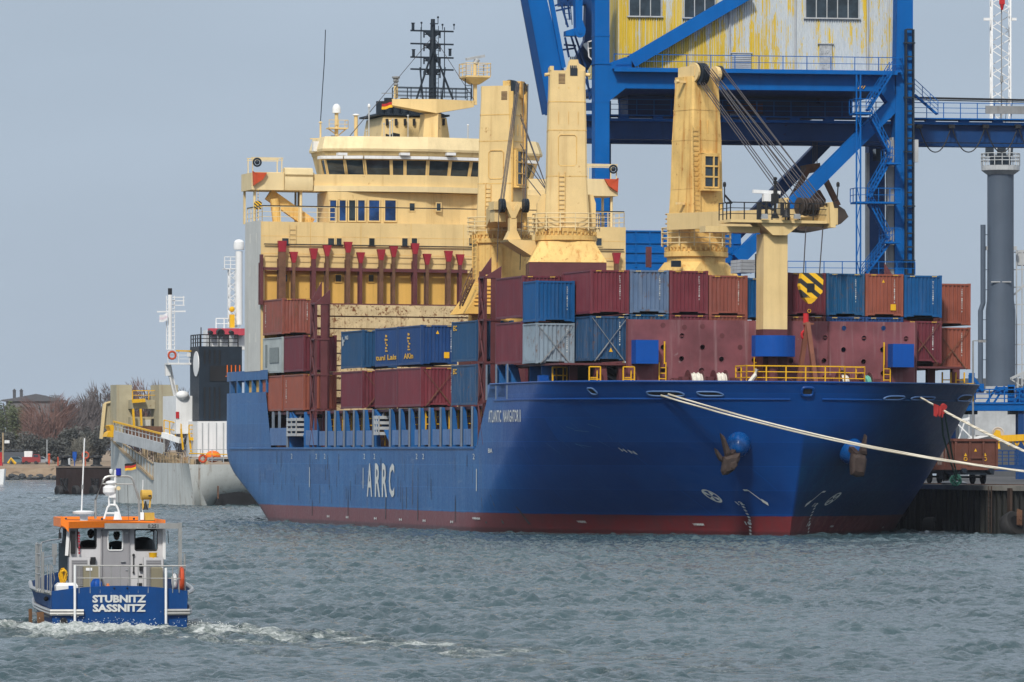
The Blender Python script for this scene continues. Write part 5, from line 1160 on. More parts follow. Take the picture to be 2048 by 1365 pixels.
for s in (-1, 1): m.bar(SH.at(1615, 645, y=-1.5), SH.at(1615 + 17 * s - 1, 765, y=-1.5 - .5 * s), .26, .26)
m.bar(SH.at(1606, 648, y=-1.5), SH.at(1627, 648, y=-1.5), .12); part(m, 'hook_frame', paint('primer_paint', (.22, .085, .055), .6, .3, .3, .5), ship)
m = MB(); m.prism([(qb(1627, 766, 1).x, 8.1), (qb(1664, 766, 1).x, 8.1), (qb(1664, 730, 1).x, 9.3), (qb(1650, 730, 1).x, 9.3)], 'y', .5, .6); part(m, 'doorway', M_['dark'], bw)
# hook block hanging from the jib head
hb_ = thing('hook_block', 'large black and yellow striped crane hook block hanging in front of the dark red containers', 'hook block', SH.M)
yk = -1.55; P = lambda px, py: (SH.at(px, py, y=yk).x, SH.at(px, py, y=yk).z)
m = MB(); m.prism([P(1604, 546), P(1643, 547), P(1647, 558), P(1645, 585), P(1628, 604), P(1618, 606), P(1606, 594), P(1600, 572)][::-1], 'y', yk, yk + .5); part(m, 'cheek_plate', stripes('block_stripe', .27), hb_)
m = MB(); m.prism([P(1609, 596), P(1632, 596), P(1630, 602), P(1622, 608), P(1616, 608)][::-1], 'y', yk - .04, yk - .005); m.torus((P(1621, 0)[0], yk - .05, P(0, 602)[1]), (0, 1, 0), .1, .02); part(m, 'lower_plate', M_['yellow'], hb_)
m = MB(); m.prism([P(1614, 567), P(1629, 567), P(1629, 585), P(1614, 585)][::-1], 'y', yk - .03, yk - .003); part(m, 'data_plate', M_['black'], hb_)
m = MB(); letter(m, 'SWL', lambda u, v: (P(1616 + 11 * u, 0)[0], yk - .045, P(0, 575 - 3 * v)[1])); letter(m, '40 t', lambda u, v: (P(1616 + 11 * u, 0)[0], yk - .045, P(0, 582 - 3 * v)[1])); part(m, 'lettering', M_['yellow'], hb_)
m = MB(); c = P(1617, 0)[0]; m.cyl((c, yk + .2, P(0, 607)[1]), (c, yk + .2, P(0, 634)[1]), .17); m.cyl((c, yk + .2, P(0, 634)[1]), (c, yk + .2, P(0, 648)[1]), .13); m.torus((c, yk + .2, P(0, 652)[1]), (0, 1, 0), .26, .08); part(m, 'red_hook', M_['red'], hb_)
m = MB()
for a, b in ((1612, 1608), (1646, 1640)): m.bar(SH.at(a, 452, y=-1.2), SH.at(b - 1, 547, y=yk + .2), .055)
part(m, 'hoist_rope', M_['cable'], hb_)
# anchors in their blown-out hawse pods
def pod(px, py, sd, sz):
    a0, z0 = hull_pt(px, py, sd); c = on_hull(a0, z0, sd, -.15); m = MB(); m.sph((0, 0, 0), 1, 20, 12)
    n = (on_hull(a0, z0, sd, 1) - on_hull(a0, z0, sd, 0)).normalized(); D = Vector((n.x * .75, n.y, -.35)).normalized()
    M = T(c) @ D.to_track_quat('Z', 'Y').to_matrix().to_4x4() @ Matrix.Diagonal((sz * .9, sz, sz * 1.5, 1)); m.xf(M); part(m, 'anchor_pod', M_['pod'], ship, smooth=True); return c + D * .9
M_['pod'] = paint('glossy_pod_paint', (.0006, .060, .235), .25, .1, .05, .2, 1)
pod(1477, 888, -1, .82); pod(1700, 901, 1, .86)
M_['anchor'] = paint('rusty_anchor', (.048, .032, .027), .6, .4, .6, .4, 5, (.05, .022, .014), bump=.8)
def anchor(fr_y, polys, shank, label):
    t = thing('anchor', label, 'anchor', SH.M)
    for nm, pts, d0, d1 in polys:
        m = MB(); P2 = [SH.at(x, y, y=fr_y) for x, y in pts][::-1]; c = sum(P2, Vector()) / len(P2); rg_ = [[(c.x + (p.x - c.x) * k, fr_y + e, c.z + (p.z - c.z) * k) for p in P2] for k, e in ((.6, lerp(d0, d1, -.1)), (.88, lerp(d0, d1, .12)), (1, lerp(d0, d1, .45)), (.9, d1))]; m.loft(rg_); part(m, nm, M_['anchor'], t)
    m = MB(); m.bar(SH.at(*shank[0], y=fr_y + .1), SH.at(*shank[1], y=fr_y + 1.2), .3, .3); part(m, 'shank', M_['anchor'], t)
_a, _z = hull_pt(1462, 905, -1)
ya = _a - 1.75
anchor(ya, [('fluke', [(1441, 866), (1449, 872), (1462, 902), (1466, 912), (1452, 916), (1450, 905)], -.05, .3), ('fluke', [(1431, 896), (1437, 900), (1449, 916), (1447, 926), (1441, 922), (1434, 908)], .1, .4),
            ('crown', [(1447, 914), (1464, 908), (1482, 906), (1481, 920), (1470, 941), (1457, 950), (1447, 951), (1444, 944), (1446, 930)], -.12, .45), ('crown_boss', [(1459, 925), (1470, 922), (1474, 931), (1466, 941), (1458, 937)], -.2, -.1)], ((1462, 912), (1478, 890)), 'rusty anchor with a long upright fluke, left of the stem')
_a, _z = hull_pt(1712, 905, 1)
ya = _a - 2.35
anchor(ya, [('crown', [(1705, 908), (1720, 906), (1733, 910), (1736, 920), (1734, 938), (1730, 954), (1716, 955), (1704, 950), (1703, 925)], 0, .55), ('fluke', [(1732, 868), (1736, 872), (1734, 890), (1736, 912), (1718, 910), (1726, 890)], .05, .4)], ((1716, 912), (1702, 898)), 'rusty anchor with a blunt square crown, right of the stem')
# mooring lines to the quay
def rope(name, A, B_, sag, r, mat, label, cat='rope', n=26, group=None):
    m = MB(); A, B_ = Vector(A), Vector(B_)
    m.tube([A.lerp(B_, i / n) + Vector((0, 0, -4 * sag * (i / n) * (1 - i / n))) for i in range(n + 1)], r, 8)
    return solo(m, name, M_[mat], label, cat, SH.M, group, smooth=True)
def rope_mat():
    g = NG('twisted_rope'); P = g.tc.outputs['Object']; w = g.n('ShaderNodeTexWave'); w.wave_type = 'BANDS'; w.bands_direction = 'DIAGONAL'; w.inputs['Scale'].default_value = 3.2; w.inputs['Distortion'].default_value = 1.0
    g.l(P, w.inputs['Vector']); return g.out(g.mix(w.outputs['Fac'], (.34, .30, .23), (.68, .64, .55)), .9)
M_['rope'] = rope_mat()
for i, (px, dz, lb) in enumerate(((1336, .0, 'pale mooring rope running from the starboard bow slot across the stem, upper of the pair'), (1324, -.22, 'pale mooring rope running from the starboard bow slot across the stem, lower of the pair'))):
    a, z = hull_pt(px, 788, -1); p = on_hull(a, z, -1, .06); rope('mooring_rope', p, (QX + .9, -22.0 - i * .6, 3.35), .95 + i * .02, .052, 'rope', lb, group='bow mooring lines')
a, z = hull_pt(1840, 796, 1); p = on_hull(a, z, 1, .05)
for i in (0, 1): rope('mooring_rope', p + Vector((.1 * i, 0, -.06 * i)), (QX + .9, -12.0 - .7 * i, 3.4), .25 + .12 * i, .05, 'rope', 'pale mooring rope from the port bow with a red rag on it, %s strand' % ('upper' if i == 0 else 'lower'), group='bow mooring lines')
c = p.lerp(Vector((QX + .9, -12, 3.4)), .105) + Vector((0, -.1, -.12))
m = MB()
for i in range(9): x = -.38 + .07 * i; m.prism([(x, .25 - .03 * i), (x + .14, .22 - .03 * i), (x + .1, -.45 - .12 * math.sin(i * 2.1)), (x + .02, -.5 + .1 * math.sin(i * 3.3))], 'y', -.08 - .05 * (i % 3), -.04 - .05 * (i % 3))
m.cyl((.26, -.2, .05), (.26, .05, .1), .18, n=14); solo(m, 'red_rag', paint('red_cloth', (.36, .03, .03), .8, .4), 'red rag and orange disc tied round the port bow mooring rope', 'rag', SH.M @ T(c))
m = MB(); e = SH.at(1912, 955, y=-1.0)
m.tube([c + Vector((.1, -.1, -.2)), c.lerp(e, .35) + Vector((-.12, 0, -.2)), c.lerp(e, .7) + Vector((-.1, 0, -.1)), e], .055, 6); m.tube([c + Vector((.3, -.1, -.2)), c.lerp(e, .35) + Vector((.2, 0, -.1)), c.lerp(e, .7) + Vector((.1, 0, 0)), e + Vector((.1, 0, 0))], .05, 6)
M_['greenrope'] = flat('dark_green_rope', (.02, .06, .045), .9); solo(m, 'heaving_line', M_['greenrope'], 'dark green doubled line hanging from the port bow down to the quay', 'rope', SH.M, smooth=True)
m = MB()
for i in range(5): m.torus(e + Vector((.1 * math.sin(i * 2), .05 * i, -.1 - .04 * i)), (math.sin(i), math.cos(i), .6), .3, .05, 14, 5)
solo(m, 'rope_tangle', flat('green_net', (.03, .13, .10), .9), 'tangle of green rope lying on the quay edge', 'rope', SH.M)
# odds and ends round the forecastle
for px, y, x1 in ((1186, 1.0, .5), (1254, .4, .3)): m = MB(); p = SH.at(px, 766, y=y); m.ladder((p.x, y, 8.1), (p.x, y, 9.9), .5, .42, .035); m.rail([(p.x - .3, y - .2, 8.6), (p.x + .4, y - .2, 8.6)], 1.5, 2, .035); part(m, 'yellow_guard', M_['yellow'], ship)
for px in (1893, 1920): m = MB(); p = SH.at(px, 770, y=2.4); m.ladder((p.x, 2.4, 8.1), (p.x, 2.4, 10.0), .55, .4, .04); m.rail([(p.x - .3, 2.2, 8.2), (p.x + .8, 2.2, 8.2)], 1.1, 2, .035); part(m, 'yellow_guard', M_['yellow'], ship)
m = MB(); p = SH.at(1087, 750, y=4.0); m.box(p.x - .3, p.x + .3, 3.9, 4.3, 8.1, 9.6); m.box(p.x - .2, p.x + .2, 3.88, 3.9, 8.6, 9.4); part(m, 'deck_cabinet', M_['blue_box'], ship)
m = MB(); a, b = SH.at(1200, 742, y=5), SH.at(1245, 765, y=3); m.bar(a, b, .5, .12); m.rail([a, b], .5, 1, .04); part(m, 'stowed_ladder', M_['grey'], ship)
m = MB(); a, b = SH.at(1294, 494, y=26), SH.at(1303, 535, y=26); m.box(a.x, b.x, 26, 26.3, b.z, a.z); part(m, 'guide_post', M_['maroon'], ship)
t = thing('crate_stack', 'pale slatted crates stacked above the containers just left of the foremast', 'crates', SH.M); a, b = SH.at(1481, 519, y=7.5), SH.at(1510, 546, y=7.5)
for k in range(4): m = MB(); z0, z1 = lerp(b.z, a.z, k / 4), lerp(b.z, a.z, (k + .92) / 4); m.box(a.x, b.x, 7.5, 9.5, z0, z1); [m.box(a.x, b.x, 7.46, 7.5, lerp(z0, z1, u), lerp(z0, z1, u + .22)) for u in (.08, .40, .72)]; part(m, 'slatted_crate', M_['ltgrey'], t)
m = MB(); m.box(b.x + .05, b.x + .3, 7.4, 7.7, b.z - 1, a.z + .35); part(m, 'corner_post', M_['navy'], t)
container(-1.25, 7.4, 13.3, 'dkblue', 'dark blue container carrying the pale slatted crates behind the brown one', H=2.35)
for y, lb in ((-22.3, 'black quay bollard holding the two starboard bow lines'), (-12.3, 'black quay bollard holding the port bow lines')):
    m = MB(); m.lathe([(.42, 0), (.40, .06), (.24, .12), (.22, .38), (.36, .46), (.34, .54), (0, .58)], (0, 0, 0), 18); solo(m, 'mooring_bollard', M_['black'], lb, 'bollard', SH.M @ T((QX + .9, y, QZ + .05)), smooth=True)
# ================================================================ quayside gantry crane behind the ship
G = Fr(T(((1204 - 1024) * 442 / F, 442, QZ)) @ Rz(10.5))
gan = thing('gantry_crane', 'tall blue quayside gantry crane with a peeling yellow and white machinery house', 'gantry crane', G.M)
g_ = lambda px, py, y=0: G.at(px, py, y=y)
def gp(fn, mat, name, parent=gan): m = MB(); fn(m); return part(m, name, M_[mat], parent)
def house_mat():
    g = NG('peeling_corrugated_wall'); P = g.tc.outputs['Object']
    w = g.noise(.55, 7, .68, (2.4, 2.4, .22), P); b = g.noise(.16, 3, .6, (1, 1, .5), P); f = g.noise(5, 5, .7, (1.6, 1.6, .35), P)
    sx = g.n('ShaderNodeSeparateXYZ'); g.l(P, sx.inputs[0]); lft = g.rng(sx.outputs['X'], 14, 2)
    k = g.mul(g.mul(g.mul(w, 1.0), g.mul(f, .45), 'ADD'), g.mul(g.mul(b, .75), g.mul(lft, .16), 'ADD'), 'ADD')
    pat = g.rng(k, 1.13, 1.19); thin = g.noise(3.2, 3, .6, (3, 3, .03), P); pat = g.mul(pat, g.rng(thin, .34, .50))
    col = g.mix(pat, g.mix(g.rng(f, .3, .7), (.44, .49, .53), (.56, .60, .63)), g.mix(g.rng(w, .3, .7), (.50, .35, .012), (.66, .48, .03)))
    dk = g.noise(4, 4, .6, (4, 4, 1.2), P); col = g.mix(g.rng(dk, .68, .74), col, (.10, .08, .05)); return g.out(col, .6)
M_['house'] = house_mat()
ylev = lambda py, px=1500: g_(px, py).z
def legs():
    x0, x1 = g_(1190, 100).x, g_(1219, 100).x; D = 1.3; zb0 = ylev(180); zb1 = ylev(143)
    def a(m):
        m.box(x0, x1, 0, D, -1.0, ylev(-40, 1200)); m.box(x0 - .03, x1 + .03, -.03, D + .03, ylev(73, 1200), ylev(70, 1200)); m.box(x0 - .06, x1 + .06, -.06, D + .05, ylev(129, 1200), ylev(126, 1200))
        m.box(x0 - .02, x1 + .02, -.02, D, ylev(205, 1200), ylev(202, 1200))
    gp(a, 'gantry', 'leg')
    xr0, xr1 = g_(1790, 100).x, g_(1806, 100).x; xr2 = g_(1826, 0).x
    def b(m): m.box(xr0, xr2 - .05, .02, D, -1, ylev(300, 1800)); m.loft([[(xr0, 0, ylev(300, 1800)), (xr2, 0, ylev(300, 1800)), (xr2, D, ylev(300, 1800)), (xr0, D, ylev(300, 1800))], [(xr0 + .2, 0, ylev(-40, 1800)), (xr2, 0, ylev(-40, 1800)), (xr2, D, ylev(-40, 1800)), (xr0 + .2, D, ylev(-40, 1800))]])
    gp(b, 'gantry', 'leg')
    def c(m):
        xa, xb = g_(1808, 60).x, g_(1826, 60).x
        m.box(xa, xa + .12, -.5, -.1, -.5, ylev(60, 1817)); m.box(xb - .12, xb, -.5, -.1, -.5, ylev(60, 1817))
        n = 34
        for i in range(n): z = lerp(0, ylev(60, 1817), i / (n - 1)); m.box(xa + .12, xb - .12, -.45, -.3, z - .06, z + .06)
        for i in range(0, n, 4): z = lerp(0, ylev(60, 1817), i / (n - 1)); m.box(xa - .1, xb + .05, -.55, -.12, z - .05, z + .05)
    gp(c, 'navy', 'cable_ladder')
    gp(lambda m: m.box(xr0 - .55, xr0 - .02, .2, .8, -1, ylev(280, 1785)), 'grey', 'cable_duct')
    # top girder with haunches
    def d(m):
        m.box(x1, xr0, .05, D - .05, zb0, zb1)
        A = [(x1, zb0 - 1.0), (x1 + 1.3, zb0 + .02), (x1 + 1.8, zb1 + .0), (g_(1262, 120).x, ylev(118)), (g_(1250, 120).x, ylev(118)), (x1, ylev(130))]
        m.prism(A, 'y', .02, D - .02); m.prism([(xr0, zb0 - 1.6), (xr0, zb1), (xr0 - 1.9, zb1), (xr0 - 1.2, zb0)], 'y', .02, D - .02)
    gp(d, 'gantry', 'portal_girder')
    gp(lambda m: (m.box(x1 + .2, xr0 + .4, -.8, D + 3, zb1, zb1 + .08), m.box(x1 + .2, xr0, -.85, -.8, zb1 - .2, zb1 + .12)), 'gantry', 'walkway_deck')
    gp(lambda m: m.rail([(x1 + .2, -.8, zb1 + .1), (xr0 + .4, -.8, zb1 + .1), (xr0 + .4, 3, zb1 + .1)], 1.05, 2, .03, 1.9), 'gantry', 'walkway_rail')
    gp(lambda m: [m.bar(g_(px, 178), g_(px + 4, 172), .07, .05) for px in (1716, 1721, 1726)], 'yellow', 'hazard_mark')
    # diagonals: house brace, near and far leg braces
    gp(lambda m: m.bar(g_(1262, 124, .9), g_(1500, -16, .9), 1.0, .8, up=(0, 1, 0)), 'gantry', 'diagonal_brace')
    gp(lambda m: m.bar(g_(1806, 190, .6), g_(1474, 520, .6), 1.05, 1.1, up=(0, 1, 0)), 'gantry', 'diagonal_brace')
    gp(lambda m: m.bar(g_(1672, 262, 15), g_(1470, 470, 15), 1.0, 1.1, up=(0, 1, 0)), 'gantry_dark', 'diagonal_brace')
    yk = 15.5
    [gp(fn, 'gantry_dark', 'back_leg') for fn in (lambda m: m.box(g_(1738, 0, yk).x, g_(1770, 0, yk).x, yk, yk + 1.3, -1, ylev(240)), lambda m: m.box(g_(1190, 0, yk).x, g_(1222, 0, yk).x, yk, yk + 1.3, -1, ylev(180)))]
    gp(lambda m: m.box(g_(1733, 0, yk - .5).x, g_(1739, 0, yk - .5).x, yk - .5, yk, -1, ylev(283)), 'ltgrey', 'back_leg_edge')
    # machinery house
    hx0, hx1, yh = g_(1237, 60, 1.5).x, g_(1796, 60, 1.5).x, 1.5; zh0, zh1 = zb1 + .1, ylev(-60)
    m = MB(); n = 120; p = (hx1 - hx0) / n; pts = []
    for i in range(n): s = hx0 + i * p; pts += [(s, 0), (s + p * .3, 0), (s + p * .5, .09), (s + p * .8, .09)]
    m.loft([[(a, yh + b, zh0) for a, b in pts], [(a, yh + b, zh1) for a, b in pts]], False, 0, False); m.box(hx0, hx1, yh + .1, yh + 12, zh0, zh1)
    hs = part(m, 'machinery_house', M_['house'], gan)
    m = MB()
    for px in (1459, 1590, 1735): x = g_(px, 60, yh).x; m.cyl((x, yh - .1, zh0), (x, yh - .1, zh1), .07)
    part(m, 'downpipe', M_['ltgrey'], hs)
    for x0_, x1_, y1_, nb in ((1258, 1322, 33, 3), (1368, 1430, 36, 3), (1611, 1717, 37, 5)):
        a, b = g_(x0_, -30, yh), g_(x1_, y1_, yh); m = MB(); m.box(a.x, b.x, yh - .04, yh + .02, b.z, a.z); f = MB()
        for i in range(nb + 1): x = lerp(a.x, b.x, i / nb); f.box(x - .035, x + .035, yh - .08, yh - .045, b.z, a.z)
        f.box(a.x - .15, b.x + .15, yh - .18, yh + .02, b.z - .1, b.z); o = part(f, 'window', M_['ltgrey'], hs); part(m, 'pane', M_['glass'], o)
    a, b = g_(1639, 89, yh), g_(1664, 141, yh); gp(lambda m: (m.box(a.x, b.x, yh - .05, yh + .02, zh0, a.z), m.box(a.x - .15, b.x + .15, yh - .15, yh + .02, a.z, a.z + .08)), 'doorp', 'door', hs)
    a2, b2 = g_(1463, 107, yh), g_(1502, 138, yh); gp(lambda m: (m.box(a2.x, b2.x, yh - .06, yh + .02, b2.z, a2.z), [m.box(a2.x, b2.x, yh - .12, yh - .06, lerp(b2.z, a2.z, i / 8), lerp(b2.z, a2.z, i / 8) + .05) for i in range(8)], m.box(a2.x - .1, b2.x + .1, yh - .15, yh, a2.z, a2.z + .07)), 'ltgrey', 'louvre', hs)
M_['doorp'] = paint('peeling_door', (.40, .42, .43), .6, .3, .75, .2, 2.2, (.10, .11, .12))
legs()
# trolley girder through the portal and out behind, with walkways and machinery
yt = 7.0
def beam():
    x0, x1 = g_(1166, 260, yt).x, g_(2250, 260, yt).x; z0, z1, zf = g_(1500, 281, yt).z, g_(1500, 243, yt).z, g_(1500, 236, yt).z
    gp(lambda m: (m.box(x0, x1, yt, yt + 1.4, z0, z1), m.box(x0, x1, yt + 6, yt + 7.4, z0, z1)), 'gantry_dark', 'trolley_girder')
    gp(lambda m: (m.box(x0, x1, yt - .5, yt - .05, z1 - .12, z1 + .1), m.box(x0, x1, yt - .9, yt + 1.6, zf, zf + .1), [m.box(lerp(x0, x1, i / 16), lerp(x0, x1, i / 16) + .8, yt - .6, yt - .1, z1 + .1, zf) for i in range(16)]), 'gantry', 'girder_flange')
    gp(lambda m: m.rail([(x0, yt - .85, zf + .1), (x1, yt - .85, zf + .1)], 1.2, 3, .03, 1.4), 'gantry', 'walkway_rail')
    def mach(m):
        for a, b, c, d in ((1256, 1330, 185, 232), (1330, 1460, 196, 236), (1640, 1705, 190, 234), (1480, 1640, 205, 236)):
            p, r = g_(a, c, yt + 2), g_(b, d, yt + 2); m.box(p.x, r.x, yt + 2, yt + 5.8, r.z, p.z)
        p, r = g_(1256, 181, yt + 2), g_(1708, 206, yt + 2); m.box(p.x, r.x, yt + 3, yt + 6, r.z, p.z)
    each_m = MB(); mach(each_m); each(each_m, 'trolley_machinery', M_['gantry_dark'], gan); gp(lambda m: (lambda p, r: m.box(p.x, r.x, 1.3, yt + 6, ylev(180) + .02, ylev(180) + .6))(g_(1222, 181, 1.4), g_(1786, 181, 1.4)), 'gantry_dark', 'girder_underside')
    gp(lambda m: (lambda p, r: m.box(p.x, r.x, yt + 1.5, yt + 1.9, r.z, p.z))(g_(1456, 207, yt + 1.5), g_(1526, 228, yt + 1.5)), 'maroon', 'drive_unit')
    gp(lambda m: (lambda p, r: m.box(p.x, r.x, yt - 1.1, yt - .95, r.z, p.z))(g_(1971, 212, yt - 1), g_(2260, 231, yt - 1)), 'grey', 'shield_panel')
    gp(lambda m: (m.bar(g_(1830, 196, yt), g_(2250, 205, yt), .16), m.bar(g_(1830, 200, yt), g_(2250, 209, yt), .08)), 'black', 'power_rail')
    gp(lambda m: (m.bar(g_(1829, 190, yt - .6), g_(1874, 229, yt - .6), .35, .15), m.rail([g_(1829, 186, yt - .6) , g_(1876, 230, yt - .6)], 1.1, 3, .025, 1.0)), 'gantry', 'short_stair')
    m = MB(); xs = [g_(px, 252, yt - .6) for px in (1838, 1903, 1971, 2036, 2102)]
    for p, r in zip(xs, xs[1:]):
        m.tube([p.lerp(r, t) + Vector((0, 0, -2.1 * (1 - abs(2 * t - 1) ** 2.2))) for t in [i / 14 for i in range(15)]], .05, 6); m.box(p.x - .25, p.x + .25, yt - .75, yt - .5, p.z - .2, p.z + .1)
    part(m, 'festoon_cable', M_['black'], gan)
beam()
# raised boom, hinge gear and operator cab left of the leg
def boom():
    def pr(pts, y0, y1, mat, nm):
        P = [g_(x, y, y0) for x, y in pts]; return gp(lambda m: m.prism([(p.x, p.z) for p in P][::-1], 'y', y0, y1), mat, nm)
    pr([(1028, -60), (1079, -60), (1094, 0), (1150, 230), (1097, 229), (1054, 0)], 1.0, 2.4, 'gantry', 'raised_boom')
    pr([(1026, -60), (1040, -60), (1056, 0), (1098, 228), (1085, 230), (1042, 0)], .8, 1.05, 'gantry_dark', 'boom_flange')
    pr([(1086, -60), (1096, -60), (1107, 0), (1132, 134), (1124, 138), (1098, 0)], .7, 1.0, 'gantry', 'boom_flange')
    pr([(1150, -50), (1166, -50), (1165, 40), (1172, 60), (1168, 72), (1150, 72), (1132, 72), (1132, 62), (1152, 56)], .6, 1.6, 'gantry', 'hinge_arm')
    c = g_(1160, 65, .5); gp(lambda m: (m.cyl((c.x, .45, c.z), (c.x, .6, c.z), .42), m.cyl((c.x, .38, c.z), (c.x, .45, c.z), .15)), 'gantry', 'hinge_pin')
    pr([(1118, -20), (1180, -20), (1188, 20), (1188, 120), (1170, 150), (1150, 120), (1170, 80), (1172, 10), (1120, 12)], 3.5, 4.5, 'gantry_dark', 'hoist_frame')
    def st(m):
        for a, b in (((1110, 12), (1158, -8)), ((1112, 22), (1140, 16)), ((1120, 0), (1136, 55)), ((1128, 90), (1152, 92)), ((1126, 100), (1150, 97)), ((1130, 75), (1138, 115)), ((1142, 72), (1162, 135)), ((1150, 72), (1172, 135)), ((1135, 0), (1140, 40)), ((1172, 140), (1180, 200)), ((1166, 150), (1190, 205)), ((1168, 210), (1190, 212)), ((1170, 185), (1192, 175))): m.bar(g_(*a, 2.4), g_(*b, 2.4), .14)
        m.ladder(g_(1134, 5, 2.6), g_(1138, 50, 2.6), .5, .4, .03)
        for z in (210, 218): m.bar(g_(1168, z, 2), g_(1192, z, 2), .3)
    gp(st, 'gantry_dark', 'hoist_gear')
    a, b = g_(1175, 82, 1.5), g_(1190, 126, 1.5)
    gp(lambda m: m.prism([(a.x, a.z - .1), (a.x + .1, b.z + .45), (b.x, b.z), (b.x, a.z + .1)], 'y', 1.5, 3.2), 'glass', 'operator_cab')
    gp(lambda m: (m.bar((a.x, 1.45, a.z - .1), (a.x + .1, 1.45, b.z + .45), .09), m.bar((a.x + .1, 1.45, b.z + .45), (b.x, 1.45, b.z), .09), m.bar((a.x, 1.45, a.z - .1), (b.x, 1.45, a.z + .08), .09), m.bar((a.x, 1.45, a.z - .6), (b.x, 1.45, a.z - .55), .07)), 'white', 'cab_frame')
boom()
def stairs():
    def s(m):
        for (a, b) in (((1735, 222), (1782, 148)), ((1742, 240), (1778, 310)), ((1738, 395), (1782, 318)), ((1736, 405), (1775, 480)), ((1722, 560), (1782, 482))):
            p, r = g_(*a, -1.1), g_(*b, -1.1); m.bar(p, r, .9, .12, up=(0, 0, 1)); u = Vector((0, 0, .95))
            for dy in (-.45, .45):
                for k in (.5, .95): m.bar(p + Vector((0, dy, k)), r + Vector((0, dy, k)), .05)
                for i in range(6): c = p.lerp(r, i / 5) + Vector((0, dy, 0)); m.bar(c, c + Vector((0, 0, .95)), .045)
            n = max(3, int((r - p).length / .35))
            for i in range(n): c = p.lerp(r, i / n); m.box(c.x - .14, c.x + .14, -1.5, -.7, c.z + .05, c.z + .09)
    gp(s, 'gantry', 'stair')
    for x0, x1, py in ((1708, 1798, 404), (1770, 1798, 326), (1766, 1798, 484), (1706, 1740, 226)):
            m = MB(); a, b = g_(x0, py, -1.2), g_(x1, py, -1.2); m.box(a.x, b.x, -1.9, 0, a.z - .15, a.z); m.rail([(a.x, 0, a.z), (a.x, -1.85, a.z), (b.x, -1.85, a.z)], 1.05, 2, .03, 1.0); part(m, 'landing', M_['gantry'], gan)
    def tr(m):
        xs = [g_(1713, 300, -1.8).x, g_(1721, 300, -1.8).x]; zt = g_(1716, 150, -1.8).z
        for x in xs: m.cyl((x, -1.8, -1), (x, -1.8, zt), .07, n=6)
        n = 22
        for i in range(n): a, b = lerp(0, zt, i / n), lerp(0, zt, (i + 1) / n); m.bar((xs[i % 2], -1.8, a), (xs[1 - i % 2], -1.8, b), .05)
    gp(tr, 'gantry', 'cable_mast')
    def lo(m):                                       # lower portal beam and hopper box behind the ship
        a, b = g_(1250, 461, 1.5), g_(1482, 536, 1.5); m.box(a.x, b.x, 1.5, 6, b.z - 1, a.z)
        for py in (463, 486, 505, 524): z = g_(1300, py, 1.4).z; m.box(a.x, b.x, 1.4, 1.52, z - .06, z + .06)
        for px in (1272, 1300, 1440, 1465): x = g_(px, 500, 1.45).x; m.box(x - .06, x + .06, 1.42, 1.55, b.z, a.z)
        c, d = g_(1465, 548, -2), g_(1830, 552, -2); m.rail([(c.x, -2, c.z), (d.x, -2, c.z)], 1.0, 2, .03, 1.5)
    gp(lo, 'gantry', 'hopper')
    gp(lambda m: (lambda a, b: m.box(a.x, b.x, -.9, -.4, b.z, a.z))(g_(1828, 280, -.6), g_(1835, 325, -.6)), 'ltgrey', 'cable_box')
    gp(lambda m: [(lambda a, b: m.box(a.x, b.x, .5, 1.4, b.z, a.z))(g_(1784, 275, .5), g_(1795, 320, .5))], 'ltgrey', 'switch_cabinet')
    gp(lambda m: (lambda a, b: (m.box(a.x, b.x, 3, 4, b.z, a.z)))(g_(1752, 298, 3), g_(1765, 322, 3)), 'glass', 'pilot_cab')
stairs()
# clamshell grab hanging from the trolley
yg = 10.0
gr = thing('grab_bucket', 'rusty brown clamshell grab hanging behind the foremast', 'grab', G.M)
def gg(pts, y0, y1, mat, nm): P = [g_(x, y, y0) for x, y in pts]; m = MB(); m.prism([(p.x, p.z) for p in P][::-1], 'y', y0, y1); part(m, nm, M_[mat], gr)
gg([(1572, 448), (1600, 420), (1650, 418), (1668, 405), (1690, 420), (1697, 434), (1682, 448), (1655, 458), (1625, 464), (1600, 462)], yg - 1.5, yg + 1.5, 'grabm', 'bucket_shell')
gg([(1612, 330), (1640, 326), (1642, 340), (1630, 345), (1614, 343)], yg - 1, yg + 1, 'rusty', 'grab_head')
for a, b in (((1616, 340), (1570, 420)), ((1640, 338), (1676, 412))): m = MB(); m.bar(g_(*a, yg - .9), g_(*b, yg - .9), .5, .4); m.bar(g_(*a, yg + .9), g_(*b, yg + .9), .5, .4); part(m, 'grab_arm', M_['rusty'], gr)
gg([(1600, 408), (1622, 385), (1640, 380), (1652, 400), (1650, 420), (1600, 424)], yg - .8, yg + .8, 'rusty', 'lower_block')
m = MB(); [m.bar(g_(px, 282, yg), g_(px, 330, yg), .06) for px in (1626, 1630, 1634)]; [m.bar(g_(px, 340, yg), g_(px + 6, 395, yg), .06) for px in (1628, 1632)]; part(m, 'hoist_rope', M_['cable'], gr)
# ================================================================ things on the quay at the right
def wf(Y, x0=2001): return Fr(T(((x0 - CX) * Y / F, Y, QZ)) @ Rz(0))
def lattice(m, p, q_, w, h, n, r=.05, up=(0, 0, 1)):
    p, q_ = Vector(p), Vector(q_); d = (q_ - p).normalized(); u = Vector(up) if abs(d.z) < .9 else Vector((0, 1, 0)); a = d.cross(u).normalized() * w / 2; b = a.normalized().cross(d) * h / 2
    C = [a + b, a - b, -a - b, -a + b]
    for c in C: m.bar(p + c, q_ + c, r * 2)
    for i in range(n):
        s, e = p.lerp(q_, i / n), p.lerp(q_, (i + 1) / n)
        for k in range(4): c0, c1 = C[k], C[(k + 1) % 4]; m.bar(s + (c0 if i % 2 else c1), e + (c1 if i % 2 else c0), r * 1.2)
    return m
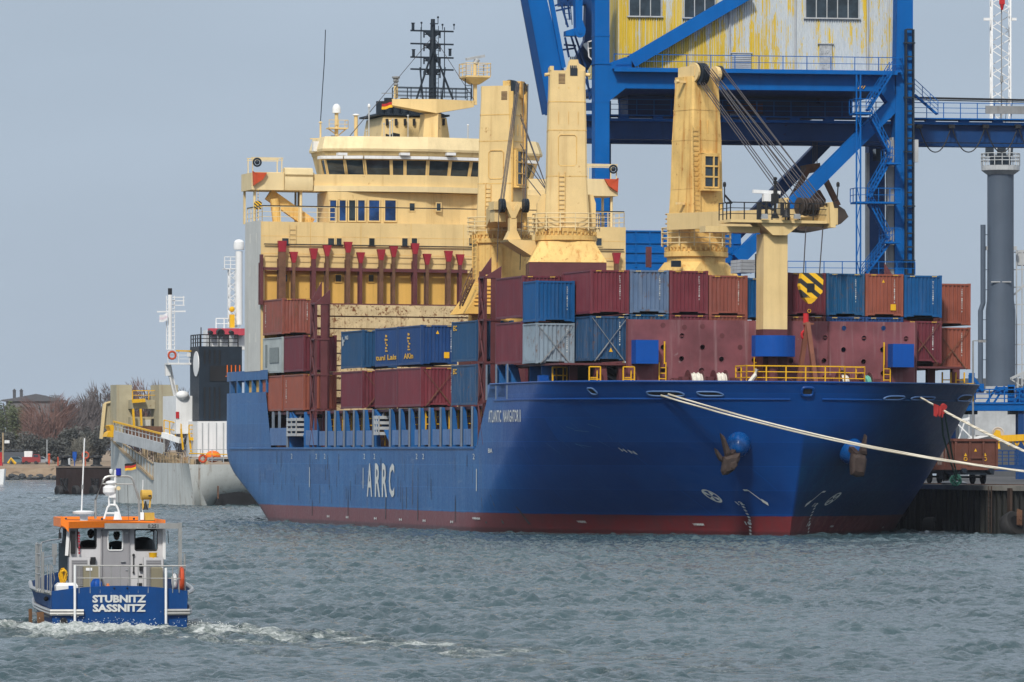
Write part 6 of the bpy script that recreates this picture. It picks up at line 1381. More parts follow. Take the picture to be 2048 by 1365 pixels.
# grey mobile harbour crane
HC_ = wf(520); tw = thing('harbour_crane', 'grey cylindrical tower of a mobile harbour crane with a white lattice boom', 'harbour crane', HC_.M)
h_ = lambda px, py, y=0: HC_.at(px, py, y=y)
M_['tower'] = paint('slate_grey_paint', (.075, .100, .140), .5, .12, 0, .15, .3, (.07, .08, .10))
R0 = (h_(2028, 0).x - h_(1975, 0).x) / 2; m = MB(); cx = 0.0
m.lathe([(R0 * 1.12, h_(2001, 780).z - 2), (R0 * 1.12, h_(2001, 622).z), (R0 * 1.02, h_(2001, 600).z), (R0, h_(2001, 500).z), (R0, h_(2001, 342).z)], (0, 0, 0), 32)
part(m, 'tower', M_['tower'], tw, smooth=True)
m = MB(); z = h_(0, 346).z; zb = h_(0, 332).z; Rp = (h_(2040, 0).x - h_(1963, 0).x) / 2
m.lathe([(R0, z - .2), (Rp, z + .2), (Rp, zb), (R0, zb)], (0, 0, 0), 20)
for k in (.45, .75, 1.1): m.torus((0, 0, zb + k), (0, 0, 1), Rp, .045, 24, 4)
for i in range(16): t = 2 * math.pi * i / 16; m.bar((Rp * math.cos(t), Rp * math.sin(t), zb), (Rp * math.cos(t), Rp * math.sin(t), zb + 1.1), .07)
part(m, 'platform', M_['ltgrey'], tw)
m = MB(); m.cyl((0, 0, zb), (0, 0, zb + .9), R0 * .8, n=20); [m.box(x - .35, x + .35, -.5, .5, zb + .9, zb + 2.2) for x in (-1.0, .1)]; m.bar((-1.1, 0, zb + .9), (-1.1, 0, zb + 2.6), .2); m.bar((1, 0, zb + .9), (1.1, 0, zb + 2.4), .2)
[m.bar((x, 0, zb + 1), (x + .4, 0, zb + 6), .05) for x in (-.9, -.3, .2, .7)]; part(m, 'tower_head', M_['navy'], tw)
m = MB(); a, b = h_(2001, 318, 1.5), h_(2001, -60, 4); lattice(m, a, (b.x, 4, b.z), 1.7, 1.6, 16, .07); [m.bar(h_(1967, 39, 3), h_(1983, 39, 3), .25), m.bar(h_(2019, 39, 3), h_(2033, 39, 3), .25)]; part(m, 'lattice_boom', M_['white'], tw)
m = MB(); m.bar(h_(2003, 250, 1), h_(2003, -20, 1), .10); m.box(h_(2001, 0, 1).x, h_(2006, 0, 1).x, .8, 1.2, h_(0, 165, 1).z, h_(0, 152, 1).z); part(m, 'boom_rope', M_['grey'], tw)
m = MB(); c = h_(2004, 5, .6); m.box(c.x - .25, c.x + .25, .4, .8, c.z - .2, c.z + .9); m.cyl((c.x, .6, c.z - .7), (c.x, .6, c.z - .2), .1, .2); part(m, 'red_hook', M_['red'], tw)
m = MB(); a, b, c, d = h_(1966, 450, -.5), h_(1966, 607, -.5), h_(1961, 622, -.5), h_(1961, 780, -.5); m.tube([a, b, c, d], .24, 10); [m.bar(h_(1962, y, -.3), h_(1978, y, 0), .06) for y in (470, 500, 540, 580, 640, 680, 720)]; part(m, 'exhaust_stack', M_['tower'], tw)
m = MB(); m.bar(h_(1970, 497), h_(2034, 497), .35); [m.box(h_(x, 0, 0).x, h_(x + 18, 0, 0).x, -R0 - .04, -R0 + .12, h_(0, 566).z, h_(0, 564).z) for x in (1980, 2002)]; part(m, 'tower_fitting', M_['ltgrey'], tw)
m = MB()
for px in (2033, 2044, 2060): m.bar(h_(px, 500, 1), h_(px, 790, 1), .12)
for y in (505, 540, 575, 610, 650, 690, 730): m.bar(h_(2028, y, 1), h_(2075, y - 2, 1), .1)
m.bar(h_(2028, 590, 1), h_(2060, 560, 1), .16); m.box(h_(2036, 0, 1).x, h_(2080, 0, 1).x, 1, 3, h_(0, 530).z, h_(0, 500).z); part(m, 'service_ladder', M_['ltgrey'], tw)
m = MB(); a, b = h_(1972, 773, -3), h_(2030, 783, -3); m.box(a.x - 1, b.x + 1, -3, 3, b.z - 4, b.z); m.box(a.x, b.x, -3.2, -2, b.z, a.z); part(m, 'crane_chassis', M_['ltgrey'], tw)
# open goods wagon on the quay track
def ship_at(px, Y): # ship-frame point on the quay level under a pixel column at depth Y
    w = Vector(((px - CX) * Y / F, Y, 0)); return SH.I @ w
wp = ship_at(1908, 372); WM = SH.M @ T((wp.x, wp.y, QZ))
WG = Fr(WM); wg = thing('goods_wagon', 'rusty brown open goods wagon on the quay behind the bow', 'railway wagon', WM)
w_ = lambda px, py: WG.at(px, py, y=0)
M_['wagon'] = paint('brown_wagon_paint', (.135, .050, .035), .65, .3, .3, .5, .9, (.06, .03, .025))
x1 = w_(1995, 900).x; zt, zf = w_(1940, 879).z, w_(1940, 936).z; WL = 13.0
m = MB(); m.box(0, .08, 0, WL, zf, zt); m.box(x1 - .08, x1, 0, WL, zf, zt); m.box(.08, x1 - .08, 0, .08, zf, zt); m.box(.08, x1 - .08, WL - .08, WL, zf, zt); m.box(.08, x1 - .08, .08, WL - .08, zf, zf + .1); part(m, 'wagon_body', M_['wagon'], wg)
m = MB()
for x in (0, x1 * .33, x1 * .64, x1 - .14): m.box(x, x + .14, -.1, -.003, zf, zt - .1)
for i in range(9): y = lerp(.1, WL - .3, i / 8); m.box(-.1, -.003, y, y + .14, zf, zt - .1)
m.box(-.12, x1 + .05, -.13, .1, zt - .13, zt + .04); m.box(-.13, .1, .1, WL, zt - .13, zt + .04); m.box(-.1, x1 + .05, -.12, .0, zf - .14, zf + .06); m.box(-.12, .0, .0, WL, zf - .14, zf + .06); m.box(x1 * .36, x1 * .63, -.13, -.1, lerp(zf, zt, .33), lerp(zf, zt, .38)); part(m, 'body_rib', M_['wagon'], wg)
m = MB()
for px in (1931, 1970): c = w_(px, 915); m.torus((c.x, -.02, c.z - .12), (0, 1, 0), .11, .025, 14, 4); m.add([(c.x - .1, -.015, c.z + .08), (c.x + .1, -.015, c.z + .08), (c.x, -.015, c.z + .3)], [(0, 1, 2)])
c = w_(1951, 902); m.add([(c.x - .1, -.015, c.z - .05), (c.x + .1, -.015, c.z - .05), (c.x, -.015, c.z + .15)], [(0, 1, 2)]); part(m, 'yellow_marking', M_['yellow'], wg)
m = MB(); rr = random.Random(4)
for i in range(12): y, z = rr.uniform(1, 9), rr.uniform(zf + .1, zt - .9); m.box(-.012, -.003, y, y + rr.uniform(.3, .9), z, z + rr.uniform(.4, 1.0))
part(m, 'bare_patch', paint('flaking_white', (.30, .25, .23), .7, .3, .7, .5, 4), wg)
m = MB(); m.box(.3, .5, 0, WL, zf - .4, zf - .14); m.box(x1 - .5, x1 - .3, 0, WL, zf - .4, zf - .14); m.box(.2, x1 - .2, .1, .4, zf - .45, zf - .12); m.cyl((.55, -.5, zf - .2), (.55, .1, zf - .2), .17); m.cyl((x1 - .55, -.5, zf - .2), (x1 - .55, .1, zf - .2), .17)
for y in (1.2, 3.2, 9.6, 11.6): m.box(.25, .45, y - .5, y + .5, .35, zf - .15)
part(m, 'underframe', M_['navy'], wg)
for y in (1.2, 3.2, 9.6, 11.6):
    for x in (.5, x1 - .62): m = MB(); m.cyl((x, y, .5), (x + .13, y, .5), .46, n=20); part(m, 'wheel', M_['navy'], wg)
m = MB(); [m.bar((.5, y, .5), (x1 - .5, y, .5), .14) for y in (1.2, 3.2, 9.6, 11.6)]; each(m, 'axle', M_['navy'], wg)
m = MB()
for y in (.32, 2.17): m.box(y - .03, y + .03, -60, 120, .005, .06)
solo(m, 'rail_track', M_['rusty'], 'pair of rusty crane and wagon rails laid in the quay deck', 'rail', WM)
# blue conveyor frame
CV = wf(470, 1960); cv = thing('conveyor', 'blue steel conveyor frame with machinery on top behind the bow', 'conveyor', CV.M)
c_ = lambda px, py, y=0: CV.at(px, py, y=y)
m = MB(); a, b = c_(1888, 806), c_(2160, 822); m.box(a.x, b.x, 0, 3, b.z, a.z); m.box(a.x, b.x, -.1, 0, a.z - .12, a.z + .05); part(m, 'main_beam', M_['gantry'], cv)
m = MB(); m.rail([(a.x, 0, a.z), (b.x, 0, a.z)], 1.1, 3, .05, 1.2)
for px in (1985, 2000, 2040): p = c_(px, 795); m.bar((p.x - .5, 0, a.z), (p.x + .4, .3, p.z + .9), .14)
m.bar(c_(1942, 750), c_(1966, 782), .25); m.bar(c_(1938, 750), c_(1949, 750), .3); m.bar(c_(1940, 750), c_(1940, 806), .25); part(m, 'guard_rail', M_['gantry'], cv)
m = MB()
for (x0_, y0_, x1_, y1_, d) in ((1945, 768, 1968, 786, 1), (1992, 774, 2028, 790, 1.2), (2016, 770, 2030, 806, .5), (2034, 776, 2100, 806, 1.5), (1935, 780, 1952, 800, 1)): m.pb(CV, x0_, y0_, x1_, y1_, .3, d)
each(m, 'drive_housing', M_['gantry'], cv)
m = MB()
for (x0_, x1_) in ((1895, 1938), (1930, 1956), (2020, 2040)): p = c_(x0_, 822); r = c_(x1_, 829); m.box(p.x, r.x, .4, 2.4, r.z, p.z)
each(m, 'underslung_box', M_['navy'], cv)
m = MB()
for px in (2037, 1900): x = c_(px, 0).x; m.box(x, x + .5, .3, .8, -.2, b.z); m.box(x, x + .5, 2.3, 2.8, -.2, b.z)
for k in range(4): z0_, z1_ = lerp(0, b.z, k / 4), lerp(0, b.z, (k + 1) / 4); x = c_(2037, 0).x; m.bar((x + .2, .5, z0_), (x + .2, 2.5, z1_), .12)
part(m, 'trestle', M_['gantry_dark'], cv)
m = MB(); a, b = c_(1998, 900), c_(2200, 931); lo = CV.at(1992, 930, y=-20); m.rail([(lo.x, -20, lo.z), (lo.x + 12, -20, lo.z)], 1.1, 4, .04, .5); m.box(lo.x, lo.x + 12, -20, -18, lo.z - .5, lo.z); part(m, 'lower_walkway', M_['gantry_dark'], cv)
# yellow boom with a cable reel
YM = wf(440, 1995); ym_ = thing('cable_reel_arm', 'yellow steel arm with a round pale cable reel behind the goods wagon', 'cable reel', YM.M); y_ = lambda px, py, y=0: YM.at(px, py, y=y)
m = MB(); m.bar(y_(1994, 878), y_(2120, 872), .45, .5); m.prism([(y_(1984, 0).x, y_(0, 874).z), (y_(2004, 0).x, y_(0, 884).z), (y_(2000, 0).x, y_(0, 862).z), (y_(1992, 0).x, y_(0, 860).z)], 'y', -.3, .3)
for k in range(5): m.bar(y_(2010 + 16 * k, 878), y_(2018 + 16 * k, 892), .12); m.bar(y_(2026 + 16 * k, 878), y_(2018 + 16 * k, 892), .12)
m.bar(y_(1996, 884), y_(1998, 898), .2); part(m, 'arm', M_['yellow'], ym_)
m = MB(); c = y_(1996, 867, .4); m.cyl(c, c + Vector((0, .5, 0)), .46, n=24); m.torus(c, (0, 1, 0), .44, .06, 22, 5); part(m, 'reel', paint('pale_reel', (.5, .46, .42), .5, .2), ym_)
# dark grey hall with white arrow line and letters
HL = wf(620, 1985); hl = thing('storage_hall', 'dark grey quayside hall with a white line and letters on its wall', 'hall', HL.M); l_ = lambda px, py, y=0: HL.at(px, py, y=y)
m = MB(); a, b = l_(1950, 700), l_(2200, 940); m.box(a.x, b.x, 0, 30, -1, l_(0, 822).z); m.box(l_(1972, 0).x, l_(2027, 0).x + 12, 30, 45, -1, l_(0, 750).z); part(m, 'wall', paint('hall_cladding', (.075, .08, .09), .6, .15, 0, .1), hl)
m = MB(); a, b = l_(1936, 822), l_(1951, 940); m.box(a.x, b.x, -.5, 12, -1, a.z); m.box(l_(1966, 0).x, l_(2016, 0).x, -.6, -.1, l_(0, 818).z, l_(0, 813).z); part(m, 'corner_trim', M_['ltgrey'], hl)
m = MB(); m.bar(l_(1962, 865, -.1), l_(1969, 861, -.1), .1, .12); m.bar(l_(1969, 861, -.1), l_(1982, 861, -.1), .1, .12); m.bar(l_(2022, 861, -.1), l_(2031, 861, -.1), .1, .12); m.bar(l_(2031, 861, -.1), l_(2040, 866, -.1), .1, .12)
letter(m, 'BRR', lambda u, v: tuple(l_(2000 + 19 * u, 866 - 6 * v, -.08)), .03)
vv = MB(); letter(m, 'NOV', lambda u, v: tuple(l_(1946 + 9 * v, 868 - 45 * u, -.62)), .03); part(m, 'wall_lettering', M_['whiteline'], hl)
m = MB(); lattice(m, WF.at(1888, 870, y=560), WF.at(2190, 800, y=560), 3.2, 2.0, 12, .10); solo(m, 'lowered_lattice_boom', M_['white'], 'white lattice boom lowered across in front of the dark hall', 'crane boom')
m = MB(); lattice(m, WF.at(2028, 770, y=500), WF.at(2110, 730, y=500), 1.2, 1.2, 6, .09); solo(m, 'lattice_jib', M_['ltgrey'], 'pale grey lattice jib at the right picture edge beside the grey tower', 'crane boom')
# lamp post
LP = Fr(T(tuple(SH.M @ Vector((30, 40, QZ))))); m = MB(); p = WF.at(1946, 770, y=420); t_ = WF.at(1946, 682, y=420)
m.cyl((p.x, 420, QZ), (p.x, 420, t_.z), .07); m.bar((p.x, 420, t_.z), (p.x + .6, 420, t_.z), .08); m.box(p.x + .4, p.x + .95, 419.8, 420.2, t_.z - .12, t_.z + .05); solo(m, 'lamp_post', M_['grey'], 'thin grey lamp post between the orange containers and the exhaust stack', 'lamp post')
# tyres hung on the quay wall, bollard
def tyre(M, r, w, label, hub=True, group=None):
    m = MB(); m.lathe([(r * .55, -w / 2), (r * .9, -w / 2), (r, -w * .36), (r, w * .36), (r * .9, w / 2), (r * .55, w / 2)], (0, 0, 0), 28, cap=False)
    t = thing('tyre_fender', label, 'tyre fender', M, group); part(m, 'tread', M_['rubber'], t, smooth=True)
    if hub: m = MB(); m.cyl((0, 0, -w * .4), (0, 0, w * .4), r * .58, n=20); part(m, 'hub_disc', M_['black'], t)
    return t
A = SH.at(2026, 1052, x=QX - 1.0); t1 = tyre(SH.M @ T(A) @ Matrix.Rotation(R(62), 4, 'X') @ Matrix.Rotation(R(20), 4, 'Y'), .85, .8, 'huge black tyre fender hanging on the quay wall at the right picture edge')
m = MB(); m.bar((.1, -.2, .45), (.3, .9, .5), .35, .1); m.cyl((.15, -.1, .42), (.15, -.1, .56), .12); m.cyl((.2, .25, .42), (.2, .25, .56), .12); part(m, 'chain_bracket', M_['rusty'], t1)
A = SH.at(1860, 1052, x=QX - .9); tyre(SH.M @ T(A) @ Matrix.Rotation(R(80), 4, 'X') @ Matrix.Rotation(R(55), 4, 'Y'), .55, .7, 'black tyre fender low on the dark quay wall beside the bow')
m = MB(); A = SH.at(1908, 958, x=QX + 1.2); m.lathe([(.75, 0), (.85, .1), (.6, .22), (.0, .22)], (0, 0, 0), 20); solo(m, 'mooring_bollard', M_['grey'], 'low grey bollard cap on the quay edge below the wagon', 'bollard', SH.M @ T((A.x, A.y, QZ + .06)))
m = MB(); lo = SH.at(1870, 950, x=QX + 30); m.box(QX + 26, QX + 60, -40, 60, QZ, QZ + .9); solo(m, 'low_wall', M_['concrete'], 'low grey concrete wall behind the goods wagon', 'wall', SH.M)
# ================================================================ grey ship moored astern
GS = Fr(T(((378 - CX) * 535 / F, 535, 0)) @ Rz(15.5)); gs = thing('grey_workship', 'grey rust-streaked hopper ship with white deckhouse and black funnel moored astern', 'cargo ship', GS.M)
s_ = lambda px, py, x=None, y=None: GS.at(px, py, x=x, y=y)
M_['ghull'] = paint('grey_hull_paint', (.50, .52, .51), .55, .15, .25, .75, .5, (.20, .13, .08)); M_['beige'] = paint('beige_paint', (.40, .36, .25), .55, .15, .1, .4, .6, (.22, .11, .05)); M_['tan_rust'] = paint('rusty_tan_paint', (.42, .32, .20), .6, .25, .45, .8, .9, (.19, .07, .03))
L_ = 42; BW = 11.5
def sheer(y): return float(np.interp(y, (0, 17, 40), (4.0, 4.05, 7.2)))
def ghull():
    m = MB(); ys = [-.0, 1.5, 3, 4.5, 6, 10, 14, 18, 22, 26, 30, 34, 38, 42]
    rows = []
    for k in range(6):
        t = k / 5; r = []
        for y in ys:
            inx = 2.2 * max(0, 1 - y / 7) ** 2 * (1 - t) + 2.2 * max(0, (y - 36) / 6) ** 2; z = lerp(-1, sheer(y), t); r.append((inx, y, z))
        rows.append(r)
    m.loft(rows, False, 0, False)
    st = []
    for k in range(7):                                  # rounded transom, undercut near the water
        t = k / 6; z = lerp(-.2, 3.9, t); cut = 3.2 * (1 - t) ** 2.4; r = []
        for i in range(13):
            u = i / 12; x = u * BW; bul = -1.0 * math.sin(math.pi * min(1, u * 1.0)) * .7; r.append((x + 2.2 * (1 - t) * (1 - u) * .3, cut * math.sin(math.pi * clamp(u * .9 + .05)) + bul * t * .6, z))
        st.append(r)
    m.loft(st[::-1], False, 0, False); part(m, 'hull', M_['ghull'], gs, smooth=True)
    m = MB(); m.loft([[(BW, y, z) for y in ys] for z in (-1, 3)], False, 0, False); m.box(.6, BW - .2, 1.5, 40, 2.2, 2.4); m.box(.3, BW, 0.8, 3.2, 3.55, 3.7); part(m, 'deck', M_['grey'], gs)
    m = MB(); m.prism([(2.4, -.4), (BW, -.4), (BW, .55), (8, .75), (5.4, 1.25), (4.0, 2.1), (3.2, 1.2)], 'y', .9, 1.3); part(m, 'dark_bottom', M_['black'], gs)
    m = MB(); m.bar((-.12, 16, 2.5), (-.12, 30.5, 5.2), .2, .26); m.bar((-.12, 30.5, 5.2), (.1, 37, 6.4), .2, .26); m.bar((-.1, 16, 4.0), (-.1, 30.5, 5.95), .12, .1); part(m, 'rub_rail', M_['tan_rust'], gs)
    m = MB()
    for i in range(11): y = lerp(16.2, 30.3, i / 10); z = lerp(2.6, 5.2, i / 10); m.box(-.06, -.01, y, y + .12, z + .1, sheer(y) - .02)
    each(m, 'bulwark_rib', M_['tan_rust'], gs)
    m = MB(); rr = random.Random(8)
    for i in range(34): y = rr.uniform(2, 26); x = rr.uniform(.4, 2.5); h = rr.uniform(.3, 1.0); w = rr.uniform(.15, .5); m.box(x, x + w, y, y + rr.uniform(.2, .8), sheer(y) - .6, sheer(y) + h * .8)
    for i in range(14): y = rr.uniform(4, 22); m.cyl((.3, y, sheer(y) - .4), (.3, y, sheer(y) + 1.0), .05, n=6)
    m.rail([(.1, 3, 4.0), (.1, 15, 4.05)], 1.0, 3, .03, 1.6); part(m, 'deck_gear', M_['tan_rust'], gs)
    m = MB(); m.bar(s_(436, 972, y=-.35), s_(436, 998, y=-.35), .12); part(m, 'rust_streak', M_['rusty'], gs)
ghull()
def gbox(px0, py0, px1, py1, y, d, mat, name, par=None):
    m = MB(); m.pb(GS, px0, py0, px1, py1, y, d); return part(m, name, M_[mat], par or gs)
fo = gbox(398, 693, 484, 842, 5, 4.0, 'navy', 'funnel')
m = MB()
for px in (408, 418, 428, 438): a, b = s_(px, 775, y=4.92), s_(px + 3, 838, y=4.92); m.box(a.x, b.x, 4.9, 5, b.z, a.z); a, b = s_(px, 700, y=4.92), s_(px + 3, 728, y=4.92); m.box(a.x, b.x, 4.9, 5, b.z, a.z)
part(m, 'funnel_rib', M_['black'], fo); gbox(420, 732, 470, 763, 4.93, .1, 'black', 'funnel_vent', fo)
m = MB(); c = s_(397, 728, y=4.9); m.cyl((c.x - .02, 6.0, c.z), (c.x + .05, 6.0, c.z), 1.2, n=20); part(m, 'funnel_disc', M_['white'], fo)
m = MB(); a, b = s_(400, 693, y=5), s_(476, 693, y=5); m.rail([(a.x, 9, a.z), (a.x, 5, a.z), (b.x, 5, a.z)], 1.1, 3, .05, 1); m.bar((a.x + .1, 5, a.z), (a.x + .1, 5, a.z + 1.8), .08); part(m, 'funnel_rail', M_['black'], fo)
m = MB(); [m.cyl((s_(px, 0, y=6.5).x, 6.5, s_(0, 693, y=6.5).z), (s_(px, 0, y=6.5).x, 6.5, s_(0, 668, y=6.5).z), .25) for px in (418, 440, 462)]; part(m, 'exhaust_pipe', M_['ltgrey'], fo)
m = MB(); [m.cyl((s_(px, 0, y=6.2).x, 5.9, s_(0, 664, y=6.2).z), (s_(px, 0, y=6.2).x, 6.6, s_(0, 662, y=6.2).z), r) for px, r in ((421, .2), (441, .36), (463, .2))]; part(m, 'exhaust_mouth', M_['black'], fo)
M_['pinkred'] = paint('pink_red_paint', (.50, .06, .09), .5, .15)
m = MB(); a, b = s_(420, 657, y=8), s_(490, 671, y=8); m.box(a.x, b.x, 8, 9, b.z, a.z); part(m, 'red_roof', M_['pinkred'], gs)
gbox(395, 843, 475, 914, 3.8, 5, 'white', 'deckhouse'); gbox(352, 792, 398, 868, 8, 6, 'white', 'deckhouse'); gbox(420, 660, 500, 700, 9, 3, 'white', 'wheelhouse_top')
m = MB()
for px in (404, 416, 432, 446, 458): a, b = s_(px, 846, y=3.75), s_(px + 2, 912, y=3.75); m.box(a.x, b.x, 3.74, 3.8, b.z, a.z)
part(m, 'wall_stiffener', M_['ltgrey'], gs)
m = MB(); m.rail([s_(378, 927, y=.4), s_(470, 927, y=.4)], 1.3, 3, .03, 1.2); part(m, 'stern_rail', M_['ltgrey'], gs)
m = MB(); m.bar(s_(378, 907, y=.3), s_(470, 910, y=.3), .09); m.rail([s_(328, 872, y=10), s_(362, 880, y=8)], 1.5, 2, .05, .9); m.bar(s_(362, 858, y=7), s_(366, 900, y=7), .16); m.bar(s_(378, 866, y=6), s_(382, 905, y=6), .16); m.rail([s_(378, 876, y=6), s_(394, 876, y=6)], 1.2, 3, .05, 1); m.bar(s_(378, 878, y=5.8), s_(394, 879, y=5.8), .3); part(m, 'yellow_rail', M_['yellow'], gs)
m = MB(); a, b = s_(327, 870, y=10), s_(363, 882, y=8); m.bar(a, b, .6, .5); part(m, 'stair_side', M_['white'], gs)
m = MB(); c = s_(426, 906, y=1.8); m.sph((c.x, 1.8, c.z - .35), .75, 16, 8, (1, 1, .75)); part(m, 'orange_boat_cover', M_['orange'], gs, smooth=True)
m = MB(); c = s_(405, 918, y=.5); m.torus((c.x, .4, c.z), (0, 1, 0), .32, .11, 18, 6); solo(m, 'life_ring', M_['redorange'], 'red and white life ring on the stern of the grey ship', 'life ring', GS.M)
gbox(418, 915, 446, 922, .8, .8, 'ltgrey', 'deck_locker'); gbox(446, 918, 460, 924, .9, .6, 'black', 'deck_locker')
# mast and bridge wing
m = MB(); m.cyl(s_(340, 700, y=10), s_(340, 590, y=10), .2); [m.bar(s_(px, 700, y=10), s_(px, 592, y=10), .08) for px in (333, 349)]; m.bar(s_(314, 624, y=10), s_(371, 623, y=10), .14); [m.bar(s_(345, y, y=10), s_(369, y, y=10), .09) for y in (595, 602, 611)]; m.bar(s_(367, 593, y=10), s_(367, 612, y=10), .1)
for y in range(600, 700, 9): m.bar(s_(333, y, y=9.9), s_(349, y, y=9.9), .06)
for px in (334, 338): m.bar(s_(px, 727, y=10), s_(354, 805, y=10), .3)
m.bar(s_(335, 728, y=10), s_(336, 752, y=10), .5); part(m, 'mast', M_['white'], gs)
m = MB(); m.cyl(s_(340, 590, y=10), s_(340, 577, y=10), .2); part(m, 'mast_lamp', M_['black'], gs)
m = MB(); a, b = s_(334, 726, y=9), s_(398, 730, y=9); m.box(a.x, b.x, 8.5, 10, b.z, a.z); m.rail([(a.x, 8.6, a.z), (b.x, 8.6, a.z)], 1.1, 3, .03, 1.1); m.box(s_(374, 0, y=8.5).x, s_(381, 0, y=8.5).x, 8.45, 8.5, s_(0, 712, y=8.5).z, s_(0, 704, y=8.5).z); part(m, 'bridge_wing', M_['white'], gs)
m = MB(); m.bar(s_(352, 702, y=8.5), s_(398, 703, y=8.5), .14); part(m, 'wing_top_rail', M_['yellow'], gs)
m = MB(); c = s_(344, 711, y=8.4); m.torus((c.x, 8.35, c.z), (0, 1, 0), .35, .1, 18, 6); solo(m, 'life_ring', M_['redorange'], 'red life ring hanging on the white bridge wing of the grey ship', 'life ring', GS.M)
m = MB(); c = s_(365, 791, y=8); m.sph(c, .55, 14, 8, (1.2, 1, .8)); part(m, 'radar_dome', M_['white'], gs, smooth=True)
gbox(352, 824, 358, 837, 7.9, .1, 'red', 'red_panel')
# beige bow works
gbox(233, 770, 264, 870, 30, 3, 'beige', 'bow_tower'); gbox(318, 770, 356, 860, 26, 4, 'beige', 'pump_house'); gbox(264, 800, 330, 818, 28, 2, 'beige', 'bow_bridge'); gbox(262, 834, 325, 856, 28.5, 2, 'beige', 'bow_bridge')
m = MB(); a, b = s_(248, 853, y=24), s_(325, 884, y=24); m.box(a.x, b.x, 24, 24.3, b.z, a.z); part(m, 'hopper_wall', M_['rusty'], gs)
gbox(303, 838, 317, 852, 28.4, .2, 'black', 'dark_opening'); gbox(286, 840, 301, 852, 28.4, .2, 'offwhite', 'round_hatch')
m = MB(); [m.bar(s_(px, 818, y=27.5), s_(px + 2, 852, y=27.5), .2) for px in (266, 281)]; m.bar(s_(264, 803, y=27.5), s_(290, 801, y=27.5), .35); m.rail([s_(265, 800, y=28), s_(330, 800, y=28)], .9, 2, .04, 1.6); part(m, 'yellow_fitting', M_['yellow'], gs)
m = MB(); pts = [(207, 858), (210, 805), (232, 801), (233, 850), (225, 858)]; P_ = [s_(x, y, y=34) for x, y in pts]; m.prism([(p.x, p.z) for p in P_], 'y', 34, 34.2); part(m, 'bow_plating', M_['beige'], gs)
m = MB(); m.bar(s_(202, 878, y=33.8), s_(209, 808, y=33.8), .3); m.bar(s_(209, 807, y=33.8), s_(233, 801, y=33.8), .16); part(m, 'bow_edge', M_['pale_cream'], gs)
m = MB(); P_ = [s_(x, y, y=32) for x, y in ((209, 874), (212, 866), (218, 862), (214, 852), (221, 850), (228, 858), (226, 868), (230, 876))]; m.prism([(p.x, p.z) for p in P_], 'y', 31, 33); part(m, 'deck_winch', M_['yellow'], gs)
m = MB(); a, b = s_(229, 872, y=26), s_(328, 898, y=12); m.bar(a, b, .2, 1.0); m.rail([a + Vector((0, 0, .5)), b + Vector((0, 0, .5))], .9, 2, .04, 1.0); part(m, 'sloping_gangway', M_['ltgrey'], gs)
m = MB(); m.bar(a + Vector((-.1, 0, 1.4)), b + Vector((-.1, 0, 1.4)), .16); part(m, 'gangway_top_rail', M_['yellow'], gs)
m = MB(); m.cyl(s_(478, 650, y=12), s_(478, 503, y=12), .34); m.lathe([(.5, 0), (.55, .3), (.5, .75), (.3, .95), (.05, 1.0)], tuple(s_(478, 500, y=12)), 14); part(m, 'white_mast', M_['white'], gs, smooth=True)
m = MB(); lattice(m, s_(465, 655, y=13), s_(465, 540, y=13), .7, .7, 10, .05); a, b = s_(449, 537, y=13), s_(473, 537, y=13); m.rail([(a.x, 13, a.z), (b.x, 13, a.z)], 1.1, 3, .04, .7); m.box(a.x, b.x, 13, 14, a.z - .1, a.z); m.rail([s_(432, 658, y=12), s_(480, 658, y=12)], 1.0, 2, .04, .8); part(m, 'lattice_mast', M_['white'], gs)
m = MB(); c0, c1 = s_(464, 617, y=11.5), s_(464, 656, y=11.5); m.box(c0.x - .22, c0.x + .22, 11.3, 11.7, c1.z, c0.z - .6); m.sph((c0.x, 11.5, c0.z - .1), .28, 10, 6); part(m, 'yellow_block', M_['yellow'], gs)
m = MB(); p = s_(463, 735, y=3); m.box(p.x - .5, p.x + .7, 2.6, 3.4, p.z - .9, p.z - .8); [m.bar((p.x + k, 2.6, p.z - .9), (p.x + k, 2.6, p.z + .2), .08) for k in (-.5, -.1, .3, .7)]; part(m, 'orange_stair', M_['orange'], gs)
flag(s_(335, 627, y=9.5).x, 9.5, s_(335, 627, y=9.5).z, .8, .7, GS, 'white flag with a pale red mark flying from the mast of the grey ship', [(.75, .74, .76), (.68, .58, .64), (.75, .74, .76)], 1)
# ================================================================ pier head with tyres
PR = Fr(T(((112 - CX) * 684 / F, 684, 0)) @ Rz(4)); pt = lambda px, py, y=0: PR.at(px, py, y=y)
pw = pt(225, 940).x; zt = pt(160, 936).z
pr_ = thing('pier_head', 'dark brown sheet pile pier head left of the grey ship', 'pier', PR.M)
m = MB(); pts = []; n = 46
for i in range(n): s = pw * i / n; p = pw / n; pts += [(s, 0), (s + p * .4, 0), (s + p * .5, .22), (s + p * .9, .22)]
m.loft([[(a, b, -1) for a, b in pts], [(a, b, zt) for a, b in pts]], False, 0, False); m.box(0, pw, .3, 14, -1, zt - .05); part(m, 'sheet_piling', paint('dark_brown_piles', (.055, .036, .036), .65, .25, .1, .3), pr_)
m = MB(); m.box(-.05, pw, -.12, 14, zt, zt + .18); part(m, 'cap', paint('pier_cap', (.16, .13, .11), .8, .3), pr_)
def bollard2(px, group):
    m = MB(); p = pt(px, 930, 1.0); m.lathe([(.75, 0), (.7, .15), (.45, .25), (.42, .9), (.75, 1.05), (.7, 1.25), (0, 1.3)], (0, 0, 0), 16); return m, PR.M @ T((p.x, 1.0, zt + .18))
for px, lb in ((129, 'black double bollard on the pier head, left one'), (193, 'black bollard on the pier head, right one near the grey ship')): m, M = bollard2(px, 0); solo(m, 'mooring_bollard', M_['black'], lb, 'bollard', M, 'bollards on the pier head')
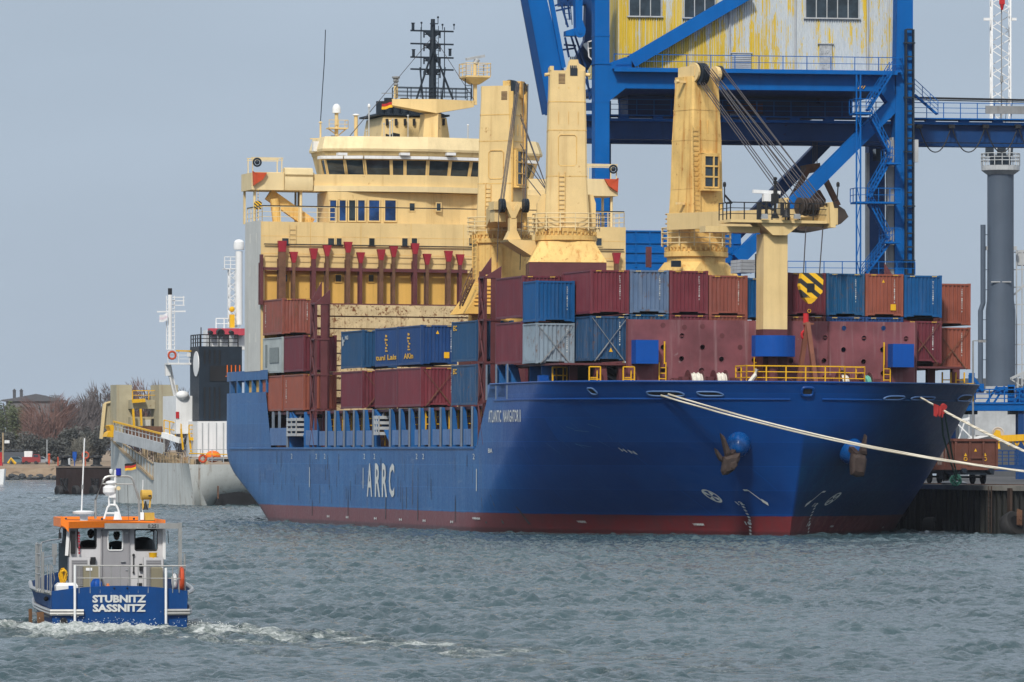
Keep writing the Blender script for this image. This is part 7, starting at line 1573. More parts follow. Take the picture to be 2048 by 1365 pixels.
for px, lb in ((118, 'black tyre fender at the left corner of the pier head'), (152, 'black tyre fender in the middle of the pier head'), (187, 'black tyre fender at the right of the pier head beside the grey ship')):
    p = pt(px, 983, -.5); tyre(PR.M @ T((p.x, -.5, p.z)) @ Rz(30) @ Matrix.Rotation(R(86), 4, 'Y'), .72, .55, lb, True, 'tyres on the pier head')
for px, lb in ((128, 'tangle of black chains above the left tyre on the pier head'), (190, 'tangle of black chains above the right tyre on the pier head')):
    m = MB(); p = pt(px, 972, -.2)
    for i in range(6): m.tube([p + Vector((.5 * math.sin(i), 0, .9)), p + Vector((.4 * math.sin(i * 2.3), -.1, .2)), p + Vector((.5 * math.cos(i), -.2, -.6))], .08, 5)
    solo(m, 'fender_chain', M_['black'], lb, 'chain', PR.M)
# ================================================================ far shore
shore = MB(); Y0 = 1060
prof = [(Y0, -1), (Y0 + 3, .6), (Y0 + 8, 2.2), (Y0 + 14, 2.75), (Y0 + 60, 3.0), (Y0 + 900, 6)]
shore.loft([[(x, y + 3 * math.sin(x * .05), z) for x in np.linspace(-420, 60, 60)] for y, z in prof], False, 0, False)
g = NG('dry_grass_bank'); n1 = g.noise(.25, 6, .7, (1, 1, 2)); n2 = g.noise(2.0, 4, .7); sx = g.n('ShaderNodeSeparateXYZ'); g.l(g.tc.outputs['Object'], sx.inputs[0])
cc = g.mix(g.rng(n1, .3, .7), (.20, .135, .085), (.27, .20, .13)); cc = g.mix(g.rng(n2, .55, .7), cc, (.12, .10, .06)); cc = g.mix(g.rng(g.mul(sx.outputs['Z'], g.mul(n2, 2.0), 'ADD'), 1.9, 1.2), cc, (.05, .06, .05)); g.out(cc, .95); M_['bank'] = g.m
solo(shore, 'shore_bank', M_['bank'], 0, 0, kind='structure')
m = MB(); rr = random.Random(5)
for i in range(700):
    x = rr.uniform(-115, 15); y = Y0 + rr.uniform(-2, 4) + 3 * math.sin(x * .05); r = rr.uniform(.25, .7); m.sph((x, y, rr.uniform(-.1, .8)), r, 6, 4, (rr.uniform(.8, 1.4), 1, rr.uniform(.5, .9)))
solo(m, 'shore_rocks', paint('dark_rock', (.055, .06, .065), .85, .4), 0, 0, kind='stuff')
f_ = lambda px, py, Y: WF.at(px, py, y=Y)
# trees: trunk, limbs, and a crown of many small leaf or twig faces
def tree_mat(name, c0, c1):
    g = NG(name); n = g.noise(.35, 4, .6); k = g.noise(2.5, 3, .7); c = g.mix(g.rng(n, .3, .7), c0, c1); return g.out(g.mix(g.mul(g.rng(k, .4, .7), .5), c, tuple(x * .45 for x in c0)), .9)
TM = dict(green=tree_mat('fresh_green_leaves', (.065, .085, .040), (.11, .13, .065)), red=tree_mat('reddish_spring_twigs', (.115, .065, .058), (.19, .105, .088)), brown=tree_mat('grey_brown_twigs', (.085, .075, .080), (.14, .12, .12)), dark=tree_mat('dark_scrub_leaves', (.070, .076, .074), (.105, .108, .098)), pale=tree_mat('pale_blossom_twigs', (.13, .13, .11), (.20, .19, .16)))
bark = flat('grey_bark', (.06, .052, .048), .9)
def tree(px, pyt, pw_, Y, kind, label, seed, twig=False, base=None):
    rr = random.Random(seed); t_ = f_(px, pyt, Y); zb = base if base is not None else 3.0; H = t_.z - zb; Wd = pw_ * Y / F / 2
    th = thing('bare_tree' if twig else 'leafy_tree', label, 'tree', T((t_.x, Y, zb)), 'trees on the far shore')
    tr, cr_ = MB(), MB(); tips = []
    tr.cyl((0, 0, -.3), (0, 0, H * .35), H * .022, H * .014, 7)
    for i in range(11):
        a = rr.uniform(0, 6.28); e = rr.uniform(.35, 1.0); p0 = Vector((0, 0, H * rr.uniform(.12, .36))); p1 = Vector((math.cos(a) * Wd * .45 * rr.uniform(.4, 1), math.sin(a) * Wd * .4, H * rr.uniform(.4, .66))); p2 = p1 + Vector((p1.x * .7, p1.y * .7, H * rr.uniform(.10, .30)))
        tr.tube([p0, p0.lerp(p1, .5) + Vector((0, 0, -.05 * H)), p1, p2], H * .007, 4); tips += [p1, p2, p1.lerp(p2, .5)]
    part(tr, 'trunk', bark, th)
    lobes = [(Vector((rr.uniform(-.72, .72) * Wd, rr.uniform(-.6, .6) * Wd, H * rr.uniform(.22, .80))), rr.uniform(.24, .44)) for _ in range(17)]
    N = 2600 if twig else 4200
    for i in range(N):
        c, r = lobes[i % 17]; d = Vector((rr.gauss(0, 1), rr.gauss(0, 1), rr.gauss(0, 1))).normalized() * (rr.random() ** .45)
        p = c + Vector((d.x * Wd * r * 1.2, d.y * Wd * r, d.z * H * r * .62))
        if p.z < .04 * H or p.z > H * 1.0 or abs(p.x) > Wd: continue
        if twig:
            q_ = Vector((p.x * .5 + rr.uniform(-.6, .6), p.y * .4, (p.z + .9 * H) * .5)) - Vector((0, 0, 0)); u = Vector((p.x * .35 + rr.uniform(-.5, .5), rr.uniform(-.5, .5), H * rr.uniform(.05, .13))); w = Vector((rr.uniform(.04, .10), rr.uniform(-.06, .06), 0)); cr_.add([p - w, p + w, p + u], [(0, 1, 2)])
        else:
            s = rr.uniform(.12, .34); a, b = Vector((rr.gauss(0, 1), rr.gauss(0, 1), rr.gauss(0, .7))).normalized() * s, Vector((rr.gauss(0, 1), rr.gauss(0, 1), rr.gauss(0, 1))).normalized() * s * .7; cr_.add([p - a, p + b, p + a, p - b], [(0, 1, 2, 3)])
    part(cr_, 'crown', TM[kind], th)
for i, a in enumerate([(22, 790, 80, 1180, 'green', 'fresh green tree at the left picture edge on the far shore'), (-18, 786, 70, 1190, 'green', 'fresh green tree cut off by the left picture edge'), (44, 812, 60, 1150, 'green', 'small green tree in front of the roof on the far shore'), (98, 793, 108, 1130, 'red', 'wide reddish spring tree in the middle of the far shore', True), (72, 822, 60, 1120, 'red', 'lower reddish bush left of the wide reddish tree', True), (128, 795, 50, 1160, 'brown', 'grey-brown bare tree right of the wide reddish tree', True), (150, 806, 60, 1150, 'brown', 'bare tree between the reddish tree and the grey ship', True), (176, 790, 50, 1170, 'brown', 'tall bare tree just left of the bow of the grey ship', True), (200, 772, 62, 1180, 'brown', 'tallest bare tree, behind the bow of the grey ship', True), (236, 776, 60, 1180, 'brown', 'bare tree behind the beige bow tower', True), (290, 764, 70, 1190, 'red', 'reddish bare treetop above the deck of the grey ship', True), (318, 772, 50, 1190, 'brown', 'bare treetop beside the mast of the grey ship', True), (376, 778, 60, 1200, 'brown', 'bare treetop behind the white bridge wing', True), (165, 868, 56, 1110, 'pale', 'pale blossoming bush behind the pier head', True), (140, 850, 60, 1112, 'dark', 'dark scrub left of the pale bush'), (60, 862, 90, 1110, 'dark', 'dark hedge behind the parked cars'), (10, 850, 70, 1112, 'dark', 'dark green scrub at the left edge above the bank'), (190, 850, 60, 1112, 'dark', 'dark scrub right of the pale bush'), (110, 866, 70, 1108, 'dark', 'dark undergrowth below the wide reddish tree'), (420, 770, 60, 1250, 'brown', 'bare treetop hidden behind the black funnel', True)]):
    tree(*a[:6], 40 + i, len(a) > 6)
# house beyond the trees
HB = Fr(T((f_(78, 900, 1230).x, 1230, 3.5))); h2 = lambda px, py: HB.at(px, py, y=0)
hs = thing('far_house', 'long grey house with two chimneys rising above the trees', 'house', HB.M); m = MB(); a, b = h2(12, 803), h2(120, 803); m.box(a.x, b.x, 0, 12, 0, a.z); part(m, 'wall', flat('house_wall', (.13, .13, .14), .8), hs)
m = MB(); c, d = h2(26, 797), h2(72, 791); m.prism([(a.x - 1, a.z), (b.x + .5, a.z), (b.x + .5, a.z + .3), (d.x, d.z + .3), (c.x, c.z), (a.x - 1, a.z + .3)], 'y', -.5, 12); ro = part(m, 'roof', flat('dark_roof', (.085, .09, .105), .8), hs)
m = MB()
for px in (26, 40): p = h2(px, 782); m.box(p.x - .3, p.x + .3, 3, 3.8, a.z, p.z); m.prism([(p.x - .42, p.z), (p.x + .42, p.z), (p.x, p.z + .5)], 'y', 2.9, 3.9)
part(m, 'chimney', flat('chimney_brick', (.07, .075, .085), .8), ro)
m = MB()
for x0, x1 in ((74, 92), (99, 119)): p, r = h2(x0, 802), h2(x1, 792); m.rail([(p.x, 1, p.z), (r.x, 1, p.z)], 1.1, 4, .06, .45)
part(m, 'roof_rail', flat('roof_rail', (.09, .09, .10), .7), hs)
# small things on the shore road
def car(px, Y, col, label, nm='parked_car', big=False):
    p = f_(px, 920, Y); M = T((p.x, Y, 2.85)); t = thing(nm, label, 'fire truck' if big else 'car', M); L = 3.4 if big else 3.6; m = MB()
    if big: m.prism([(-L / 2, .4), (L / 2, .4), (L / 2, 1.2), (L / 2 - .2, 1.9), (L / 2 - 1.3, 1.9), (L / 2 - 1.3, 1.4), (-L / 2, 1.4)], 'y', 0, 2.2)
    else: m.prism([(-L / 2, .35), (L / 2, .35), (L / 2, .8), (L / 2 - .9, .95), (L / 2 - 1.7, 1.45), (-L / 2 + .6, 1.45), (-L / 2, .95)], 'y', 0, 1.7)
    part(m, 'body', paint('car_body', col, .3, .05, 0, 0, 1), t); m = MB(); m.prism([(L / 2 - 1.2, 1.35), (L / 2 - .3, 1.35), (L / 2 - .35, 1.8), (L / 2 - 1.2, 1.8)] if big else [(-L / 2 + .7, .98), (L / 2 - 1.0, .98), (L / 2 - 1.75, 1.38), (-L / 2 + .8, 1.38)], 'y', -.03, .0); part(m, 'window', M_['glass'], t)
    m = MB(); [m.cyl((x, -.05, .33), (x, .2, .33), .33, n=14) for x in (-L / 2 + .8, L / 2 - .8)]; part(m, 'wheel', M_['rubber'], t); return t
car(35, 1082, (.10, .16, .20), 'grey-blue car parked on the shore road left of the red truck'); tk = car(62, 1080, (.26, .04, .04), 'small red truck with a white box parked on the shore road', 'red_truck', True); m = MB(); m.box(-1.3, .2, .2, 2, 1.4, 2.5); part(m, 'white_box', M_['white'], tk); car(84, 1084, (.30, .32, .35), 'silver car half hidden right of the red truck')
m = MB(); p = f_(43, 905, 1095); m.box(p.x - 3.5, p.x + 1.2, 1095, 1099, 2.9, 5.2); m.box(p.x - 3.6, p.x + 1.4, 1094.8, 1099, f_(0, 901, 1095).z, f_(0, 901, 1095).z + .12); solo(m, 'site_hut', flat('hut', (.06, .07, .09), .7), 'low dark hut with a white roof edge behind the parked cars', 'hut')
def post(px, y0, y1, Y, r, mat, nm, label, cat): m = MB(); a, b = f_(px, y0, Y), f_(px, y1, Y); m.cyl(a, b, r, n=8); return solo(m, nm, M_[mat], label, cat)
post(94, 880, 925, 1070, .09, 'ltgrey', 'flag_pole', 'thin grey pole on the shore below the reddish tree', 'pole'); post(116, 914, 932, 1066, .12, 'redorange', 'marker_post', 'short red marker post on the bank', 'marker post')
p = f_(98, 914, 1068); m = MB(); m.box(p.x - .2, p.x + .2, 1068, 1068.3, p.z - 1.2, p.z + .1); m.sph((p.x, 1068.1, p.z + .35), .28, 8, 6); m.cyl((p.x, 1068.1, 2.7), (p.x, 1068.1, p.z - 1.2), .08, n=6); solo(m, 'orange_buoy_post', M_['redorange'], 'orange buoy on a post on the bank right of the red truck', 'buoy')
p = f_(149, 912, 1064); m = MB(); m.prism([(p.x - .38, p.z - .1), (p.x - .2, p.z - .9), (p.x + .2, p.z - .9), (p.x + .38, p.z - .1), (p.x + .38, p.z + .75), (p.x - .38, p.z + .75)], 'y', 1064, 1064.5); m.box(p.x - .08, p.x + .08, 1064.1, 1064.3, 2.6, p.z - .8); solo(m, 'blue_sign', M_['blue_box'], 'blue box sign on a post behind the pier head', 'sign')
p = f_(171, 911, 1062); m = MB(); m.torus((p.x, 1062, p.z), (0, 1, 0), .58, .14, 18, 6); m.cyl((p.x, 1062, 2.5), (p.x, 1062, p.z - .5), .09, n=6); solo(m, 'life_ring', M_['redorange'], 'orange life ring on a post behind the pier head', 'life ring')
m = MB(); p = f_(135, 916, 1064); m.box(p.x - .5, p.x + .5, 1064, 1064.8, 2.8, p.z + .4); m.box(p.x - .42, p.x + .0, 1063.97, 1064, p.z - .5, p.z + .25); solo(m, 'utility_cabinet', M_['ltgrey'], 'small pale cabinet on the bank left of the blue sign', 'cabinet')
# pilot boat at the left edge
PB = Fr(T((f_(2, 950, 900).x, 900, 0))); pb_ = thing('moored_boat', 'small white boat with an orange mast cut off by the left picture edge', 'boat', PB.M); b_ = lambda px, py: PB.at(px, py, y=0)
m = MB(); m.loft([[(b_(-20, 0).x, 0, -.3), (b_(6, 0).x, 0, -.3), (b_(6, 0).x, 3, -.3), (b_(-20, 0).x, 3, -.3)], [(b_(-24, 0).x, 0, 2.2), (b_(9, 0).x, 0, 2.5), (b_(9, 0).x, 3, 2.5), (b_(-24, 0).x, 3, 2.2)]]); part(m, 'hull', M_['white'], pb_)
m = MB(); m.pb(PB, -20, 905, 4, 932, .5, 2); part(m, 'cabin', M_['red'], pb_); m = MB(); m.cyl(b_(6, 925), b_(6, 866), .14, n=8); part(m, 'mast', M_['tan_rust'], pb_)
m = MB(); m.pb(PB, 9, 881, 19, 887, .2, .1); part(m, 'pennant', M_['white'], pb_)
p = f_(25, 925, 1066); m = MB(); m.tube([p + Vector((-.8, 0, -.2)), p + Vector((-.3, 0, .7)), p + Vector((.6, 0, -.3))], .28, 6); solo(m, 'digger_arm', M_['yellow'], 'small yellow digger arm on the bank at the left', 'digger')
# ================================================================ small blue workboat in the foreground, seen from astern
BO = Fr(T(((224 - CX) * 161 / F, 161, 0)) @ Rz(8))
bt = thing('workboat', 'small blue workboat with grey cabin and orange roof edge steaming away in the foreground', 'boat', BO.M)
def k_(px, py, y=0): return BO.at(px, py, y=y)
def bp(fn, mat, name, par=bt, smooth=False, label=None): m = MB(); fn(m); return part(m, name, M_[mat], par, label, smooth)
M_['bblue'] = paint('boat_blue_paint', (.0007, .046, .185), .45, .10, .03, .15, 2, (.05, .06, .08)); M_['bgrey'] = paint('cabin_grey_paint', (.50, .50, .52), .45, .08, 0, .15, 1.5, (.35, .33, .30)); M_['bdoor'] = paint('cabin_door_grey', (.27, .27, .29), .45, .06); M_['alu'] = flat('bare_aluminium', (.36, .36, .35), .35, .5)
M_['rubwood'] = paint('timber_fender', (.16, .085, .045), .7, .3, .2, .3, 4)
xL, xR = k_(103, 1215).x, k_(375, 1215).x; zC, zS = k_(230, 1172).z, k_(110, 1183).z
def ztr(x): return lerp(zC, zS, (abs(x - (xL + xR) / 2) / ((xR - xL) / 2)) ** 2)
def hull():
    m = MB(); n = 16; xs = [lerp(xL, xR, i / n) for i in range(n + 1)]; cx = (xL + xR) / 2
    m.loft([[(lerp(cx, x, .985), -.0, -.5) for x in xs], [(x, -.02 - .05 * (1 - ((x - cx) / (xR - cx)) ** 2), ztr(x)) for x in xs]], False, 0, False)
    m.loft([[(x, -.02 - .05 * (1 - ((x - cx) / (xR - cx)) ** 2), ztr(x)) for x in xs], [(x, .06, ztr(x)) for x in xs]], False, 0, False)
    for s in (-1, 1):                                  # flared sides, fuller forward
        rows = []
        for z, fl in ((-.6, 0), (.1, .12), (.55, .22), (.95, .34), (1.06, .37)):
            r = []
            for y in (0, .3, .8, 1.6, 2.6, 4, 5.5, 7, 8.5, 9.6):
                w = (xR - xL) / 2 * (1 - max(0, (y - 4) / 5.8) ** 2.2); o = fl * math.sin(math.pi * min(1, y / 5.2) / 2) * (1 if y < 5.5 else max(0, 1 - (y - 5.5) / 4))
                zz = z + (.10 * max(0, y - 4) if z > .5 else 0) - (.03 if z > 1 and y < .2 else 0); r.append((cx + s * (w + o), y, zz))
            rows.append(r)
        m.loft(rows, False, 0, False)
    part(m, 'hull', M_['bblue'], bt); m = MB(); m.prism([(xL + .02, .05), (xR - .02, .05), (xR + .4, 4), (cx, 9.3), (xL - .4, 4)], 'z', .3, .36); part(m, 'deck', M_['grey'], bt)
    m = MB()
    for s, e in ((-1, xL), (1, xR)):
        for z, r in ((.50, .055), (.42, .05)): m.tube([(cx + s * 1.02, -.13, z), (e + s * .03, -.07, z + .0), (e + s * .08, .25, z + .02), (e + s * .20, 1.6, z + .06), (e + s * .27, 3.4, z + .10), (e + s * .2, 5.5, z + .2)] if s < 0 else [(k_(328, 1220).x, -.13, z), (e + .03, -.07, z), (e + .1, .3, z), (e + .2, 1.6, z + .06), (e + .27, 3.4, z + .1)], r, 6)
        m.tube([(e + s * .0, .0, 1.0), (e + s * .15, .6, 1.03), (e + s * .28, 1.6, 1.05), (e + s * .37, 3.4, 1.08), (e + s * .30, 5.4, 1.2)], .06, 6)
    part(m, 'rubbing_bar', M_['alu'], bt, smooth=True)
    m = MB(); m.bar((k_(86, 0).x, .9, -.1), (k_(84, 0).x, .9, .45), .2, .12); m.bar((k_(71, 0).x, 2.4, -.1), (k_(70, 0).x, 2.4, .5), .1, .1); part(m, 'timber_fender', M_['rubwood'], bt)
    m = MB()
    for px in (149, 331): x = k_(px, 0).x; m.cyl((x, -.17, -.2), (x, -.17, k_(px, 1130 if px < 200 else 1136).z), .036, n=8)
    part(m, 'white_post', M_['white'], bt); m = MB(); c = k_(127, 1243); m.cyl((c.x, -.1, c.z), (c.x, .02, c.z), .11, n=14); part(m, 'exhaust_outlet', M_['black'], bt)
    m = MB(); [m.sph((k_(px, 1177).x, -.1, k_(0, 1177).z), .025, 8, 5) for px in (228, 254)]; c = k_(92, 1198, .6); m.sph(c, .07, 8, 5); part(m, 'fitting', M_['dark'], bt)
    m = MB()
    letter(m, 'STUBNITZ', lambda u, v: (k_(184.5 + 107.5 * u, 0).x, -.076, k_(0, 1206.5 - 15.5 * v).z), .045); letter(m, 'SASSNITZ', lambda u, v: (k_(185 + 106.5 * u, 0).x, -.076, k_(0, 1225 - 15.5 * v).z), .045); part(m, 'boat_name', flat('silver_lettering', (.52, .54, .54), .5), bt)
hull()
# deck rails
def rails():
    m = MB(); zt = k_(0, 1132).z; zm = k_(0, 1157).z; x0, x1 = k_(152, 0).x, k_(372, 0).x
    for z, r in ((zt, .022), (zm, .016)): m.tube([(x0, -.05, z), (x1, -.05, z - .02)], r, 6)
    for px in (158, 180, 200, 222, 240, 258, 276, 296, 345, 358): x = k_(px, 0).x; m.cyl((x, -.05, 1.0), (x, -.05, zt), .013, n=6)
    x = k_(370, 0).x; m.cyl((x, .1, 1.0), (x, .1, k_(0, 1110).z), .03, n=8); m.cyl((k_(88, 0).x, .4, 1.0), (k_(88, 0).x, .4, k_(0, 1105).z), .03, n=8)
    L = [(-.05, 103), (.5, 84), (1.2, 76), (2.2, 73), (3.4, 76)]
    for z in (k_(0, 1090).z, k_(0, 1110).z, k_(0, 1135).z, k_(0, 1150).z): m.tube([(k_(px, 0, y).x - .02, y, z - (.45 if y < 0 and z > 1.6 else 0)) for y, px in L[1:]], .018, 6)
    for y, px in ((.5, 84), (.9, 80), (1.2, 76), (1.7, 74), (2.2, 73), (2.8, 75), (3.4, 77)): x = k_(px, 0, y).x - .02; m.cyl((x, y, 1.0), (x, y, k_(0, 1090).z), .02, n=6)
    m.tube([k_(78, 1095, 3.4), k_(84, 1085, 4.5), k_(100, 1081, 6), k_(125, 1078, 7)], .02, 6); m.tube([k_(78, 1120, 3.4), k_(125, 1104, 7)], .015, 6)
    for px in (95, 100, 103): x = k_(px, 0, .2).x; m.cyl((x, .2, 1), (x, .2, k_(0, 1130).z), .015, n=6)
    m.tube([k_(105, 1132, .4), k_(109, 1160, .4), k_(104, 1175, .4)], .018, 6); part(m, 'guard_rail', M_['alu'], bt)
rails()
# cabin shell with window and door openings
yc = 2.3; c_ = lambda px, py: k_(px, py, yc)
def cabin():
    x0, x1 = c_(139, 1100).x, c_(328, 1100).x; zt, zb = c_(200, 1055).z, .36; zw = zt - .72; zx = zt - .06
    def rc(a, b, c, d, r=.05):
        p, q_ = c_(a, b), c_(c, d); P = []
        for cx, cz, s in ((p.x + r, q_.z + r, 180), (q_.x - r, q_.z + r, 270), (q_.x - r, p.z - r, 0), (p.x + r, p.z - r, 90)): P += [(cx + r * math.cos(R(s + t)), cz + r * math.sin(R(s + t))) for t in (0, 30, 60, 90)]
        return P
    W = [rc(155, 1056.5, 192, 1097), rc(216, 1062, 245, 1101), rc(270, 1060, 314, 1101)]
    part(holed_wall([(x0, zb), (x1, zb), (x1, zt), (x0, zt)], W, yc, yc + .06), 'cabin_back_wall', M_['bgrey'], bt)
    m = MB(); m.box(x0, x0 + .05, yc + .06, yc + .5, zb, zt); m.box(x0, x0 + .05, yc + .5, yc + 3.2, zb, zw); m.box(x0, x0 + .05, yc + .5, yc + 3.2, zx, zt); m.box(x1 - .05, x1, yc + .06, yc + .4, zb, zt); m.box(x1 - .05, x1, yc + .4, yc + 3.2, zb, zw); m.box(x1 - .05, x1, yc + .4, yc + 3.2, zx, zt)
    for y in (1.8, 3.15): m.box(x0, x0 + .05, yc + y, yc + y + .1, zw, zx); m.box(x1 - .05, x1, yc + y, yc + y + .1, zw, zx)
    m.box(x0, x1, yc + 3.2, yc + 3.26, zb, zw); m.box(x0, x1, yc + 3.2, yc + 3.26, zx, zt)
    for t in (0, .33, .66, .97): x = lerp(x0, x1, t); m.box(x, x + .08, yc + 3.2, yc + 3.26, zw, zx)
    m.box(x0, x1, yc, yc + 3.26, zt, zt + .05); part(m, 'cabin_shell', M_['bgrey'], bt)
    m = MB()
    for w in W: m.add([(a, yc + .03, b) for a, b in w], [tuple(range(len(w)))])
    each(m, 'window_pane', M_['glass_clear'], bt)
    m = MB(); P = rc(206, 1054, 256, 1172, .06); H = [(a, b) for a, b in W[1]]
    dm = holed_wall(P, [H], yc - .035, yc - .004); d = part(dm, 'cabin_door', M_['bdoor'], bt)
    m = MB(); m.tube([(a, yc - .045, b) for a, b in W[1] + [W[1][0]]], .022, 6); part(m, 'door_window_frame', M_['white'], d)
    m = MB(); a = c_(249, 1123); m.bar((a.x - .12, yc - .09, a.z), (a.x + .02, yc - .09, a.z), .03); m.bar((a.x, yc - .09, a.z), (a.x, yc - .03, a.z), .03); [m.box(c_(251, 0).x, c_(256, 0).x, yc - .06, yc - .03, c_(0, y + 2).z, c_(0, y).z) for y in (1066, 1140)]; part(m, 'door_handle', M_['steel'], d)
    m = MB(); m.tube([(c_(203, 0).x, yc - .03, zb + .3), (c_(203, 0).x, yc - .03, zt - .1), (c_(205, 0).x, yc - .03, zt - .04), (c_(258, 0).x, yc - .03, zt - .04), (c_(258, 0).x, yc - .03, zb + .3)], .03, 6); part(m, 'door_surround', M_['bdoor'], bt)
    m = MB(); [m.tube([(a, yc - .008, b) for a, b in w + [w[0]]], .018, 6) for w in (W[0], W[2])]; each(m, 'window_seal', M_['black'], bt)
    m = MB(); p = c_(300, 1064); m.bar((p.x - .1, yc - .05, p.z - .02), (p.x + .12, yc - .05, p.z + .03), .02); m.box(p.x + .0, p.x + .1, yc - .07, yc - .02, p.z, p.z + .06); m.bar((c_(331, 0).x + .06, yc - .1, c_(0, 1062).z), (c_(331, 0).x + .08, yc - .1, c_(0, 1088).z), .018); part(m, 'wiper', M_['black'], bt)
    # windscreen sides
    m = MB(); m.box(x0 - .30, x0 - .04, yc + .2, yc + .28, 1.3, 2.38); m.prism([(c_(124, 0).x, c_(0, 1102).z), (c_(136, 0).x, c_(0, 1115).z), (c_(137, 0).x, c_(0, 1058).z), (c_(127, 0).x, c_(0, 1058).z)], 'y', yc + .3, yc + 1.2); part(m, 'side_window', M_['glass'], bt)
    m = MB(); m.bar((c_(133, 0).x, yc - .02, c_(0, 1112).z), (c_(137, 0).x, yc - .02, c_(0, 1055).z), .09); m.box(c_(325, 0).x, c_(331, 0).x, yc - .06, yc + .1, c_(0, 1120).z, c_(0, 1060).z); part(m, 'corner_post', M_['white'], bt)
    # roof with orange coaming
    zr = c_(0, 1056).z; ro = MB(); X0, X1 = c_(122, 0).x, c_(331, 0).x; ro.box(X0 + .1, X1 - .05, yc - .25, yc + 3.4, zr - .02, zr + .06); roof = part(ro, 'roof', M_['bgrey'], bt)
    m = MB(); zo0, zo1 = c_(0, 1057).z, c_(0, 1044).z; xa, xb = c_(136, 0).x, c_(318, 0).x
    m.loft([[(xa, yc - .32, zo0 + .0), (c_(230, 0).x, yc - .32, zo0 + .03), (xb, yc - .32, zo0 + .09)], [(xa, yc - .42, zo1), (c_(230, 0).x, yc - .42, zo1 + .03), (xb, yc - .42, zo1 - .04)], [(xa, yc - .36, zo1), (c_(230, 0).x, yc - .36, zo1 + .03), (xb, yc - .36, zo1 - .04)]], False, 0, False)
    m.prism([(c_(120, 0).x, c_(0, 1051).z), (c_(120, 0).x, c_(0, 1032).z), (xa, zo1), (xa, zo0 - .12), (c_(128, 0).x, c_(0, 1055).z)], 'y', yc - .36, yc - .28)
    m.box(c_(122, 0).x - .02, c_(122, 0).x + .03, yc - .3, yc + 3.3, zr + .02, zr + .28); m.box(c_(326, 0).x, c_(327, 0).x + .03, yc - .3, yc + 3.3, zr + .04, zr + .22); m.box(c_(124, 0).x, c_(327, 0).x, yc + 3.3, yc + 3.35, zr + .1, zr + .28); part(m, 'orange_coaming', M_['borange'], roof)
    m = MB(); m.box(c_(207, 0).x, c_(358, 0).x, yc - .48, yc - .38, c_(0, 1058).z, c_(0, 1047).z); m.box(c_(354, 0).x, c_(361, 0).x, yc - .5, yc - .36, .9, c_(0, 1046).z); part(m, 'davit_frame', M_['alu'], bt)
    m = MB(); letter(m, '0.251', lambda u, v: (c_(293 + 21 * u, 0).x, yc - .49, c_(0, 1056.5 - 7.5 * v).z), .02); part(m, 'registration', M_['black'], bt)
    # lockers on the back wall
    for a, b in ((137, 178), (286, 325)):
        m = MB(); p, q_ = c_(a, 1115), c_(b, 1172); m.box(p.x, q_.x, yc - .3, yc - .06, .36, p.z); l = part(m, 'ventilator_box', M_['bgrey'], bt)
        m = MB(); m.box(p.x + .07, q_.x - .07, yc - .32, yc - .30, q_.z, p.z - .07); [m.box(p.x + .08, q_.x - .08, yc - .335, yc - .32, z, z + .02) for z in np.arange(q_.z, p.z - .08, .05)]; part(m, 'louvre', M_['bdoor'], l)
    for a, b, y0, y1 in ((164, 194, 1131, 1175), (299, 322, 1134, 1175)):
        m = MB(); p, q_ = c_(a, y0), c_(b, y1); m.loft([[(p.x, yc - .65, .36), (q_.x, yc - .65, .36), (q_.x, yc - .35, .36), (p.x, yc - .35, .36)], [(p.x, yc - .65, p.z - .03), (q_.x, yc - .65, p.z - .03), (q_.x, yc - .35, p.z - .03), (p.x, yc - .35, p.z - .03)], [(p.x + .03, yc - .62, p.z), (q_.x - .03, yc - .62, p.z), (q_.x - .03, yc - .38, p.z), (p.x + .03, yc - .38, p.z)]]); part(m, 'khaki_locker', paint('khaki_locker', (.22, .20, .14), .6, .15), bt)
    m = MB(); p = c_(175, 1138); m.box(p.x - .09, p.x + .09, yc - .67, yc - .655, p.z - .04, p.z + .04); part(m, 'white_plate', M_['white'], bt)
    m = MB(); p, q_ = c_(103, 1166), c_(148, 1180); m.loft([[(p.x + .05, .5, .4), (q_.x, .5, .4), (q_.x, 1.2, .4), (p.x + .05, 1.2, .4)], [(p.x + .02, .5, p.z - .05), (q_.x, .5, p.z - .05), (q_.x, 1.2, p.z - .05), (p.x + .02, 1.2, p.z - .05)], [(p.x + .1, .55, p.z + .03), (q_.x - .05, .55, p.z + .03), (q_.x - .05, 1.15, p.z + .03), (p.x + .1, 1.15, p.z + .03)]]); part(m, 'white_locker', M_['white'], bt); m = MB(); p = c_(134, 1173); m.box(p.x - .07, p.x + .06, .48, .497, p.z - .06, p.z + .06); part(m, 'blue_sticker', M_['blue_box'], bt)
    m = MB(); p = c_(267, 1128); m.bar((p.x, yc - .03, p.z - .25), (p.x, yc - .03, p.z + .2), .03); m.sph((p.x, yc - .04, p.z + .25), .04, 8, 5); m.sph((p.x, yc - .04, p.z - .25), .035, 8, 5); p = c_(281, 1135); m.box(p.x - .04, p.x + .04, yc - .1, yc - .02, p.z - .1, p.z + .1); m.box(p.x - .06, p.x + .04, yc - .03, yc - .01, p.z - .3, p.z - .24); p = c_(279, 1170); m.box(p.x - .07, p.x + .07, yc - .03, yc - .01, p.z - .05, p.z + .05); p = c_(185, 1123); m.box(p.x - .06, p.x + .08, yc - .15, yc - .02, p.z - .1, p.z + .12); part(m, 'wall_fitting', M_['black'], bt)
    m = MB(); p, q_ = c_(141, 1062), c_(150, 1108); m.box(p.x, q_.x, yc - .14, yc - .02, q_.z, p.z); part(m, 'black_panel', M_['black'], bt)
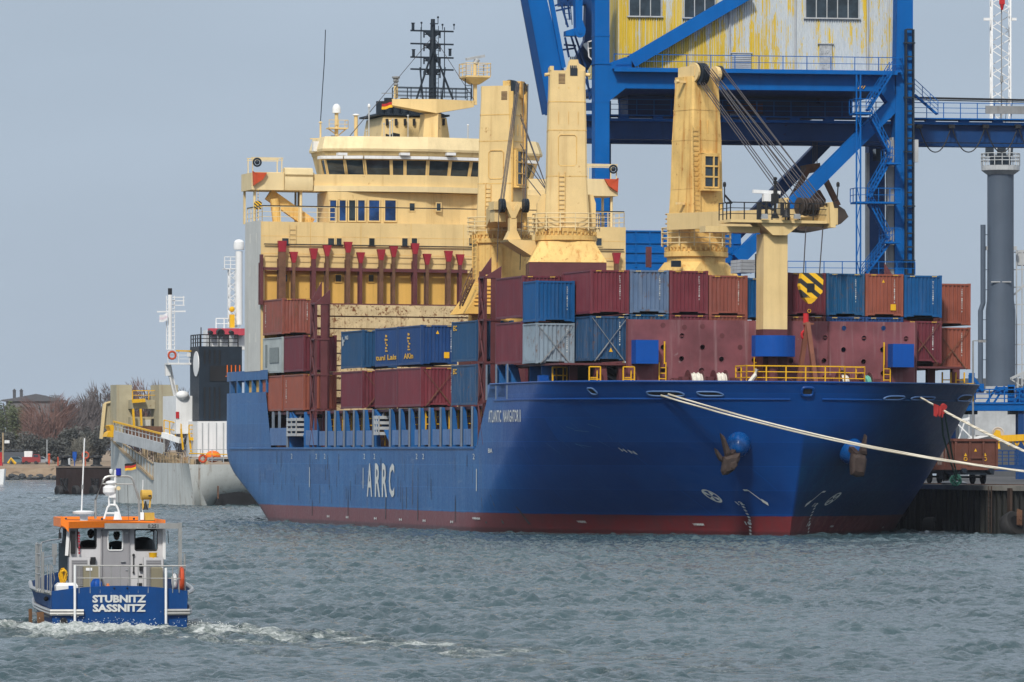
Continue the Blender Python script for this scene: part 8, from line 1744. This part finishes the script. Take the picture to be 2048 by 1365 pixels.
    m = MB(); [m.box(c_(147 if k > 3 else 148, 0).x + .12, c_(154, 0).x + .08 - .01 * (k % 2), yc - .12, yc - .08, lerp(c_(0, 1109).z, c_(0, 1063).z, k / 8), lerp(c_(0, 1109).z, c_(0, 1063).z, (k + .8) / 8)) for k in range(8)]; solo(m, 'red_curtain', M_['redcap'], 'narrow red rolled banner strapped beside the left cabin window of the workboat', 'banner', BO.M)
    # seats and console inside, dark
    m = MB(); m.box(x0 + .1, x1 - .1, yc + 2.4, yc + 3.1, .36, zw - .03); part(m, 'console', M_['black'], bt)
    m = MB(); p = c_(291, 1090); m.lathe([(.36, 0), (.36, .55), (.30, .72), (.14, .80), (.02, .81)], (p.x, yc + 1.0, zw - .38), 16); m.box(p.x - .3, p.x + .3, yc + .8, yc + 1.3, .36, zw - .3); part(m, 'seat_back', M_['black'], bt, smooth=True)
    m = MB(); m.box(x0 + .06, x1 - .06, yc + .1, yc + 3.15, .86, .92); part(m, 'cabin_floor', M_['navy'], bt)
M_['borange'] = paint('signal_orange_paint', (.84, .21, .02), .45, .06, 0, 0, 2)
cabin()
def roof_gear():
    z0 = c_(0, 1042).z; y = yc + 1.2; P = lambda px, py, yy=y: k_(px, py, yy)
    m = MB(); m.tube([P(191, 1038), P(191, 1000), P(207, 960), P(211, 955), P(218, 953), P(256, 953), P(263, 956), P(267, 962), P(278, 1000), P(279, 1042)], .035, 8); m.tube([P(205, 968), P(266, 969)], .022, 6); m.tube([P(191, 1000), P(190, 1038)], .03, 6); part(m, 'mast_arch', M_['alu'], bt, smooth=True)
    m = MB(); 
    for a, b in (((208, 1038), (215, 1015)), ((215, 1015), (220, 1010)), ((220, 1010), (232, 1010)), ((232, 1010), (236, 1018)), ((236, 1018), (242, 1040)), ((212, 1027), (238, 1027))): m.tube([P(*a), P(*b)], .03, 6)
    for px in (218, 229): m.tube([P(px, 1012), P(px, 990)], .03, 6)
    m.tube([P(229, 1012), P(230, 975), P(231, 940)], .035, 6); m.box(P(217, 0).x, P(231, 0).x, y - .1, y + .1, P(0, 996).z, P(0, 988).z); m.prism([(P(226, 0).x, P(0, 1040).z), (P(239, 0).x, P(0, 1040).z), (P(234, 0).x, P(0, 1024).z), (P(228, 0).x, P(0, 1024).z)], 'y', y - .3, y - .2); part(m, 'white_mast', M_['white'], bt)
    m = MB(); m.lathe([(.10, -.16), (.19, -.06), (.19, .08), (.12, .14), (.02, .15)], tuple(P(219, 981)), 14); part(m, 'white_dome', M_['white'], bt, smooth=True); m = MB(); m.sph(P(222, 966), .16, 14, 6, (1, .8, .42)); m.lathe([(.03, 0), (.05, .05), (.05, .12), (0, .14)], tuple(P(222, 948)), 10); part(m, 'radar_unit', M_['white'], bt, smooth=True)
    m = MB(); m.cyl(P(237, 977, y - .2), P(237, 977, y), .06, n=14); part(m, 'floodlight', M_['pale_cream'], bt)
    m = MB(); p = P(237, 951); m.cyl(p, p + Vector((0, 0, .2)), .08, n=14); part(m, 'blue_beacon', flat('blue_beacon', (.01, .02, .30), .2), bt)
    m = MB(); m.lathe([(.12, -.05), (.30, -.02), (.32, .03), (.2, .06), (.0, .065)], tuple(P(167, 1026)), 20); part(m, 'radar_dome', M_['white'], bt, smooth=True); m = MB(); p = P(167, 1032); m.box(p.x - .1, p.x + .12, y - .1, y + .1, p.z - .14, p.z); part(m, 'dome_stand', M_['ltgrey'], bt)
    m = MB(); m.tube([P(163, 1022), P(165, 975), P(169, 877)], .022, 6); part(m, 'tall_aerial', M_['white'], bt); m = MB(); m.cyl(P(165, 978), P(165, 970), .035, n=8); part(m, 'aerial_joint', M_['alu'], bt)
    m = MB(); [m.tube([P(a, 1042), P(b, t)], .006, 4) for a, b, t in ((257, 255, 968), (239, 237, 980))]; part(m, 'stay_wire', M_['cable'], bt); m = MB(); m.tube([P(285, 1030), P(286, 960)], .012, 5); m.bar(P(284, 1040, y - .3), P(284, 1025, y - .3), .1, .05); part(m, 'flag_staff', M_['white'], bt)
    m = MB(); a = P(292, 990); m.cyl((a.x - .14, y, a.z), (a.x + .14, y + .04, a.z), .145, n=18); m.cyl((a.x + .14, y, a.z), (a.x + .17, y, a.z), .12, n=18); m.bar((a.x - .1, y, a.z - .1), (a.x - .08, y, a.z - .42), .05); m.bar((a.x + .13, y, a.z - .1), (a.x + .1, y, a.z - .38), .05); p = P(298, 1034); m.box(p.x - .14, p.x + .14, y - .2, y + .1, p.z - .1, p.z + .12); part(m, 'yellow_winch', M_['winch'], bt)
    m = MB(); p = P(291, 1020); m.lathe([(.09, 0), (.06, .08), (.03, .2), (.02, .25)], tuple(p), 10); m.box(P(296, 0).x, P(302, 0).x, y - .16, y - .155, P(0, 994).z, P(0, 991).z); part(m, 'winch_motor', M_['black'], bt)
    m = MB(); [m.sph(P(px, 1038, yc + 2.5), .035, 6, 4) for px in (132, 204, 268)]; m.bar(P(134, 1040, yc + 3), P(325, 1042, yc + 3), .02); m.bar(P(221, 1043, yc - .3), P(258, 1044, yc - .3), .025); part(m, 'roof_fitting', M_['navy'], bt)
    m = MB(); m.box(P(104, 0, 1.6).x, P(114, 0, 1.6).x, 1.6, 1.66, P(0, 1115, 1.6).z, P(0, 1088, 1.6).z); m.cyl(P(109, 1130, 1.6), P(109, 1110, 1.6), .05, n=6); part(m, 'side_box', M_['grey'], bt)
    m = MB(); m.tube([P(121, 1075, yc), P(119, 1060, yc), P(124, 1052, yc)], .02, 5); m.box(P(117, 0, yc).x, P(123, 0, yc).x, yc - .05, yc, P(0, 1078, yc).z, P(0, 1066, yc).z); part(m, 'mirror', M_['black'], bt)
M_['winch'] = paint('ochre_winch_paint', (.55, .34, .06), .5, .15, .1, .2, 3)
roof_gear()
# loose gear: each a thing of its own
def loose(fn, mat, nm, label, cat, smooth=True): m = MB(); fn(m); return solo(m, nm, M_[mat], label, cat, BO.M, smooth=smooth)
p = k_(193, 1173, .4); loose(lambda m: (m.lathe([(.13, -.35), (.175, -.1), (.17, .08), (.11, .19), (.05, .22)], (p.x, .45, p.z), 14),), 'blue_box', 'fender', 'blue barrel-shaped fender standing at the stern rail of the workboat', 'fender')
M_['buoyo'] = flat('orange_buoy', (.75, .25, .08), .5)
p1 = k_(216, 1176, .4)
loose(lambda m: (m.sph((p1.x, .45, p1.z - .06), .13, 14, 8), m.cyl((p1.x, .45, p1.z + .05), (p1.x, .45, p1.z + .12), .04, n=8)), 'buoyo', 'buoy', 'orange round buoy at the middle of the stern of the workboat', 'buoy')
p2 = k_(127, 1145, .9)
def coil(m):
    for i in range(6):
        w, h, ox = .05 + .012 * (i % 3), .17 + .02 * (i % 4), .03 * math.sin(i * 2.2)
        m.tube([(p2.x + ox + w * math.cos(t) + .02 * math.sin(2 * t + i), .93 + .015 * i, p2.z - .10 + h * math.sin(t)) for t in (2 * math.pi * k / 14 for k in range(15))], .017, 5)
    m.tube([(p2.x - .05, .9, p2.z + .02), (p2.x + .02, .88, p2.z + .06), (p2.x + .09, .92, p2.z - .02)], .03, 6)
loose(coil, 'yellow', 'rope_coil', 'yellow rope coil hanging on the left rail of the workboat', 'rope')
p3 = k_(306, 1112, yc - .2); loose(lambda m: m.lathe([(.10, -.08), (.12, .08), (.125, .09), (.11, .09)], (p3.x, yc - .2, p3.z), 16), 'yellow', 'bucket', 'yellow bucket standing on the right locker of the workboat', 'bucket')
p4 = k_(349, 1163, .2); loose(lambda m: m.sph((p4.x, .2, p4.z), .23, 16, 10, (.38, .8, 1)), 'white', 'fender', 'white oval fender at the right end of the stern rail', 'fender')
p5 = k_(363, 1158, .1)
loose(lambda m: m.torus((p5.x, .12, p5.z), (1, .02, 0), .29, .058, 20, 7), 'redorange', 'life_ring', 'orange-red life ring on the right stern rail of the workboat', 'life ring')
_p = k_(286, 962, yc + 1.2)
flag(k_(272, 925, yc + 1.2).x, yc + 1.2, k_(272, 925, yc + 1.2).z, .34, .20, BO, 'black, red and gold flag flying above the roof of the workboat', [(.015, .015, .018), (.42, .03, .02), (.80, .45, .02)], 2)
# people in the cabin: one continuous body each, grown from a skeleton; hair is a child
def person(name_label, ox, oy, oz, joints, edges, radii, cloth, skin, hair, head, look=0, M=BO.M):
    me = bpy.data.meshes.new('person'); me.from_pydata([(ox + a, oy + b, oz + c) for a, b, c in joints], edges, [])
    o = bpy.data.objects.new('person', me); COL.objects.link(o)
    s = o.modifiers.new('skin', 'SKIN'); s.use_smooth_shade = True
    for i, r in enumerate(radii): v = me.skin_vertices[0].data[i]; v.radius = r if isinstance(r, tuple) else (r, r); v.use_root = (i == 0)
    u = o.modifiers.new('sub', 'SUBSURF'); u.levels = 2; u.render_levels = 2
    dg = bpy.context.evaluated_depsgraph_get(); body = bpy.data.meshes.new_from_object(o.evaluated_get(dg)); bpy.data.objects.remove(o)
    mb = MB(); mb.v = [tuple(v.co) for v in body.vertices]; mb.f = [tuple(p.vertices) for p in body.polygons]
    hz = oz + head[2]; mb.m = [1 if sum(mb.v[i][2] for i in f) / len(f) > hz - .16 else 0 for f in mb.f]
    # hands: palm and five fingers closed on what they hold
    for hx, hy, hz_, sg in head[3]:
        b = Vector((ox + hx, oy + hy, oz + hz_)); n0 = len(mb.f); mb.sph(b, .045, 10, 6, (.9, 1.1, .5), 1)
        for k, (dx, ln) in enumerate(((-.03, .075), (-.01, .085), (.012, .08), (.032, .065))): mb.tube([b + Vector((dx, .035, 0)), b + Vector((dx, .035 + ln * .55, .005)), b + Vector((dx, .035 + ln * .85, -.03)), b + Vector((dx, .03 + ln * .6, -.055))], .009, 6, 1)
        mb.tube([b + Vector((-sg * .04, -.005, 0)), b + Vector((-sg * .065, .03, -.01)), b + Vector((-sg * .055, .06, -.03))], .011, 6, 1)
    hc = Vector((ox + head[0], oy + head[1], hz)); mb.sph(hc, .105, 18, 12, (.86, 1.02, 1.22), 1)      # skull; face turned forward, away from the viewer
    f = Vector((math.sin(look), math.cos(look), 0)); r = Vector((f.y, -f.x, 0))
    mb.prism([(0, 0), (.03, -.035), (0, -.045)], 'x', -.012, .012, 1); q0 = len(mb.v) - 6
    for i in range(q0, q0 + 6): a, b, c = mb.v[i]; mb.v[i] = tuple(hc + r * a + f * (.10 + b) + Vector((0, 0, c + .01)))
    for sgn in (-1, 1): mb.sph(hc + r * sgn * .092, .03, 8, 5, (.4, .8, 1.1), 1); mb.sph(hc + r * sgn * .035 + f * .094 + Vector((0, 0, .02)), .012, 6, 4, mi=2)
    mb.bar(hc + f * .098 - r * .025 + Vector((0, 0, -.065)), hc + f * .098 + r * .025 + Vector((0, 0, -.065)), .01, .008, 2)
    body_o = link('person', mb.mesh('person', [cloth, skin, M_['dark']], True)); body_o.matrix_world = M; body_o['label'] = name_label; body_o['category'] = 'person'; body_o['group'] = 'crew in the cabin'
    h = MB(); h.sph(hc + Vector((0, -.012, .035)), .112, 18, 10, (.90, 1.0, 1.02)); part(h, 'hair', hair, body_o, smooth=True)
skin_ = flat('skin', (.42, .24, .17), .55); dkc = flat('dark_jacket', (.018, .02, .026), .85); nv = flat('navy_jumper', (.02, .025, .045), .85); hr = flat('dark_hair', (.02, .016, .013), .8)
J = [(0, 0, .0), (0, .02, .18), (0, .03, .36), (0, .03, .50), (0, .03, .60), (-.19, .03, .50), (.19, .03, .50), (-.25, .14, .26), (.25, .14, .26), (-.17, .38, .20), (.17, .38, .20), (-.10, .08, -.02), (.10, .08, -.02), (-.12, .44, .0), (.12, .44, .0), (-.12, .46, -.42), (.12, .46, -.42), (-.12, .60, -.46), (.12, .60, -.46)]
E = [(0, 1), (1, 2), (2, 3), (3, 4), (3, 5), (3, 6), (5, 7), (6, 8), (7, 9), (8, 10), (0, 11), (0, 12), (11, 13), (12, 14), (13, 15), (14, 16), (15, 17), (16, 18)]
RD = [(.15, .12), (.155, .12), (.17, .12), (.13, .10), .055, .075, .075, .055, .055, .038, .038, .09, .09, .07, .07, .05, .05, .045, .045]
a = k_(178, 1088, yc + 1.5); person('broad seated person in a dark jacket behind the left cabin window of the workboat', a.x, yc + 1.5, a.z - .48, J, E, [tuple(x * 1.25 for x in r) if isinstance(r, tuple) else r * 1.15 for r in RD], dkc, skin_, hr, (.05, .05, .76, [(-.17, .42, .20, 1), (.17, .42, .20, -1)]))
J2 = [(x, y, z) for x, y, z in J[:11]] + [(-.10, .01, -.05), (.10, .01, -.05), (-.10, .03, -.42), (.10, .03, -.42), (-.11, .0, -.84), (.11, .0, -.84), (-.11, .15, -.88), (.11, .15, -.88)]
a = k_(233, 1090, yc + 1.9); person('dark-haired person in a navy jumper at the helm, seen through the cabin door window', a.x, yc + 1.9, 1.82, J2, E, RD, nv, skin_, hr, (0, .05, .74, [(-.17, .42, .20, 1), (.17, .42, .20, -1)]), -.5)
m = MB(); m.box(a.x - .2, a.x + .2, yc + 1.75, yc + 2.15, .92, .945); part(m, 'helm_step', M_['black'], bt)
# droplets thrown up at the transom
m = MB(); rr = random.Random(12)
for i in range(260):
    x = rr.gauss(BX, 1.25); y = BY - abs(rr.gauss(.25, .5)); h = .10 + abs(rr.gauss(0, .11)); r = rr.uniform(.005, .013); m.sph((x, y, h), r, 5, 3)
for i in range(140):
    sg = rr.choice((-1, 1)); t = rr.random(); m.sph((BX + sg * (2.2 + 1.8 * t) + rr.gauss(0, .3), BY + 1.2 - 2.2 * t + rr.gauss(0, .3), .05 + abs(rr.gauss(0, .10))), rr.uniform(.006, .016), 5, 3)
solo(m, 'spray', flat('white_spray', (.75, .79, .79), .6), 0, 0, kind='stuff')
# ================================================================ thin sea haze between the viewer and the far shore
def haze():
    m = MB(); m.box(-1500, 1500, -60, 2600, -3, 62); g = NG('sea_haze'); v = g.n('ShaderNodeVolumePrincipled'); v.inputs['Color'].default_value = (.80, .88, 1, 1); v.inputs['Density'].default_value = .00005; v.inputs['Anisotropy'].default_value = .1
    o = g.t.nodes['Material Output']; g.t.nodes.remove(g.b); g.l(v.outputs[0], o.inputs['Volume']); solo(m, 'haze', g.m, 0, 0, kind='stuff')
haze()
